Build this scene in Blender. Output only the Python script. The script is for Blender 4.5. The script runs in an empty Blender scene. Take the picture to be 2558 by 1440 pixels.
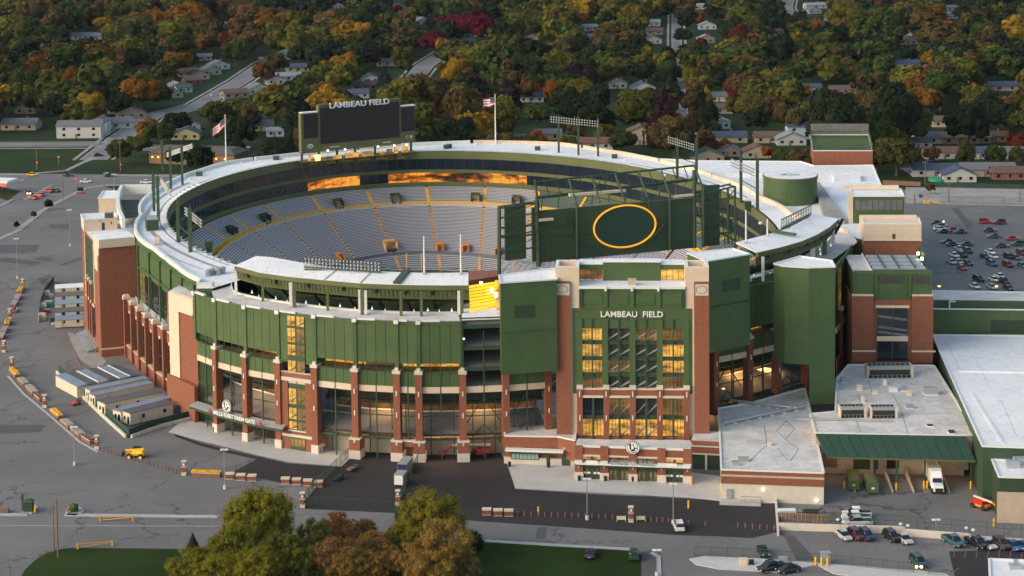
import bpy, math, random
import numpy as np
from mathutils import Vector, Matrix
random.seed(7); rng = np.random.default_rng(7)
S = bpy.context.scene
C = S.collection
# ------------------------------------------------------------------ camera
F = 4800.; PIT = math.radians(4.5); ROL = math.radians(0.63); H = 132.; PX, PY = 1279., 11.
cam = bpy.data.cameras.new('camera'); co = bpy.data.objects.new('camera', cam); C.objects.link(co)
co.matrix_world = Matrix.Translation((0, 0, H)) @ Matrix.Rotation(math.pi/2-PIT, 4, 'X') @ Matrix.Rotation(-ROL, 4, 'Z')
cam.sensor_fit = 'HORIZONTAL'; cam.sensor_width = 36; cam.lens = F/2558*36
cam.shift_y = (PY-720)/2558; cam.clip_start = 1; cam.clip_end = 8000
S.camera = co
FW = np.array([0, math.cos(PIT), -math.sin(PIT)]); U0 = np.array([0, math.sin(PIT), math.cos(PIT)]); R0 = np.array([1., 0, 0])
RT = R0*math.cos(ROL)-U0*math.sin(ROL); UP = R0*math.sin(ROL)+U0*math.cos(ROL)
# ------------------------------------------------------------------ world, sun, exposure
SUN_EL, SUN_AZ = math.radians(27), math.radians(246)      # azimuth clockwise from +Y: behind and left of the viewer
w = bpy.data.worlds.new('World'); S.world = w; w.use_nodes = True
nt = w.node_tree; bg = nt.nodes['Background']
sky = nt.nodes.new('ShaderNodeTexSky'); sky.sky_type = 'NISHITA'; sky.sun_disc = False
sky.sun_elevation = SUN_EL; sky.sun_rotation = SUN_AZ; sky.air_density = 1.2; sky.dust_density = 3.0; sky.ozone_density = 2.0
tn = nt.nodes.new('ShaderNodeVectorMath'); tn.operation = 'MULTIPLY'; tn.inputs[1].default_value = (1.06, 1.0, .87); nt.links.new(sky.outputs[0], tn.inputs[0]); nt.links.new(tn.outputs[0], bg.inputs[0]); bg.inputs[1].default_value = 0.15
sun = bpy.data.lights.new('sun', 'SUN'); sun.energy = .45; sun.angle = math.radians(50); sun.color = (1.0, 0.94, 0.82)
so = bpy.data.objects.new('sun', sun); C.objects.link(so)
sd = Vector((math.sin(SUN_AZ)*math.cos(SUN_EL), math.cos(SUN_AZ)*math.cos(SUN_EL), math.sin(SUN_EL)))
so.rotation_euler = sd.to_track_quat('Z', 'Y').to_euler()
S.view_settings.view_transform = 'Standard'; S.view_settings.look = 'None'; S.view_settings.gamma = 1
S.view_settings.use_curve_mapping = False; S.view_settings.exposure = 0.80
# ------------------------------------------------------------------ projection helpers (photo pixel -> place)
def W(x, y, z=0.):
    d = FW + RT*(x-PX)/F - UP*(y-PY)/F; t = (z-H)/d[2]; return np.array([0, 0, H])+d*t
def W2(x, y, z=0.): p = W(x, y, z); return (float(p[0]), float(p[1]))
def proj(p):
    d = np.array(p, float)-np.array([0, 0, H]); z = d@FW
    return PX+F*(d@RT)/z, PY-F*(d@UP)/z
def WD(x, y, D):
    d = FW + RT*(x-PX)/F - UP*(y-PY)/F; t = D/d[1]; return np.array([0, 0, H])+d*t
class VP:                      # an upright wall plane through two ground points
    def __init__(s, p0, p1):
        s.o = np.array(p0[:2], float); d = np.array(p1[:2], float)-s.o; s.L = float(np.hypot(*d)); s.u = d/s.L
        s.n = np.array([s.u[1], -s.u[0]])              # outward: to the right of the direction = towards the viewer
    def uz(s, x, y):
        d = FW + RT*(x-PX)/F - UP*(y-PY)/F; c = np.array([0., 0.])
        A = np.array([[d[0], -s.u[0]], [d[1], -s.u[1]]]); t, u = np.linalg.solve(A, s.o-c); return float(u), float(H+d[2]*t)
    def P(s, u, z, off=0.):
        q = s.o+s.u*u+s.n*off; return (float(q[0]), float(q[1]), float(z))
# ------------------------------------------------------------------ materials
M = {}
def mat(name, rgb, rough=.7, metal=0., nz=0., nscale=1., emit=None, es=0., spec=None, obj=False, bump=0., bscale=8., coat=0.):
    m = bpy.data.materials.new(name); m.use_nodes = True; t = m.node_tree; b = t.nodes['Principled BSDF']
    b.inputs['Base Color'].default_value = (*rgb, 1); b.inputs['Roughness'].default_value = rough; b.inputs['Metallic'].default_value = metal
    if spec is not None: b.inputs['Specular IOR Level'].default_value = spec
    if coat: b.inputs['Coat Weight'].default_value = coat
    if nz or bump:
        tc = t.nodes.new('ShaderNodeTexCoord'); ge = t.nodes.new('ShaderNodeNewGeometry')
        src = tc.outputs['Object'] if obj else ge.outputs['Position']
    if nz:
        n = t.nodes.new('ShaderNodeTexNoise'); n.inputs['Scale'].default_value = nscale; n.inputs['Detail'].default_value = 6; n.inputs['Roughness'].default_value = .65
        t.links.new(src, n.inputs['Vector'])
        mr = t.nodes.new('ShaderNodeMapRange'); mr.inputs[1].default_value = .3; mr.inputs[2].default_value = .7
        mr.inputs[3].default_value = 1-nz; mr.inputs[4].default_value = 1+nz; t.links.new(n.outputs[0], mr.inputs[0])
        n3 = t.nodes.new('ShaderNodeTexNoise'); n3.inputs['Scale'].default_value = nscale*7; n3.inputs['Detail'].default_value = 4; t.links.new(src, n3.inputs['Vector'])
        oi = t.nodes.new('ShaderNodeObjectInfo'); m2 = t.nodes.new('ShaderNodeMath'); m2.operation = 'MULTIPLY_ADD'; m2.inputs[1].default_value = nz*.9; m2.inputs[2].default_value = 1-nz*.45; t.links.new(oi.outputs['Random'], m2.inputs[0])
        m3 = t.nodes.new('ShaderNodeMath'); m3.operation = 'MULTIPLY'; t.links.new(m2.outputs[0], m3.inputs[0]); t.links.new(mr.outputs[0], m3.inputs[1])
        m4 = t.nodes.new('ShaderNodeMath'); m4.operation = 'MULTIPLY_ADD'; m4.inputs[1].default_value = nz*1.6; m4.inputs[2].default_value = 1-nz*.8; t.links.new(n3.outputs[0], m4.inputs[0]); m5 = t.nodes.new('ShaderNodeMath'); m5.operation = 'MULTIPLY'; t.links.new(m3.outputs[0], m5.inputs[0]); t.links.new(m4.outputs[0], m5.inputs[1])
        mx = t.nodes.new('ShaderNodeVectorMath'); mx.operation = 'SCALE'; mx.inputs[0].default_value = rgb
        t.links.new(m5.outputs[0], mx.inputs['Scale']); t.links.new(mx.outputs[0], b.inputs['Base Color'])
    if bump:
        n2 = t.nodes.new('ShaderNodeTexNoise'); n2.inputs['Scale'].default_value = bscale; n2.inputs['Detail'].default_value = 3; t.links.new(src, n2.inputs['Vector'])
        bp = t.nodes.new('ShaderNodeBump'); bp.inputs['Strength'].default_value = bump; t.links.new(n2.outputs[0], bp.inputs['Height']); t.links.new(bp.outputs[0], b.inputs['Normal'])
    if emit: b.inputs['Emission Color'].default_value = (*emit, 1); b.inputs['Emission Strength'].default_value = es
    M[name] = m; return m
mat('green', (.062, .108, .038), .6, nz=.13, nscale=.25)
mat('greendk', (.028, .052, .028), .6, nz=.12, nscale=.3)
mat('boardgreen', (.040, .068, .034), .6, nz=.12, nscale=.4)
mat('greenst', (.035, .070, .038), .5)
mat('olive', (.105, .118, .045), .65, nz=.08, nscale=.2)
mat('brick', (.245, .086, .048), .85, nz=.16, nscale=1.3, bump=.2, bscale=4)
mat('cream', (.66, .53, .41), .8, nz=.06, nscale=.6)
mat('creamdk', (.47, .38, .30), .8, nz=.1, nscale=.6)
mat('rail', (.72, .72, .70), .6)
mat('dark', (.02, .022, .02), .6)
mat('inner', (.06, .058, .05), .8, nz=.3, nscale=.4)
mat('innerwarm', (.16, .10, .06), .85, nz=.6, nscale=.5)
mat('slab', (.16, .16, .175), .8, nz=.2, nscale=.4)
mat('alu', (.56, .55, .60), .5, metal=.1)
mat('tread', (.27, .26, .28), .8)
mat('seatgreen', (.03, .10, .07), .5)
mat('gold', (.80, .43, .03), .6, nz=.15, nscale=1)
mat('aisle', (.66, .38, .15), .8, nz=.2, nscale=.8)
mat('yellow', (.80, .45, .02), .5)
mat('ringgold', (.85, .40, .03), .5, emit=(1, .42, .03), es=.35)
mat('ringgold2', (.60, .32, .05), .7)
mat('tan_', (.30, .17, .10), .9)
mat('roofbrown', (.10, .085, .08), .9, nz=.1, nscale=.3)
mat('flagred', (.5, .05, .06), .7)
mat('glassgreen', (.30, .42, .38), .2)
mat('orange', (.75, .22, .02), .5)
mat('red', (.5, .02, .02), .4)
mat('black', (.012, .012, .014), .35)
mat('screen', (.010, .009, .013), .5, nz=.1, nscale=1)
mat('white', (.8, .8, .8), .5)
mat('grey', (.30, .31, .32), .6)
mat('steel', (.45, .47, .48), .4, metal=.5)
mat('lampmetal', (.36, .38, .40), .35, metal=.5)
mat('concrete', (.45, .435, .43), .85, nz=.13, nscale=.12)
mat('curb', (.36, .37, .39), .85, nz=.1, nscale=1)
mat('plinth', (.60, .54, .47), .85, nz=.08, nscale=1)
mat('trailer', (.60, .54, .43), .7, nz=.06, nscale=1)
mat('trroof', (.20, .25, .34), .6, nz=.2, nscale=.4)
mat('trroofdk', (.10, .10, .115), .7, nz=.2, nscale=.4)
mat('screenfence', (.018, .055, .036), .7, nz=.15, nscale=1)
mat('glass', (.012, .017, .030), .12, spec=.6, nz=.25, nscale=.35)
mat('carglass', (.01, .013, .018), .08, spec=.7)
mat('tyre', (.015, .015, .015), .8)
mat('wood', (.22, .13, .09), .85, nz=.2, nscale=2)
mat('bark', (.10, .075, .055), .9)
mat('soil', (.07, .05, .035), .95)
mat('fieldgreen', (.05, .08, .02), .9, nz=.2, nscale=.1)
mat('flower', (.75, .42, .01), .8, nz=.3, nscale=6, obj=True)
mat('navy', (.015, .025, .12), .5)
mat('teal', (.04, .25, .17), .6)
mat('bush', (.05, .075, .02), .9, nz=.4, nscale=3)
mat('stone', (.22, .12, .09), .9)
mat('amberlamp', (.9, .5, .1), .5, emit=(1, .48, .08), es=3)
mat('whitelamp', (.9, .9, .9), .5, emit=(1, .86, .6), es=3)
mat('globe', (.8, .8, .8), .4, emit=(1, .95, .85), es=.5)
mat('redlamp', (.8, .02, .02), .5, emit=(1, .03, .03), es=2.5)
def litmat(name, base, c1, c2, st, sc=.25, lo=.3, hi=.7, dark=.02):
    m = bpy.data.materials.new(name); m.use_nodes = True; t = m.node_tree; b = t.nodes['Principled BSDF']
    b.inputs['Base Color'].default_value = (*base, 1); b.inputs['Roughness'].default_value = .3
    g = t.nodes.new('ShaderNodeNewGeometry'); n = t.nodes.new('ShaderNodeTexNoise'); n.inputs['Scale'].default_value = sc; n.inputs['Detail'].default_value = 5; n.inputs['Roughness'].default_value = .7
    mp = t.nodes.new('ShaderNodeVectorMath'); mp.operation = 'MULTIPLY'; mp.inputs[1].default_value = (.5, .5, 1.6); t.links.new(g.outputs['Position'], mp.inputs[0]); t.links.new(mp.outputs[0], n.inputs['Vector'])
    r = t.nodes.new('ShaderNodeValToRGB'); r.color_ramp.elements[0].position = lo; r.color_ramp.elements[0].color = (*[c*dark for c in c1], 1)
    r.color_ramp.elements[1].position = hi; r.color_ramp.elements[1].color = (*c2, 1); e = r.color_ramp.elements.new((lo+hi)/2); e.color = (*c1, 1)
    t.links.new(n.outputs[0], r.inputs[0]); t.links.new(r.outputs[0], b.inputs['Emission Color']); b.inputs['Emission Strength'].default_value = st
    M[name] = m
litmat('lit', (.3, .18, .05), (.40, .19, .035), (.78, .42, .08), .78, .5, .36, .64, .08)
litmat('litdim', (.12, .08, .04), (.12, .06, .015), (.40, .17, .02), .6, .4, .35, .7, .1)
litmat('painted_sunset', (.02, .015, .01), (.30, .07, .005), (.9, .33, .03), .66, .16, .44, .58, .02)  # suite glass: sunset reflection painted in as patchy orange emission
litmat('glow', (.5, .3, .02), (.95, .55, .01), (1, .70, .04), .66, .3, .3, .7, .8)
def pattern(name, rgb, kind, rough=.85):
    """roof membranes, asphalt and grass: colour, stains, seams and cracks"""
    m = bpy.data.materials.new(name); m.use_nodes = True; t = m.node_tree; b = t.nodes['Principled BSDF']; b.inputs['Roughness'].default_value = rough; b.inputs['Specular IOR Level'].default_value = .5 if kind == 'roof' else .12
    L = t.links.new; N = t.nodes.new
    g = N('ShaderNodeNewGeometry')
    def noise(sc, det=5, ro=.6):
        n = N('ShaderNodeTexNoise'); n.inputs['Scale'].default_value = sc; n.inputs['Detail'].default_value = det; n.inputs['Roughness'].default_value = ro; L(g.outputs['Position'], n.inputs['Vector']); return n
    def mr(src, a, b2, c, d):
        x = N('ShaderNodeMapRange'); x.inputs[1].default_value = a; x.inputs[2].default_value = b2; x.inputs[3].default_value = c; x.inputs[4].default_value = d; L(src, x.inputs[0]); return x.outputs[0]
    def mul(a, b2):
        x = N('ShaderNodeMath'); x.operation = 'MULTIPLY'; L(a, x.inputs[0]); L(b2, x.inputs[1]); return x.outputs[0]
    if kind == 'roof':
        f = mul(mr(noise(.06).outputs[0], .3, .7, .90, 1.06), mr(noise(.45, 6, .8).outputs[0], .30, .48, .72, 1.0))
        w_ = N('ShaderNodeTexWave'); w_.wave_type = 'BANDS'; w_.bands_direction = 'X'; w_.inputs['Scale'].default_value = .11; w_.inputs['Distortion'].default_value = .2; L(g.outputs['Position'], w_.inputs['Vector'])
        f = mul(f, mr(w_.outputs[0], .0, .012, .88, 1.0))
    elif kind == 'asphalt':
        f = mul(mr(noise(.035, 6, .6).outputs[0], .3, .7, .82, 1.14), mr(noise(1.4, 4, .8).outputs[0], .3, .7, .88, 1.12))
        v = N('ShaderNodeTexVoronoi'); v.feature = 'DISTANCE_TO_EDGE'; v.inputs['Scale'].default_value = .055
        wn = noise(.25, 4); ad = N('ShaderNodeVectorMath'); ad.operation = 'MULTIPLY_ADD'; L(wn.outputs['Color'], ad.inputs[0]); ad.inputs[1].default_value = (9, 9, 0); L(g.outputs['Position'], ad.inputs[2]); L(ad.outputs[0], v.inputs['Vector'])
        cr = mr(v.outputs['Distance'], .0, .018, .45, 1.0)
        mk = mr(noise(.03, 2).outputs[0], .42, .55, 0, 1)
        x = N('ShaderNodeMix'); x.inputs[2].default_value = 1.; L(mk, x.inputs[0]); L(cr, x.inputs[3]); f = mul(f, x.outputs[0])
    elif kind == 'tar':
        f = mul(mr(noise(.05).outputs[0], .3, .7, .85, 1.2), mr(noise(2.).outputs[0], .3, .7, .9, 1.1))
    elif kind == 'stain':
        f = mul(mr(noise(.13, 7, .75).outputs[0], .32, .6, .72, 1.08), mr(noise(.8, 6, .75).outputs[0], .3, .55, .82, 1.05))
    elif kind == 'grass':
        f = mul(mr(noise(.05).outputs[0], .3, .7, .65, 1.3), mr(noise(1.5, 5, .8).outputs[0], .3, .7, .75, 1.25))
    sc = N('ShaderNodeVectorMath'); sc.operation = 'SCALE'; sc.inputs[0].default_value = rgb; L(f, sc.inputs['Scale']); L(sc.outputs[0], b.inputs['Base Color'])
    M[name] = m
pattern('roof', (.76, .77, .80), 'roof'); pattern('roofold', (.60, .575, .56), 'stain'); pattern('roofgrey', (.60, .59, .58), 'stain')
pattern('asphalt', (.172, .168, .170), 'asphalt'); pattern('asphaltnew', (.042, .038, .041), 'tar'); pattern('asphaltmid', (.105, .10, .108), 'tar')
pattern('grass', (.020, .038, .006), 'grass'); pattern('yard', (.020, .036, .010), 'grass'); pattern('street', (.20, .19, .20), 'tar')
pattern('walk', (.33, .31, .30), 'stain'); pattern('field', (.05, .08, .02), 'grass')
hm = bpy.data.materials.new('haze'); hm.use_nodes = True; hm.node_tree.nodes.remove(hm.node_tree.nodes['Principled BSDF']); vo = hm.node_tree.nodes.new('ShaderNodeVolumePrincipled')
vo.inputs['Color'].default_value = (.62, .78, 1, 1); vo.inputs['Density'].default_value = .000013; hm.node_tree.links.new(vo.outputs[0], hm.node_tree.nodes['Material Output'].inputs['Volume']); M['haze'] = hm
# foliage: colour from the object (single trees) or from the point attribute (far wood)
def foliage(name, far):
    m = bpy.data.materials.new(name); m.use_nodes = True; t = m.node_tree; b = t.nodes['Principled BSDF']; b.inputs['Roughness'].default_value = .9; b.inputs['Specular IOR Level'].default_value = .15
    if far: a = t.nodes.new('ShaderNodeAttribute'); a.attribute_name = 'tint'; src = a.outputs['Color']
    else: a = t.nodes.new('ShaderNodeObjectInfo'); src = a.outputs['Color']
    v = t.nodes.new('ShaderNodeAttribute'); v.attribute_name = 'leaf'
    x = t.nodes.new('ShaderNodeVectorMath'); x.operation = 'MULTIPLY'; t.links.new(src, x.inputs[0]); t.links.new(v.outputs['Color'], x.inputs[1])
    t.links.new(x.outputs[0], b.inputs['Base Color'])
    tr = t.nodes.new('ShaderNodeBsdfTranslucent'); t.links.new(x.outputs[0], tr.inputs[0]); mx = t.nodes.new('ShaderNodeMixShader'); mx.inputs[0].default_value = .35
    t.links.new(b.outputs[0], mx.inputs[1]); t.links.new(tr.outputs[0], mx.inputs[2]); t.links.new(mx.outputs[0], t.nodes['Material Output'].inputs[0]); M[name] = m
foliage('foliage', False); foliage('foliagefar', True)
# object colour paint for vehicles and house walls
def paintmat(name, rough, coat):
    m = bpy.data.materials.new(name); m.use_nodes = True; t = m.node_tree; b = t.nodes['Principled BSDF']
    a = t.nodes.new('ShaderNodeObjectInfo'); t.links.new(a.outputs['Color'], b.inputs['Base Color']); b.inputs['Roughness'].default_value = rough; b.inputs['Coat Weight'].default_value = coat; M[name] = m
paintmat('paint', .35, .5); paintmat('matt', .85, 0)
# ------------------------------------------------------------------ object helpers
def tag(o, label=None, cat=None, group=None, kind=None):
    if label: o['label'] = label
    if cat: o['category'] = cat
    if group: o['group'] = group
    if kind: o['kind'] = kind
    return o
def thing(name, label, cat, loc=(0, 0, 0), group=None, rz=0.):
    o = bpy.data.objects.new(name, None); C.objects.link(o); o.location = [float(a) for a in loc[:2]]+[float(loc[2]) if len(loc) > 2 else 0.]; o.rotation_euler = (0, 0, rz)
    o.empty_display_size = .5
    return tag(o, label, cat, group)
def origin(o):
    v = Vector((0, 0, 0))
    while o is not None: v = v+o.location; o = o.parent
    return v
class MB:
    def __init__(s): s.v = []; s.f = []
    def add(s, vs, fs):
        k = len(s.v); s.v += [tuple(map(float, v)) for v in vs]; s.f += [tuple(i+k for i in f) for f in fs]; return s
    def hexa(s, b, t):      # bottom and top rings of equal length
        n = len(b); return s.add(list(b)+list(t), [tuple(range(n-1, -1, -1)), tuple(range(n, 2*n))]+[(i, (i+1) % n, n+(i+1) % n, n+i) for i in range(n)])
    def prism(s, poly, z0, z1, z1b=None):
        return s.hexa([(p[0], p[1], z0) for p in poly], [(p[0], p[1], z1) for p in poly])
    def box(s, x0, y0, z0, x1, y1, z1): return s.prism([(x0, y0), (x1, y0), (x1, y1), (x0, y1)], z0, z1)
    def cbox(s, c, sz, rz=0.):
        ca, sa = math.cos(rz), math.sin(rz); hx, hy = sz[0]/2, sz[1]/2
        return s.prism([(c[0]+a*ca-b*sa, c[1]+a*sa+b*ca) for a, b in ((-hx, -hy), (hx, -hy), (hx, hy), (-hx, hy))], c[2], c[2]+sz[2])
    def sheet(s, poly, z): return s.add([(p[0], p[1], z) for p in poly], [tuple(range(len(poly)))])
    def quad(s, a, b, c, d): return s.add([a, b, c, d], [(0, 1, 2, 3)])
    def tube(s, a, b, r, r2=None, n=6):
        a = Vector([float(x) for x in a]); b = Vector([float(x) for x in b]); d = (b-a).normalized(); x = d.orthogonal().normalized(); y = d.cross(x); r2 = r if r2 is None else r2
        A = [a+(x*math.cos(2*math.pi*i/n)+y*math.sin(2*math.pi*i/n))*r for i in range(n)]; B = [b+(x*math.cos(2*math.pi*i/n)+y*math.sin(2*math.pi*i/n))*r2 for i in range(n)]
        return s.hexa(A, B)
    def beam(s, a, b, w, h):     # box beam between two points
        a = Vector([float(x) for x in a]); b = Vector([float(x) for x in b]); d = (b-a).normalized(); x = d.cross(Vector((0, 0, 1)))
        x = Vector((1, 0, 0)) if x.length < 1e-3 else x.normalized(); y = x.cross(d).normalized(); x = x*w/2; y = y*h/2
        return s.hexa([a-x-y, a+x-y, a+x+y, a-x+y], [b-x-y, b+x-y, b+x+y, b-x+y])
    def cyl(s, c, r, z0, z1, n=16, r2=None):
        r2 = r if r2 is None else r2
        return s.hexa([(c[0]+r*math.cos(2*math.pi*i/n), c[1]+r*math.sin(2*math.pi*i/n), z0) for i in range(n)], [(c[0]+r2*math.cos(2*math.pi*i/n), c[1]+r2*math.sin(2*math.pi*i/n), z1) for i in range(n)])
    def ball(s, c, r, n=8, k=5, sz=1., jit=0.):
        vs = []; fs = []
        for j in range(k+1):
            a = math.pi*j/k
            for i in range(n):
                q = r*(1+jit*random.uniform(-1, 1)); b = 2*math.pi*i/n; vs.append((c[0]+q*math.sin(a)*math.cos(b), c[1]+q*math.sin(a)*math.sin(b), c[2]+q*sz*math.cos(a)))
        for j in range(k):
            for i in range(n): fs.append((j*n+i, (j+1)*n+i, (j+1)*n+(i+1) % n, j*n+(i+1) % n))
        return s.add(vs, fs)
    def vrect(s, pl, u0, z0, u1, z1, off, th):    # box on an upright plane, outer face at off
        a = [pl.P(u0, z0, off), pl.P(u1, z0, off), pl.P(u1, z0, off-th), pl.P(u0, z0, off-th)]
        return s.hexa(a, [(p[0], p[1], z1) for p in a])
    def build(s, name, m, parent=None, label=None, kind=None, color=None, smooth=False):
        o_ = origin(parent); me = bpy.data.meshes.new(name); me.from_pydata([(v[0]-o_.x, v[1]-o_.y, v[2]-o_.z) for v in s.v], [], s.f); me.validate()
        ms = m if isinstance(m, (list, tuple)) else [m]
        for q in ms: me.materials.append(M[q])
        ob = bpy.data.objects.new(name, me); C.objects.link(ob)
        if parent is not None: ob.parent = parent
        if label: ob['label'] = label
        if kind: ob['kind'] = kind
        if color: ob.color = (*color, 1)
        if smooth:
            for p in me.polygons: p.use_smooth = True
        return ob
def fix_normals(ob):
    import bmesh
    bm = bmesh.new(); bm.from_mesh(ob.data); bmesh.ops.recalc_face_normals(bm, faces=bm.faces); bm.to_mesh(ob.data); bm.free(); return ob
def kids(o, cache={}):
    return list(o.children)
def dup(root, loc, rz=0., label=None, group=None, color=None, names=('body',), sc=None, tree=None):
    r = root.copy(); C.objects.link(r); r.location = [float(a) for a in loc]; r.rotation_euler = (0, 0, rz)
    if sc: r.scale = (sc, sc, sc) if not isinstance(sc, tuple) else sc
    if label: r['label'] = label
    if group: r['group'] = group
    if color and root.type == 'MESH': r.color = (*color, 1)
    for ch, gr in (tree or [(c, list(c.children)) for c in root.children]):
        c = ch.copy(); C.objects.link(c); c.parent = r
        if color and any(ch.name.split('.')[0] == n for n in names): c.color = (*color, 1)
        for g in gr: d = g.copy(); C.objects.link(d); d.parent = c
    return r
def text(name, s, pl, u, z, h, off, m, parent, width=None, ext=.12, slant=0.):
    cu = bpy.data.curves.new(name, 'FONT'); cu.body = s; cu.size = 1; cu.extrude = ext/2; cu.align_x = 'CENTER'; cu.offset = .015
    to = bpy.data.objects.new(name+'_tmp', cu); me = bpy.data.meshes.new_from_object(to); bpy.data.objects.remove(to); bpy.data.curves.remove(cu)
    xs = [v.co.x for v in me.vertices]; w0 = max(xs)-min(xs); ys = [v.co.y for v in me.vertices]; hh = max(ys)-min(ys); kx = (width/w0) if width else h/hh; kz = h/hh; mid = (max(xs)+min(xs))/2
    o_ = origin(parent)
    for v in me.vertices:
        p = pl.P(u+(v.co.x-mid)*kx, z+v.co.y*kz, off+v.co.z); v.co = (p[0]-o_.x, p[1]-o_.y, p[2]-o_.z)
    me.materials.append(M[m]); ob = bpy.data.objects.new(name, me); C.objects.link(ob)
    if parent is not None: ob.parent = parent
    return ob
def struct(name, poly, z, m):
    o = MB().sheet(poly, z).build(name, m); o['kind'] = 'structure'; return o
def pxs(pts, z=0.): return [W2(x, y, z) for x, y in pts]
# ================================================================== ground
struct('ground', [(-880, -20), (880, -20), (880, 2280), (-880, 2280)], -.02, 'yard')
struct('parking_lot', pxs([(-500, 426), (230, 436), (640, 436), (760, 470), (1500, 480), (2230, 470), (2260, 474), (2900, 484), (3300, 1700), (-900, 1700)]), 0, 'asphalt')
struct('parking_lot', pxs([(2262, 508), (2900, 520), (2900, 474), (2262, 468)]), .004, 'walk')
for pts in ([(-60, 375), (228, 372), (250, 383), (160, 424), (60, 432), (-60, 434)], [(0, 466), (52, 478), (20, 502), (-30, 486)],
            [(262, 468), (278, 464), (330, 462), (300, 476)], [(40, 1460), (62, 1425), (85, 1402), (110, 1385), (140, 1374), (175, 1369), (300, 1370), (470, 1372), (800, 1372), (1100, 1362), (1200, 1354), (1590, 1377), (1602, 1388), (1602, 1600), (-40, 1600)]):
    struct('lawn', pxs(pts), .008, 'grass')
A_NEW = [(432, 1083), (500, 1106), (560, 1122), (640, 1140), (720, 1158), (850, 1167), (882, 1128), (1000, 1110), (1250, 1110), (1262, 1150), (1288, 1222), (1500, 1236), (1720, 1246), (1806, 1252), (1936, 1256), (1941, 1330), (1880, 1345), (1790, 1340), (1700, 1338), (1450, 1320), (1200, 1303), (1000, 1283), (745, 1271), (800, 1205), (705, 1208), (580, 1180), (640, 1148), (560, 1130), (500, 1114), (440, 1092)]
struct('road', pxs(A_NEW), .008, 'asphaltnew')
struct('road', pxs([(2370, 1378), (2558, 1372), (2600, 1372), (2600, 1500), (2400, 1500), (2385, 1440)]), .008, 'asphaltnew')
struct('road', pxs([(1602, 1380), (1650, 1370), (1650, 1500), (1602, 1500)]), .012, 'asphaltmid')
for p in ([(0, 612), (100, 612), (90, 632), (0, 634)], [(0, 646), (20, 644), (105, 655), (95, 663), (0, 655)], [(78, 648), (105, 642), (134, 646), (122, 654)], [(148, 662), (200, 643), (205, 648), (158, 664)], [(120, 562), (175, 560), (172, 572), (130, 572)],
          [(2378, 522), (2392, 520), (2432, 562), (2416, 572)], [(0, 1062), (115, 1062), (100, 1080), (0, 1084)], [(1342, 1318), (1368, 1318), (1362, 1347), (1338, 1346)], [(1955, 1335), (1985, 1340), (2040, 1400), (1990, 1400)], [(2382, 1350), (2460, 1365), (2520, 1378), (2420, 1372)]):
    struct('road', pxs(p), .010, 'asphaltmid')
struct('forecourt', pxs([(420, 1080), (470, 1040), (540, 1070), (700, 1100), (900, 1118), (893, 1130), (884, 1136), (853, 1166), (720, 1155), (640, 1137), (560, 1116), (500, 1102)]), .016, 'concrete')
struct('forecourt', pxs([(1250, 1130), (1450, 1160), (1725, 1180), (1800, 1190), (1806, 1253), (1720, 1244), (1500, 1232), (1287, 1221), (1270, 1166)]), .016, 'concrete')
struct('forecourt', pxs([(1792, 1240), (1940, 1238), (1940, 1258), (1800, 1258)]), .020, 'concrete')
struct('forecourt', pxs([(170, 830), (235, 850), (265, 905), (240, 925), (200, 900), (170, 850)]), .012, 'walk')
def strip(name, pts, w_, z0, z1, m, lab=None, cat=None, grp=None):
    """a low kerb or wall following a line of ground pixels"""
    P = pxs(pts); b = MB()
    for a, c in zip(P[:-1], P[1:]): b.beam((a[0], a[1], (z0+z1)/2), (c[0], c[1], (z0+z1)/2), w_, z1-z0)
    o = b.build(name, m)
    if cat: tag(o, lab, cat, grp)
    else: o['kind'] = 'structure'
    return o
strip('kerb', [(-60, 1287), (70, 1287)], 1.3, 0, .16, 'curb'); strip('kerb', [(165, 1288), (545, 1292)], 1.3, 0, .16, 'curb')
strip('kerb', [(1190, 1351), (1400, 1364), (1588, 1374)], 1.0, 0, .15, 'curb')
strip('kerb', [(1628, 1382), (1645, 1392), (1650, 1500)], .8, 0, .15, 'curb')
strip('kerb', [(-60, 1313), (560, 1315)], .3, 0, .03, 'walk')
strip('kerb', [(2270, 508), (2700, 518)], .5, 0, .15, 'curb')
strip('kerb', [(170, 838), (172, 852), (202, 915)], .35, 0, .12, 'stone')
strip('kerb', [(1938, 1255), (1944, 1340)], .4, 0, 1.0, 'plinth')
islets = [[(1722, 1398), (1760, 1391), (1900, 1397), (2100, 1412), (2360, 1434), (2420, 1470), (2300, 1470), (2080, 1434), (2040, 1412), (1960, 1432), (1800, 1424), (1738, 1412)]]
for pl_ in islets:
    MB().prism(pxs(pl_), 0, .15).build('pavement', 'concrete')['kind'] = 'structure'
for k_, (pts, w_) in enumerate((([(-60, 436), (60, 436), (165, 427), (252, 385)], 2.2), ([(262, 432), (300, 439), (640, 443)], 2.2), ([(-60, 622), (40, 580), (110, 524), (168, 494), (215, 471), (262, 464), (640, 458)], 2.4), ([(-60, 520), (0, 516), (30, 500)], 1.6), ([(-60, 372), (228, 371)], 1.6), ([(-60, 448), (60, 449)], .8))): strip('kerb', pts, w_, 0, .1+.01*k_, 'walk')
pass
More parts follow.
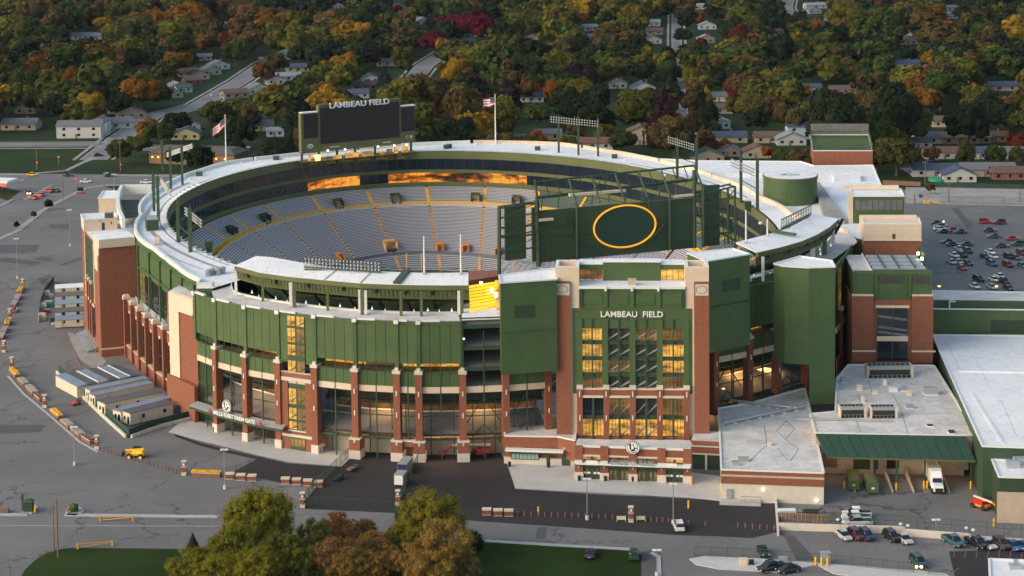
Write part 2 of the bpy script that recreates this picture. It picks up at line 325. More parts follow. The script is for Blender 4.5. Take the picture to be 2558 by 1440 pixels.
# field, streets
struct('playing_field', [(-13.6+95*math.cos(a)*.75*.95+0, 535.7+60*math.sin(a)) for a in np.linspace(0, 2*math.pi, 24, endpoint=False)], .02, 'field')
def road(pts, w_, z, m='street', walks=True):
    P = [Vector(W2(*p)) for p in pts]
    def offs(d):
        o = []
        for i, p in enumerate(P):
            t = (P[min(i+1, len(P)-1)]-P[max(i-1, 0)]).normalized(); o.append((p.x+t.y*d, p.y-t.x*d))
        return o
    def ribbon(nm, d0, d1, zz, mm):
        a, b_ = offs(d0), offs(d1); k = MB()
        for i in range(len(P)-1): k.quad((*a[i], zz), (*a[i+1], zz), (*b_[i+1], zz), (*b_[i], zz))
        k.build(nm, mm)['kind'] = 'structure'
    ribbon('road', -w_/2, w_/2, z, m)
    if walks: ribbon('pavement', w_/2+2.2, w_/2+3.8, z, 'walk'); ribbon('pavement', -w_/2-3.8, -w_/2-2.2, z, 'walk'); ribbon('kerb', w_/2, w_/2+.5, z+.004, 'curb'); ribbon('kerb', -w_/2-.5, -w_/2, z+.004, 'curb')
road([(232, 400), (300, 345), (370, 295), (500, 262), (600, 203), (665, 158), (760, 118), (900, 70)], 11, .012)
road([(952, 285), (1000, 238), (1060, 165), (1130, 120)], 11, .012)
road([(1706, 350), (1700, 260), (1694, 190), (1690, 100), (1688, 0)], 6, .012)
road([(1920, 75), (1985, 68), (1960, 20), (1975, -30)], 12, .012)
road([(-60, 362), (240, 360), (420, 372)], 8, .016)
road([(2260, 428), (2400, 425), (2700, 424)], 8, .012)
road([(340, 120), (400, 100), (420, 80)], 8, .012)
for a, b_ in (((430, 290), (480, 255)), ((500, 262), (478, 250))): pass
def lines(name, segs, w_, z, m):
    b = MB()
    for (x0, y0, x1, y1) in segs:
        a = Vector(W2(x0, y0)); c = Vector(W2(x1, y1)); t = (c-a).normalized()*w_/2; n = Vector((t.y, -t.x))
        b.quad((*(a-n), z), (*(c-n), z), (*(c+n), z), (*(a+n), z))
    b.build(name, m)['kind'] = 'structure'
lines('road_marking', [(60, 500, 130, 462), (30, 500, 0, 515), (300, 452, 640, 462), (300, 436, 500, 438), (0, 446, 60, 452), (180, 420, 250, 392)], .35, .014, 'plinth')
lines('road_marking', [(x, 1322+i*1.2, x-8, 1362+i*2) for i, x in enumerate(range(1970, 2560, 28))], .12, .014, 'stone')
lines('road_marking', [(x, 1410+(x-1950)*.02, x-40, 1440+(x-1950)*.02) for x in range(2060, 2400, 56)], .14, .014, 'stone')
# ================================================================== stadium: plan curves
CX, CY = -13.6, 535.7
EA, EB, ET = 113.2, 81.5, math.atan2(.950, -.312)
def ell(th, a, b):      # point of rotated ellipse seen from the centre at bearing th
    q = th-ET; r = 1/math.sqrt((math.cos(q)/a)**2+(math.sin(q)/b)**2); return r
rimpx = [(430, 500), (425, 512), (470, 465), (560, 440), (690, 412), (770, 402), (900, 390), (1030, 380), (1140, 378), (1300, 383), (1500, 397), (1640, 430), (1750, 465), (1870, 520), (1990, 600), (437, 542), (455, 575), (480, 600), (520, 640), (600, 668)]
ZR = 31.4
_t = []; _r = []
for p in rimpx:
    q = W2(p[0], p[1], ZR); th = math.atan2(q[1]-CY, q[0]-CX); _t.append(th); _r.append(math.hypot(q[0]-CX, q[1]-CY)/ell(th, EA, EB))
for th in np.linspace(-2.0, -.95, 8): _t.append(th); _r.append(1.)
A_ = np.array([[1]+[f(k*t) for k in (1, 2, 3) for f in (math.cos, math.sin)] for t in _t]); cf = np.linalg.lstsq(A_, np.array(_r), rcond=None)[0]
def rin(th): return ell(th, EA, EB)*float(np.dot(cf, [1]+[f(k*th) for k in (1, 2, 3) for f in (math.cos, math.sin)]))
def P_(th, r): return (CX+r*math.cos(th), CY+r*math.sin(th))
def bowl(th, t):        # t 0 at the top of the seats, 1 at the field wall
    ra = rin(th)-2.0; rb = ell(th, 68, 37); return P_(th, ra+(rb-ra)*t)
def ang(q): return math.atan2(q[1]-CY, q[0]-CX)
capx = [(490, 843), (541, 862), (615, 881), (697, 895), (788, 907), (888, 917), (992, 922), (1046, 924), (1155, 923), (1262, 919), (1368, 911), (1784, 852), (1869, 836), (1940, 819), (2014, 799)]
COL = pxs(capx, 20.2)
outpx = [(1400, 363), (1500, 378), (1600, 395), (1700, 418), (1800, 450), (1900, 497), (1985, 545), (2060, 562), (2115, 582), (2140, 606), (2106, 630), (2075, 651)]
backpx = [(1200, 358), (1040, 364), (900, 374), (750, 388), (690, 395), (640, 400), (560, 412), (500, 430), (455, 445), (400, 475), (350, 545), (350, 606), (385, 628), (412, 650), (440, 672), (468, 693), (500, 708), (530, 713)]
OUT = COL+pxs(outpx+backpx, ZR)
_o = sorted((ang(q), math.hypot(q[0]-CX, q[1]-CY)) for q in OUT); _ot = np.array([a for a, r in _o]); _or = np.array([r for a, r in _o])
def rout(th):
    th = (th+math.pi) % (2*math.pi)-math.pi; return float(np.interp(th, _ot, _or, period=2*math.pi))
stad = thing('stadium', 'huge oval football stadium with green and brick walls and white ring roof', 'stadium', (CX, CY, 0))
NS = 240
def arc_mesh(th0, th1, f0, f1, n, name, m, **k):      # ribbon between two functions th -> (x,y,z)
    b = MB()
    T = np.linspace(th0, th1, n+1)
    for i in range(n): b.quad(f0(T[i]), f0(T[i+1]), f1(T[i+1]), f1(T[i]))
    return b.build(name, m, k.pop('parent', stad), **k)
tA, tI = ang(pxs([(560, 712)], ZR)[0]), ang(COL[8])
tJ, tL = ang(COL[9]), ang(COL[11]); tM, tR = ang(COL[12]), ang(W2(2118, 584, ZR))
tN = ang(COL[13])
print('angles', tA, tI, tJ, tL, tM, tR)
def rf(th0, th1, a, b_, z, nm='ring_roof', m='roof', n=24): return arc_mesh(th0, th1, lambda t: (*P_(t, a(t)), z), lambda t: (*P_(t, b_(t)), z), n, nm, m)
rf(tR, tA+2*math.pi, rin, rout, ZR, n=150)
rf(tI, tM, rin, lambda t: rout(t)-1, ZR-.05, n=16)
# roof strip of the front wing, then the open deck under the canopy
rf(tA, tI, lambda t: rout(t)-7.0, lambda t: rout(t)+.3, 30.8, 'roof_strip', 'roofold')
rf(tM, tR, lambda t: rout(t)-7.0, lambda t: rout(t)+.3, 31.6, 'roof_strip', 'roofold')
for a, b_ in ((tA, tI), (tM, tR)):
    zz = 30.8 if a == tA else 31.6
    arc_mesh(a, b_, lambda t: (*P_(t, rout(t)-7.0), zz+.5), lambda t: (*P_(t, rout(t)-7.0), 27), 24, 'deck_kerb', 'rail')
    arc_mesh(a, b_, lambda t: (*P_(t, rout(t)-6.6), zz+.5), lambda t: (*P_(t, rout(t)-7.0), zz+.5), 24, 'deck_kerb', 'rail')
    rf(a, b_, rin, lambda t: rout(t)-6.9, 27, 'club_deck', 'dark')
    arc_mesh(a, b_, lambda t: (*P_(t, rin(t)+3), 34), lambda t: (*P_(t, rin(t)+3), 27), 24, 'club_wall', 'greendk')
# walkway strips and pipe runs lying on the ring roof
for (a0, a1, d0, d1, m) in ((2.6, 4.02, 5.2, 6.4, 'grey'), (2.5, 4.02, 2.2, 2.6, 'slab'), (.2, 1.0, 3.0, 3.5, 'slab'), (3.3, 4.0, 9.6, 10.0, 'grey'), (1.0, 2.4, 1.6, 1.9, 'slab')):
    rf(a0, a1, lambda t: rin(t)+d0, lambda t: rin(t)+d1, ZR+.03, 'roof_walkway', m, 40)
for k in range(34):
    t = 2.62+k*.0415; r0 = rin(t)+.2; a, c = P_(t, r0), P_(t, r0+1.7); MB().beam((*a, ZR+.25), (*c, ZR+.25), .12, .5).build('roof_bracket', 'rail', stad)
# parapets of the ring
def parapet(th0, th1, n, z0, z1, w_=.7, m='rail'):
    T = np.linspace(th0, th1, n+1); b = MB()
    for i in range(n):
        a0, a1 = P_(T[i], rout(T[i])), P_(T[i+1], rout(T[i+1])); c0, c1 = P_(T[i], rout(T[i])-w_), P_(T[i+1], rout(T[i+1])-w_)
        b.hexa([(*a0, z0), (*a1, z0), (*c1, z0), (*c0, z0)], [(*a0, z1), (*a1, z1), (*c1, z1), (*c0, z1)])
    return b.build('parapet', m, stad)
for i in range(14):
    t0, t1 = tR+(tA+2*math.pi-tR)*i/14, tR+(tA+2*math.pi-tR)*(i+1)/14; parapet(t0, t1-.008, 12, ZR+.004, ZR+1.1, .8, 'cream' if i < 6 else 'rail')
# outer wall of the ring (sides and back)
arc_mesh(tR, tA+2*math.pi, lambda t: (*P_(t, rout(t)-.02), 0), lambda t: (*P_(t, rout(t)-.02), ZR), 150, 'outer_wall', 'green')
# ---- inner faces of the rim: fascia, two glazed suites levels, strips
levels = [(31.4, 28.8, 'olive', .0, 'fascia'), (28.8, 25.3, 'glass', .35, 'suite_window'), (25.3, 24.1, 'olive', .15, 'fascia'), (24.1, 21.0, 'glass', .4, 'suite_window'), (21.0, 19.6, 'olive', 1.2, 'fascia')]
NB = 72
lit_lo = {}
for zt, zb, m, d, nm in levels:
    for i in range(NB):
        t0, t1 = 2*math.pi*i/NB, 2*math.pi*(i+1)/NB; tm = (t0+t1)/2
        mm = m
        x, y = P_(tm, rin(tm)); px, py = proj((x, y, 22.5))
        if m == 'glass' and zb < 22 and math.sin(tm) > 0 and (775 < px < 925 or 985 < px < 1285): mm = 'painted_sunset'  # far panes that carry the painted reflection of the sunset
        if m == 'glass' and (tI-.1 < tm-2*math.pi < tL+.1): continue
        b = MB()
        for j in range(3):
            a0, a1 = t0+(t1-t0)*j/3, t0+(t1-t0)*(j+1)/3
            q = [P_(a, rin(a)-d) for a in (a0, a1)]; q2 = [P_(a, rin(a)+.6) for a in (a0, a1)]
            b.hexa([(*q[0], zb), (*q[1], zb), (*q2[1], zb), (*q2[0], zb)], [(*q[0], zt), (*q[1], zt), (*q2[1], zt), (*q2[0], zt)])
        if nm == 'fascia' and i % 3: 
            pass
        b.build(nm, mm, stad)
b = MB()
for i in range(216):
    t = 2*math.pi*i/216; x, y = P_(t, rin(t)-.45); b.cbox((x, y, 21.02), (.12, .12, 3.05)); x, y = P_(t, rin(t)-.4); b.cbox((x, y, 25.32), (.1, .1, 3.45))
b.build('window_mullion', 'greendk', stad, kind='stuff')
# ---- seating
ZT, ZB_ = 19.6, 0.
def zt(t): return ZT+(ZB_-ZT)*t
NSEC = 34
T_AIS = [(i+.3)/NSEC*2*math.pi for i in range(NSEC)]
def section(t0, t1, r0, r1, n, green):
    b = MB(); fs = []
    segs = 5; aw = .40
    for k in range(n):
        ta, tb = r0+(r1-r0)*k/n, r0+(r1-r0)*(k+1)/n; z = zt(tb)
        for s in range(segs):
            def pt(u, t_):
                th = t0+(t1-t0)*u; p0 = bowl(th, t_); return p0
            u0, u1 = s/segs, (s+1)/segs
            # trim for the aisles
            w0 = aw/ math.hypot(bowl(t0, ta)[0]-bowl(t1, ta)[0], bowl(t0, ta)[1]-bowl(t1, ta)[1])
            u0 = w0+(1-2*w0)*u0; u1 = w0+(1-2*w0)*u1
            a, b1, c, d = pt(u0, ta), pt(u1, ta), pt(u1, tb), pt(u0, tb); tm = ta+(tb-ta)*.5; e, f_ = pt(u0, tm), pt(u1, tm)
            zp = zt(ta)
            b.add([(*a, z), (*b1, z), (*c, z), (*d, z)], [(0, 1, 2, 3)]); fs.append(0)                  # tread
            b.add([(*a, zp), (*b1, zp), (*b1, z), (*a, z)], [(0, 1, 2, 3)]); fs.append(0)                # riser
            b.add([(*a, z+.42), (*b1, z+.42), (*f_, z+.42), (*e, z+.42)], [(0, 1, 2, 3)]); fs.append(1)    # bench board
            b.add([(*e, z+.42), (*f_, z+.42), (*f_, z+.25), (*e, z+.25)], [(0, 1, 2, 3)]); fs.append(1)
    o = b.build('seating_section', ['tread', 'seatgreen' if green else 'alu'], stad); o.data.polygons.foreach_set('material_index', fs); return o
def is_green(th):
    x, y = P_(th, rin(th)-8); px, py = proj((x, y, 18)); return math.sin(th) > 0 and px > 1330 or math.sin(th) <= 0 and math.cos(th) > .5
for i in range(NSEC):
    t0 = T_AIS[i]; t1 = T_AIS[(i+1) % NSEC]+(2*math.pi if i == NSEC-1 else 0); tm = (t0+t1)/2
    front = math.sin(tm) < -.75
    section(t0, t1, .0, .195, 11, is_green(tm))
    if not front: section(t0, t1, .235, .80, 34, False)
    section(t0, t1, .815, 1., 9, False)
    for (r0, r1, m, w_) in ((0, .195, 'yellow', 1.0), (.235, .8, 'aisle', .9), (.815, 1, 'aisle', .9)):
        if front and r0 > 0.1: continue
        b = MB(); n = 8 if r0 < .1 else 16
        a = bowl(t0, .3); c = bowl(t0+.02, .3); tv = Vector((c[0]-a[0], c[1]-a[1])).normalized()*w_/2
        for k in range(n):
            ta, tb = r0+(r1-r0)*k/n, r0+(r1-r0)*(k+1)/n; p, q = bowl(t0, ta), bowl(t0, tb); z = zt(tb)+.34
            b.hexa([(p[0]-tv.x, p[1]-tv.y, z-1.5), (p[0]+tv.x, p[1]+tv.y, z-1.5), (q[0]+tv.x, q[1]+tv.y, z-.5), (q[0]-tv.x, q[1]-tv.y, z-.5)], [(p[0]-tv.x, p[1]-tv.y, z), (p[0]+tv.x, p[1]+tv.y, z), (q[0]+tv.x, q[1]+tv.y, z), (q[0]-tv.x, q[1]-tv.y, z)])
        b.build('aisle_stair', 'gold' if m == 'yellow' else m, stad)
# cross walks and their walls, railings
f = lambda t_, z: (lambda th: (*bowl(th, t_), z))
arc_mesh(0, 2*math.pi, f(.195, zt(.235)), f(.235, zt(.235)), 144, 'cross_walk', 'greendk')
for i in range(NSEC):
    t0 = T_AIS[i]; t1 = T_AIS[(i+1) % NSEC]+(2*math.pi if i == NSEC-1 else 0)
    arc_mesh(t0, t1, f(.195, zt(.195)+.5), f(.196, zt(.235)), 5, 'walk_wall', 'gold'); arc_mesh(t0, t1, f(.236, zt(.235)+1.0), f(.2361, zt(.235)), 5, 'walk_wall', 'creamdk')
    b = MB()
    for k in range(7):
        th = t0+(t1-t0)*k/7; x, y = bowl(th, .233); b.cbox((x, y, zt(.235)), (.35, .35, 1.35))
    b.build('walk_railing', 'gold', stad)
arc_mesh(0, 2*math.pi, f(.80, zt(.80)), f(.815, zt(.815)), 144, 'cross_walk', 'slab')
arc_mesh(0, 2*math.pi, f(.80, zt(.80)+.9), f(.801, zt(.80)), 144, 'walk_wall', 'slab')
arc_mesh(0, 2*math.pi, f(1, zt(1)), f(1, -2), 144, 'field_wall', 'greendk')
def portal(th, t_, w_, d, h, m1, m2='dark'):
    a = bowl(th, t_); c = bowl(th+.01, t_); e = bowl(th, t_+.02); tv = Vector((c[0]-a[0], c[1]-a[1])).normalized(); nv = Vector((e[0]-a[0], e[1]-a[1])).normalized(); z = zt(t_+.05)-.4
    def q(u, v): return (a[0]+tv.x*u+nv.x*v, a[1]+tv.y*u+nv.y*v)
    o = MB()
    o.prism([q(-w_/2-.3, 0), q(-w_/2, 0), q(-w_/2, d), q(-w_/2-.3, d)], z-2, z+h); o.prism([q(w_/2, 0), q(w_/2+.3, 0), q(w_/2+.3, d), q(w_/2, d)], z-2, z+h); o.prism([q(-w_/2-.3, -.4), q(w_/2+.3, -.4), q(w_/2+.3, d*.45), q(-w_/2-.3, d*.45)], z+h, z+h+.45)
    p = o.build('entry_portal', m1, stad); MB().prism([q(-w_/2, .1), q(w_/2, .1), q(w_/2, d), q(-w_/2, d)], z-1.9, z+.35).build('portal_floor', m2, p)
    MB().prism([q(-w_/2, .0), q(w_/2, .0), q(w_/2, .1), q(-w_/2, .1)], z-1.9, z+h).build('portal_opening', 'litdim', p)
for px, py in ((530, 590), (583, 560), (665, 540), (848, 510), (990, 495), (1188, 488), (1290, 492)):
    best = min(((abs(proj((*bowl(th, .17), zt(.17)))[0]-px), th) for th in np.linspace(.0, math.pi*1.15, 500)), key=lambda k: k[0]); portal(best[1], .125, 2.6, 3.2, 2.4, 'greendk', 'greendk')
for px in (852, 1098, 1165, 1244, 1700, 712):
    best = min(((abs(proj((*bowl(th, .75), zt(.75)))[0]-px), th) for th in np.linspace(.0, math.pi*1.15, 500)), key=lambda k: k[0]); portal(best[1], .715, 1.7, 3.4, 2.2, 'orange', 'dark')
best = min(((abs(proj((*bowl(th, .70), zt(.70)))[0]-975), th) for th in np.linspace(.0, math.pi, 500)), key=lambda k: k[0]); portal(best[1], .67, 3.6, 4.2, 2.3, 'aisle', 'greendk')
# dark ventilation boxes on the inner rim
for px, py in ((498, 440), (1150-35, 372), (690, 400), (1122, 370), (1343, 376), (1535, 396), (1868, 515), (522, 615), (1655, 460)):
    x, y = W2(px, py, ZR); k = VP((x, y), (x+1, y)); MB().hexa([(x-.7, y-.5, ZR-1.5), (x+.7, y-.5, ZR-1.5), (x+.7, y+.5, ZR-1.5), (x-.7, y+.5, ZR-1.5)], [(x-1, y-.9, ZR+1.3), (x+1, y-.9, ZR+1.3), (x+1, y+.9, ZR+1.3), (x-1, y+.9, ZR+1.3)]).build('speaker_box', 'greenst', stad)
# ================================================================== front wing: bays between brick columns
def gap(pl, u0, u1, n):          # split a width into n with small joints
    w_ = (u1-u0)/n; return [(u0+w_*i+.05, u0+w_*(i+1)-.05) for i in range(n)]
def panels(pl, u0, u1, z0, z1, n, off, m='green', parent=None, nm='wall_panel', frame=True):
    MB().vrect(pl, u0, z0, u1, z1, off, .25).build('panel_backing', 'greendk', parent)
    if frame: MB().vrect(pl, u0, z1-.75, u1, z1, off+.22, .2).build('panel_header', m, parent); z1 -= .8
    for a, b_ in gap(pl, u0, u1, n): MB().vrect(pl, a, z0, b_, z1, off+.12, .1).build(nm, m, parent)
def column(q, n, zt_=19.3, w_=1.5, plinth=True, z0=0, d=1.9, sc=True):
    pl = VP((q[0]-n[1]*-1*.0, q[1]), (q[0]-n[1], q[1]+n[0]))
    c = MB().vrect(pl, -w_/2, z0, w_/2, zt_, .9, d).build('brick_column', 'brick', stad)
    k = MB().vrect(pl, -w_/2-.15, zt_, w_/2+.15, zt_+.7, 1.05, d+.3); k.vrect(pl, -w_/2*.55, zt_+.7, w_/2*.55, zt_+1.3, .7, d*.7); k.build('capital', 'plinth', c)
    if plinth: MB().vrect(pl, -w_/2-.15, 0, w_/2+.15, 1.9, 1.05, d+.3).build('plinth', 'plinth', c)
    if sc:
        for z in (15.0, 10.2): MB().vrect(pl, -.11, z-.55, .11, z+.55, 1.05, .2).build('wall_light', 'white', c)
    return pl
GREENTOP = 30.8
def bay(i, j, kind='open', top=GREENTOP, lit=0., n=4):
    a, c = COL[i], COL[j]; pl = VP(a, c); L = pl.L; e = .75
    lowg = (16.4, 19.5)
    if kind != 'floors':
        if kind == 'solid': panels(pl, 0, L, 19.6, top, n, 0, parent=stad)
        else: panels(pl, .15, L-.15, 21.5 if kind != 'stair' else 19.6, top, n, 0, parent=stad)
        MB().vrect(pl, -.45, 19.8, .45, top, .35, .9).build('pilaster', 'green', stad)
        MB().vrect(pl, -.2, top, L*.5, top+.35, .45, .8).build('coping', 'rail', stad)
        MB().vrect(pl, -.5, top-.5, .5, top+.35, .75, .8).build('scupper', 'rail', stad)
    if kind == 'open' :
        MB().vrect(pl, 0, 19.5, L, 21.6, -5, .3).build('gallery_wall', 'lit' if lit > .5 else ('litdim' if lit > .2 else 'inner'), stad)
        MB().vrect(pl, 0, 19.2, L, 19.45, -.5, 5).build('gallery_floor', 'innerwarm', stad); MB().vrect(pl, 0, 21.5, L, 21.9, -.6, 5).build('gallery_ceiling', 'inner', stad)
        b = MB()
        for k in range(1, 4): b.vrect(pl, L*k/4-.06, 19.5, L*k/4+.06, 21.5, -.1, .12)
        b.vrect(pl, 0, 20.4, L, 20.47, -.1, .06); b.build('gallery_railing', 'greenst', stad)
    if kind in ('open', 'solid'):
        MB().vrect(pl, e, lowg[0], L-e, lowg[1], .1, .3).build('panel_backing', 'greendk', stad)
        for a_, b_ in gap(pl, e, L-e, 4): MB().vrect(pl, a_, lowg[0], b_, lowg[1], .2, .08).build('wall_panel', 'green', stad)
        MB().vrect(pl, e, lowg[1]-.02, L-e, lowg[1]+.18, .35, .6).build('sill', 'greenst', stad)
    if kind == 'floors':
        for z, m in ((30.0, 'slab'), (25.2, 'slab'), (20.6, 'slab'), (16.2, 'slab')):
            MB().add([pl.P(0, z, -.2), pl.P(L, z, -.2), pl.P(L, z-1.0+2.6, -11), pl.P(0, z-1.0+2.6, -11)], [(0, 1, 2, 3)]).build('concourse_floor', m, stad)
            MB().vrect(pl, 0, z-.9, L, z, 0, .4).build('edge_beam', 'greenst', stad)
            MB().vrect(pl, 0, z+.9, L, z+1.0, 0, .1).build('guard_rail', 'greenst', stad)
        MB().vrect(pl, 0, 15, L, 31, -11, .3).build('concourse_wall', 'inner', stad)
        MB().vrect(pl, -.3, 16, .3, 31, .2, 11).build('side_wall', 'greendk', stad); MB().vrect(pl, L-.3, 16, L+.3, 31, .2, 11).build('side_wall', 'creamdk', stad)
        MB().vrect(pl, L/2-.12, 15, L/2+.12, 28.4, .15, .25).build('post', 'greenst', stad)
        MB().vrect(pl, 0, 31.0, L, 31.25, .1, .25).build('guard_rail', 'rail', stad)
        for u in (.4, L-.5): MB().ball(pl.P(u, 27.0, .3), .28, 6, 4).build('lamp', 'globe', stad)
    MB().vrect(pl, e, 15.0, L/2-.15, 16.35, .3, .5).build('stone_band', 'cream', stad); MB().vrect(pl, L/2+.15, 15.0, L-e, 16.35, .3, .5).build('stone_band', 'cream', stad)
    # the tall opening
    if kind != 'stair':
        MB().vrect(pl, L/2-.13, 0, L/2+.13, 19.5, .3, .25).build('mullion', 'greenst', stad)
        MB().vrect(pl, 0, 4.3, L, 4.75, -.2, .3).build('transom', 'greenst', stad); MB().vrect(pl, 0, 9.6, L, 9.8, -.2, .2).build('transom', 'greenst', stad)
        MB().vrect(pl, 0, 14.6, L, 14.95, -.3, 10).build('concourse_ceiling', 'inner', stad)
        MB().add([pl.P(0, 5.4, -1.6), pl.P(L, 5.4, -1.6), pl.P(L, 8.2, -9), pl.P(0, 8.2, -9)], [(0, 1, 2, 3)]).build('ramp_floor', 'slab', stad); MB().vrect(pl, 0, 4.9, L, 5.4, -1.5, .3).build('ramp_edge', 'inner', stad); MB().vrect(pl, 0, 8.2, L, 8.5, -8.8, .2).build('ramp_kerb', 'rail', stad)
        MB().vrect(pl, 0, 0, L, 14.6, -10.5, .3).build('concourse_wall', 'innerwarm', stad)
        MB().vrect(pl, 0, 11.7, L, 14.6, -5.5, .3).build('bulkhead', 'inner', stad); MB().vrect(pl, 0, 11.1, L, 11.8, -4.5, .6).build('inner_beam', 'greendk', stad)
        if kind in ('floors', 'solid'):
            for u_ in (.9, L-.9): MB().beam(pl.P(u_, 7.8, -1.5), pl.P(L/2, 13.5, -1.5), .2, .2).build('brace', 'greenst', stad); MB().beam(pl.P(u_, 3.2, -1.5), pl.P(L/2, 7.4, -1.5), .2, .2).build('brace', 'greenst', stad)
        b = MB().vrect(pl, L*.25-.1, 0, L*.25+.1, 14.6, -2.5, .2).vrect(pl, L*.78-.1, 0, L*.78+.1, 14.6, -2.5, .2); b.build('inner_post', 'greenst', stad)
    return pl
stair_lit = [(28.0, 30.2), (24.3, 27.4), (21.4, 23.7), (17.6, 20.1), (10.3, 13.8), (6.9, 9.4), (4.6, 6.3)]
bays = {}
bays['pA'] = bay(0, 1, lit=0); bays['AB'] = bay(1, 2, lit=.3); bays['BC'] = bay(2, 3, lit=.9)
st = bays['CD'] = bay(3, 4, kind='stair')
bays['DE'] = bay(4, 5, lit=.9); bays['EF'] = bay(5, 6, lit=.3)
bays['G'] = bay(6, 7, lit=.6, n=2); bays['GH'] = bay(7, 8, lit=.9); bays['HI'] = bay(8, 9, kind='floors'); bays['IJ'] = bay(9, 10, kind='solid')
bays['LM'] = bay(11, 12, kind='solid', top=33.3); bays['MN'] = bay(12, 13, kind='open', top=33.3, lit=.9); bays['NO'] = bay(13, 14, kind='solid', top=31)
# stair tower bay
L = st.L
for (u0, u1) in ((2.6, 4.55), (5.05, 7.0)):
    for k, (z0, z1) in enumerate(stair_lit):
        f_ = MB().vrect(st, u0, z0, u1, z1, .29, .1).build('stair_window', 'lit' if u0 < 4 or k == 0 else 'litdim', stad)
        MB().vrect(st, (u0+u1)/2-.05, z0, (u0+u1)/2+.05, z1, .34, .05).build('glazing_bar', 'greenst', f_)
        MB().hexa([st.P(u0, z0, .33), st.P(u1, (z0+z1)/2, .33), st.P(u1, (z0+z1)/2-.4, .33), st.P(u0, z0-.4+.4, .33)], [st.P(u0, z0, .36), st.P(u1, (z0+z1)/2, .36), st.P(u1, (z0+z1)/2-.4, .36), st.P(u0, z0, .36)]).build('stair_flight', 'greendk', f_)
MB().vrect(st, 2.5, 4.4, 7.1, 30.3, .26, .12).build('window_frame', 'greenst', stad)
for (u0, u1) in ((.7, 2.5), (7.1, L-.7)): MB().vrect(st, u0, 0, u1, 15.6, .5, .8).build('brick_wall', 'brick', stad)
MB().vrect(st, .7, 0, L-.7, 4.4, .45, .8).build('brick_wall', 'brick', stad)
MB().vrect(st, .7, 15.6, L-.7, 17.4, .5, .8).build('brick_wall', 'brick', stad); MB().vrect(st, .8, 15.5, L-.8, 16.35, .62, .2).build('stone_band', 'plinth', stad); MB().vrect(st, .7, 17.4, L-.7, 17.55, .6, .9).build('stone_band', 'plinth', stad)
MB().vrect(st, 2.4, 4.2, 7.2, 4.45, .65, .3).build('sill', 'plinth', stad); MB().vrect(st, .7, 2.9, L-.7, 3.5, .7, .5).build('stone_band', 'plinth', stad)
d_ = MB().vrect(st, 3.0, 0, 7.0, 2.9, .55, .15).build('gate_door', 'greenst', stad)
for k in range(4): MB().vrect(st, 3.15+k*.98, .9, 3.95+k*.98, 2.6, .6, .05).build('pane', 'litdim', d_)
# columns
for i, q in enumerate(COL):
    k0, k1 = max(0, i-1), min(len(COL)-1, i+1)
    if i == 10: k1 = 10
    if i == 11: k0 = 11
    d = Vector((COL[k1][0]-COL[k0][0], COL[k1][1]-COL[k0][1])).normalized(); n = Vector((d.y, -d.x))
    if i == 0: continue
    pl = column(q, (n.x, n.y), z0=0 if i < 9 else 3, plinth=i < 9)
    if i in (5, 6, 7, 8):
        pr = MB().vrect(pl, -1.25, 1.9, 1.25, 4.3, 1.4, 2.9).build('pier', 'brick', stad); MB().vrect(pl, -1.35, 4.3, 1.35, 4.65, 1.5, 3.1).vrect(pl, -.2, 3.6, .2, 4.3, 1.5, .2).build('pier_cap', 'plinth', pr); MB().vrect(pl, -1.35, 0, 1.35, 1.9, 1.5, 3.1).build('pier_base', 'plinth', pr)
pl = bays['G']; MB().vrect(pl, 0, 3.2, pl.L, 4.3, .9, 1.6).build('gate_lintel', 'brick', stad); MB().vrect(pl, 0, 4.3, pl.L, 4.6, 1.0, 1.8).build('gate_lintel', 'plinth', stad)
# brick wall left of the first bay, behind column A
def alight(loc, e, sx, sy, col=(1, .55, .18)):
    l = bpy.data.lights.new('concourse_lamp', 'AREA'); l.shape = 'RECTANGLE'; l.size = sx; l.size_y = sy; l.energy = e; l.color = col
    o = bpy.data.objects.new('concourse_lamp', l); C.objects.link(o); o.location = loc; o.parent = None; return o
for k, e, z in (('AB', 90, 13.8), ('BC', 160, 13.8), ('DE', 260, 6.8), ('EF', 160, 13.8), ('GH', 600, 6.8), ('G', 120, 6.8), ('HI', 260, 6.8), ('HI', 130, 13.8), ('IJ', 320, 6.8), ('MN', 260, 13.8), ('LM', 300, 6.8), ('NO', 200, 8)):
    p = bays[k]; q = p.P(p.L/2, min(z, 10.8), -7.3); alight(q, e*1.7, 6, 2)
# concourse steps from the gate bay: pale service wall at ground level between the wide piers
for k in ('DE', 'EF', 'GH', 'HI'):
    p = bays[k]; MB().vrect(p, 0, 0, p.L, 3.9, -4, .2).build('service_wall', 'creamdk', stad)
# ---------------------------------------------------------------- gate canopy with lettering (left gate)
def gate_roof(pts, z, parent, th=.5):
    return None
gt = thing('gate_sign', 'long curved grey canopy sign with raised gate name and red marks over the left gate', 'sign', W(590, 1050, 0))
g0, g1 = W(488, 1030, 4.6), W(706, 1078, 4.6)
ga, gb, gc = W2(476, 1010, 5.2), W2(600, 1046, 5.2), W2(706, 1069, 5.2)
P = [np.array(W2(x, y, 5.2)) for x, y in ((474, 1012), (530, 1030), (590, 1046), (650, 1060), (706, 1070))]
MB()
def inwards(p, d): v = np.array([CX, CY])-p; v /= np.hypot(*v); return p+v*d
b = MB()
for i in range(4): b.hexa([(*P[i], 4.9), (*P[i+1], 4.9), (*inwards(P[i+1], 2.6), 5.2), (*inwards(P[i], 2.6), 5.2)], [(*P[i], 5.1), (*P[i+1], 5.1), (*inwards(P[i+1], 2.6), 5.5), (*inwards(P[i], 2.6), 5.5)])
b.build('canopy_roof', 'grey', gt)
b = MB()
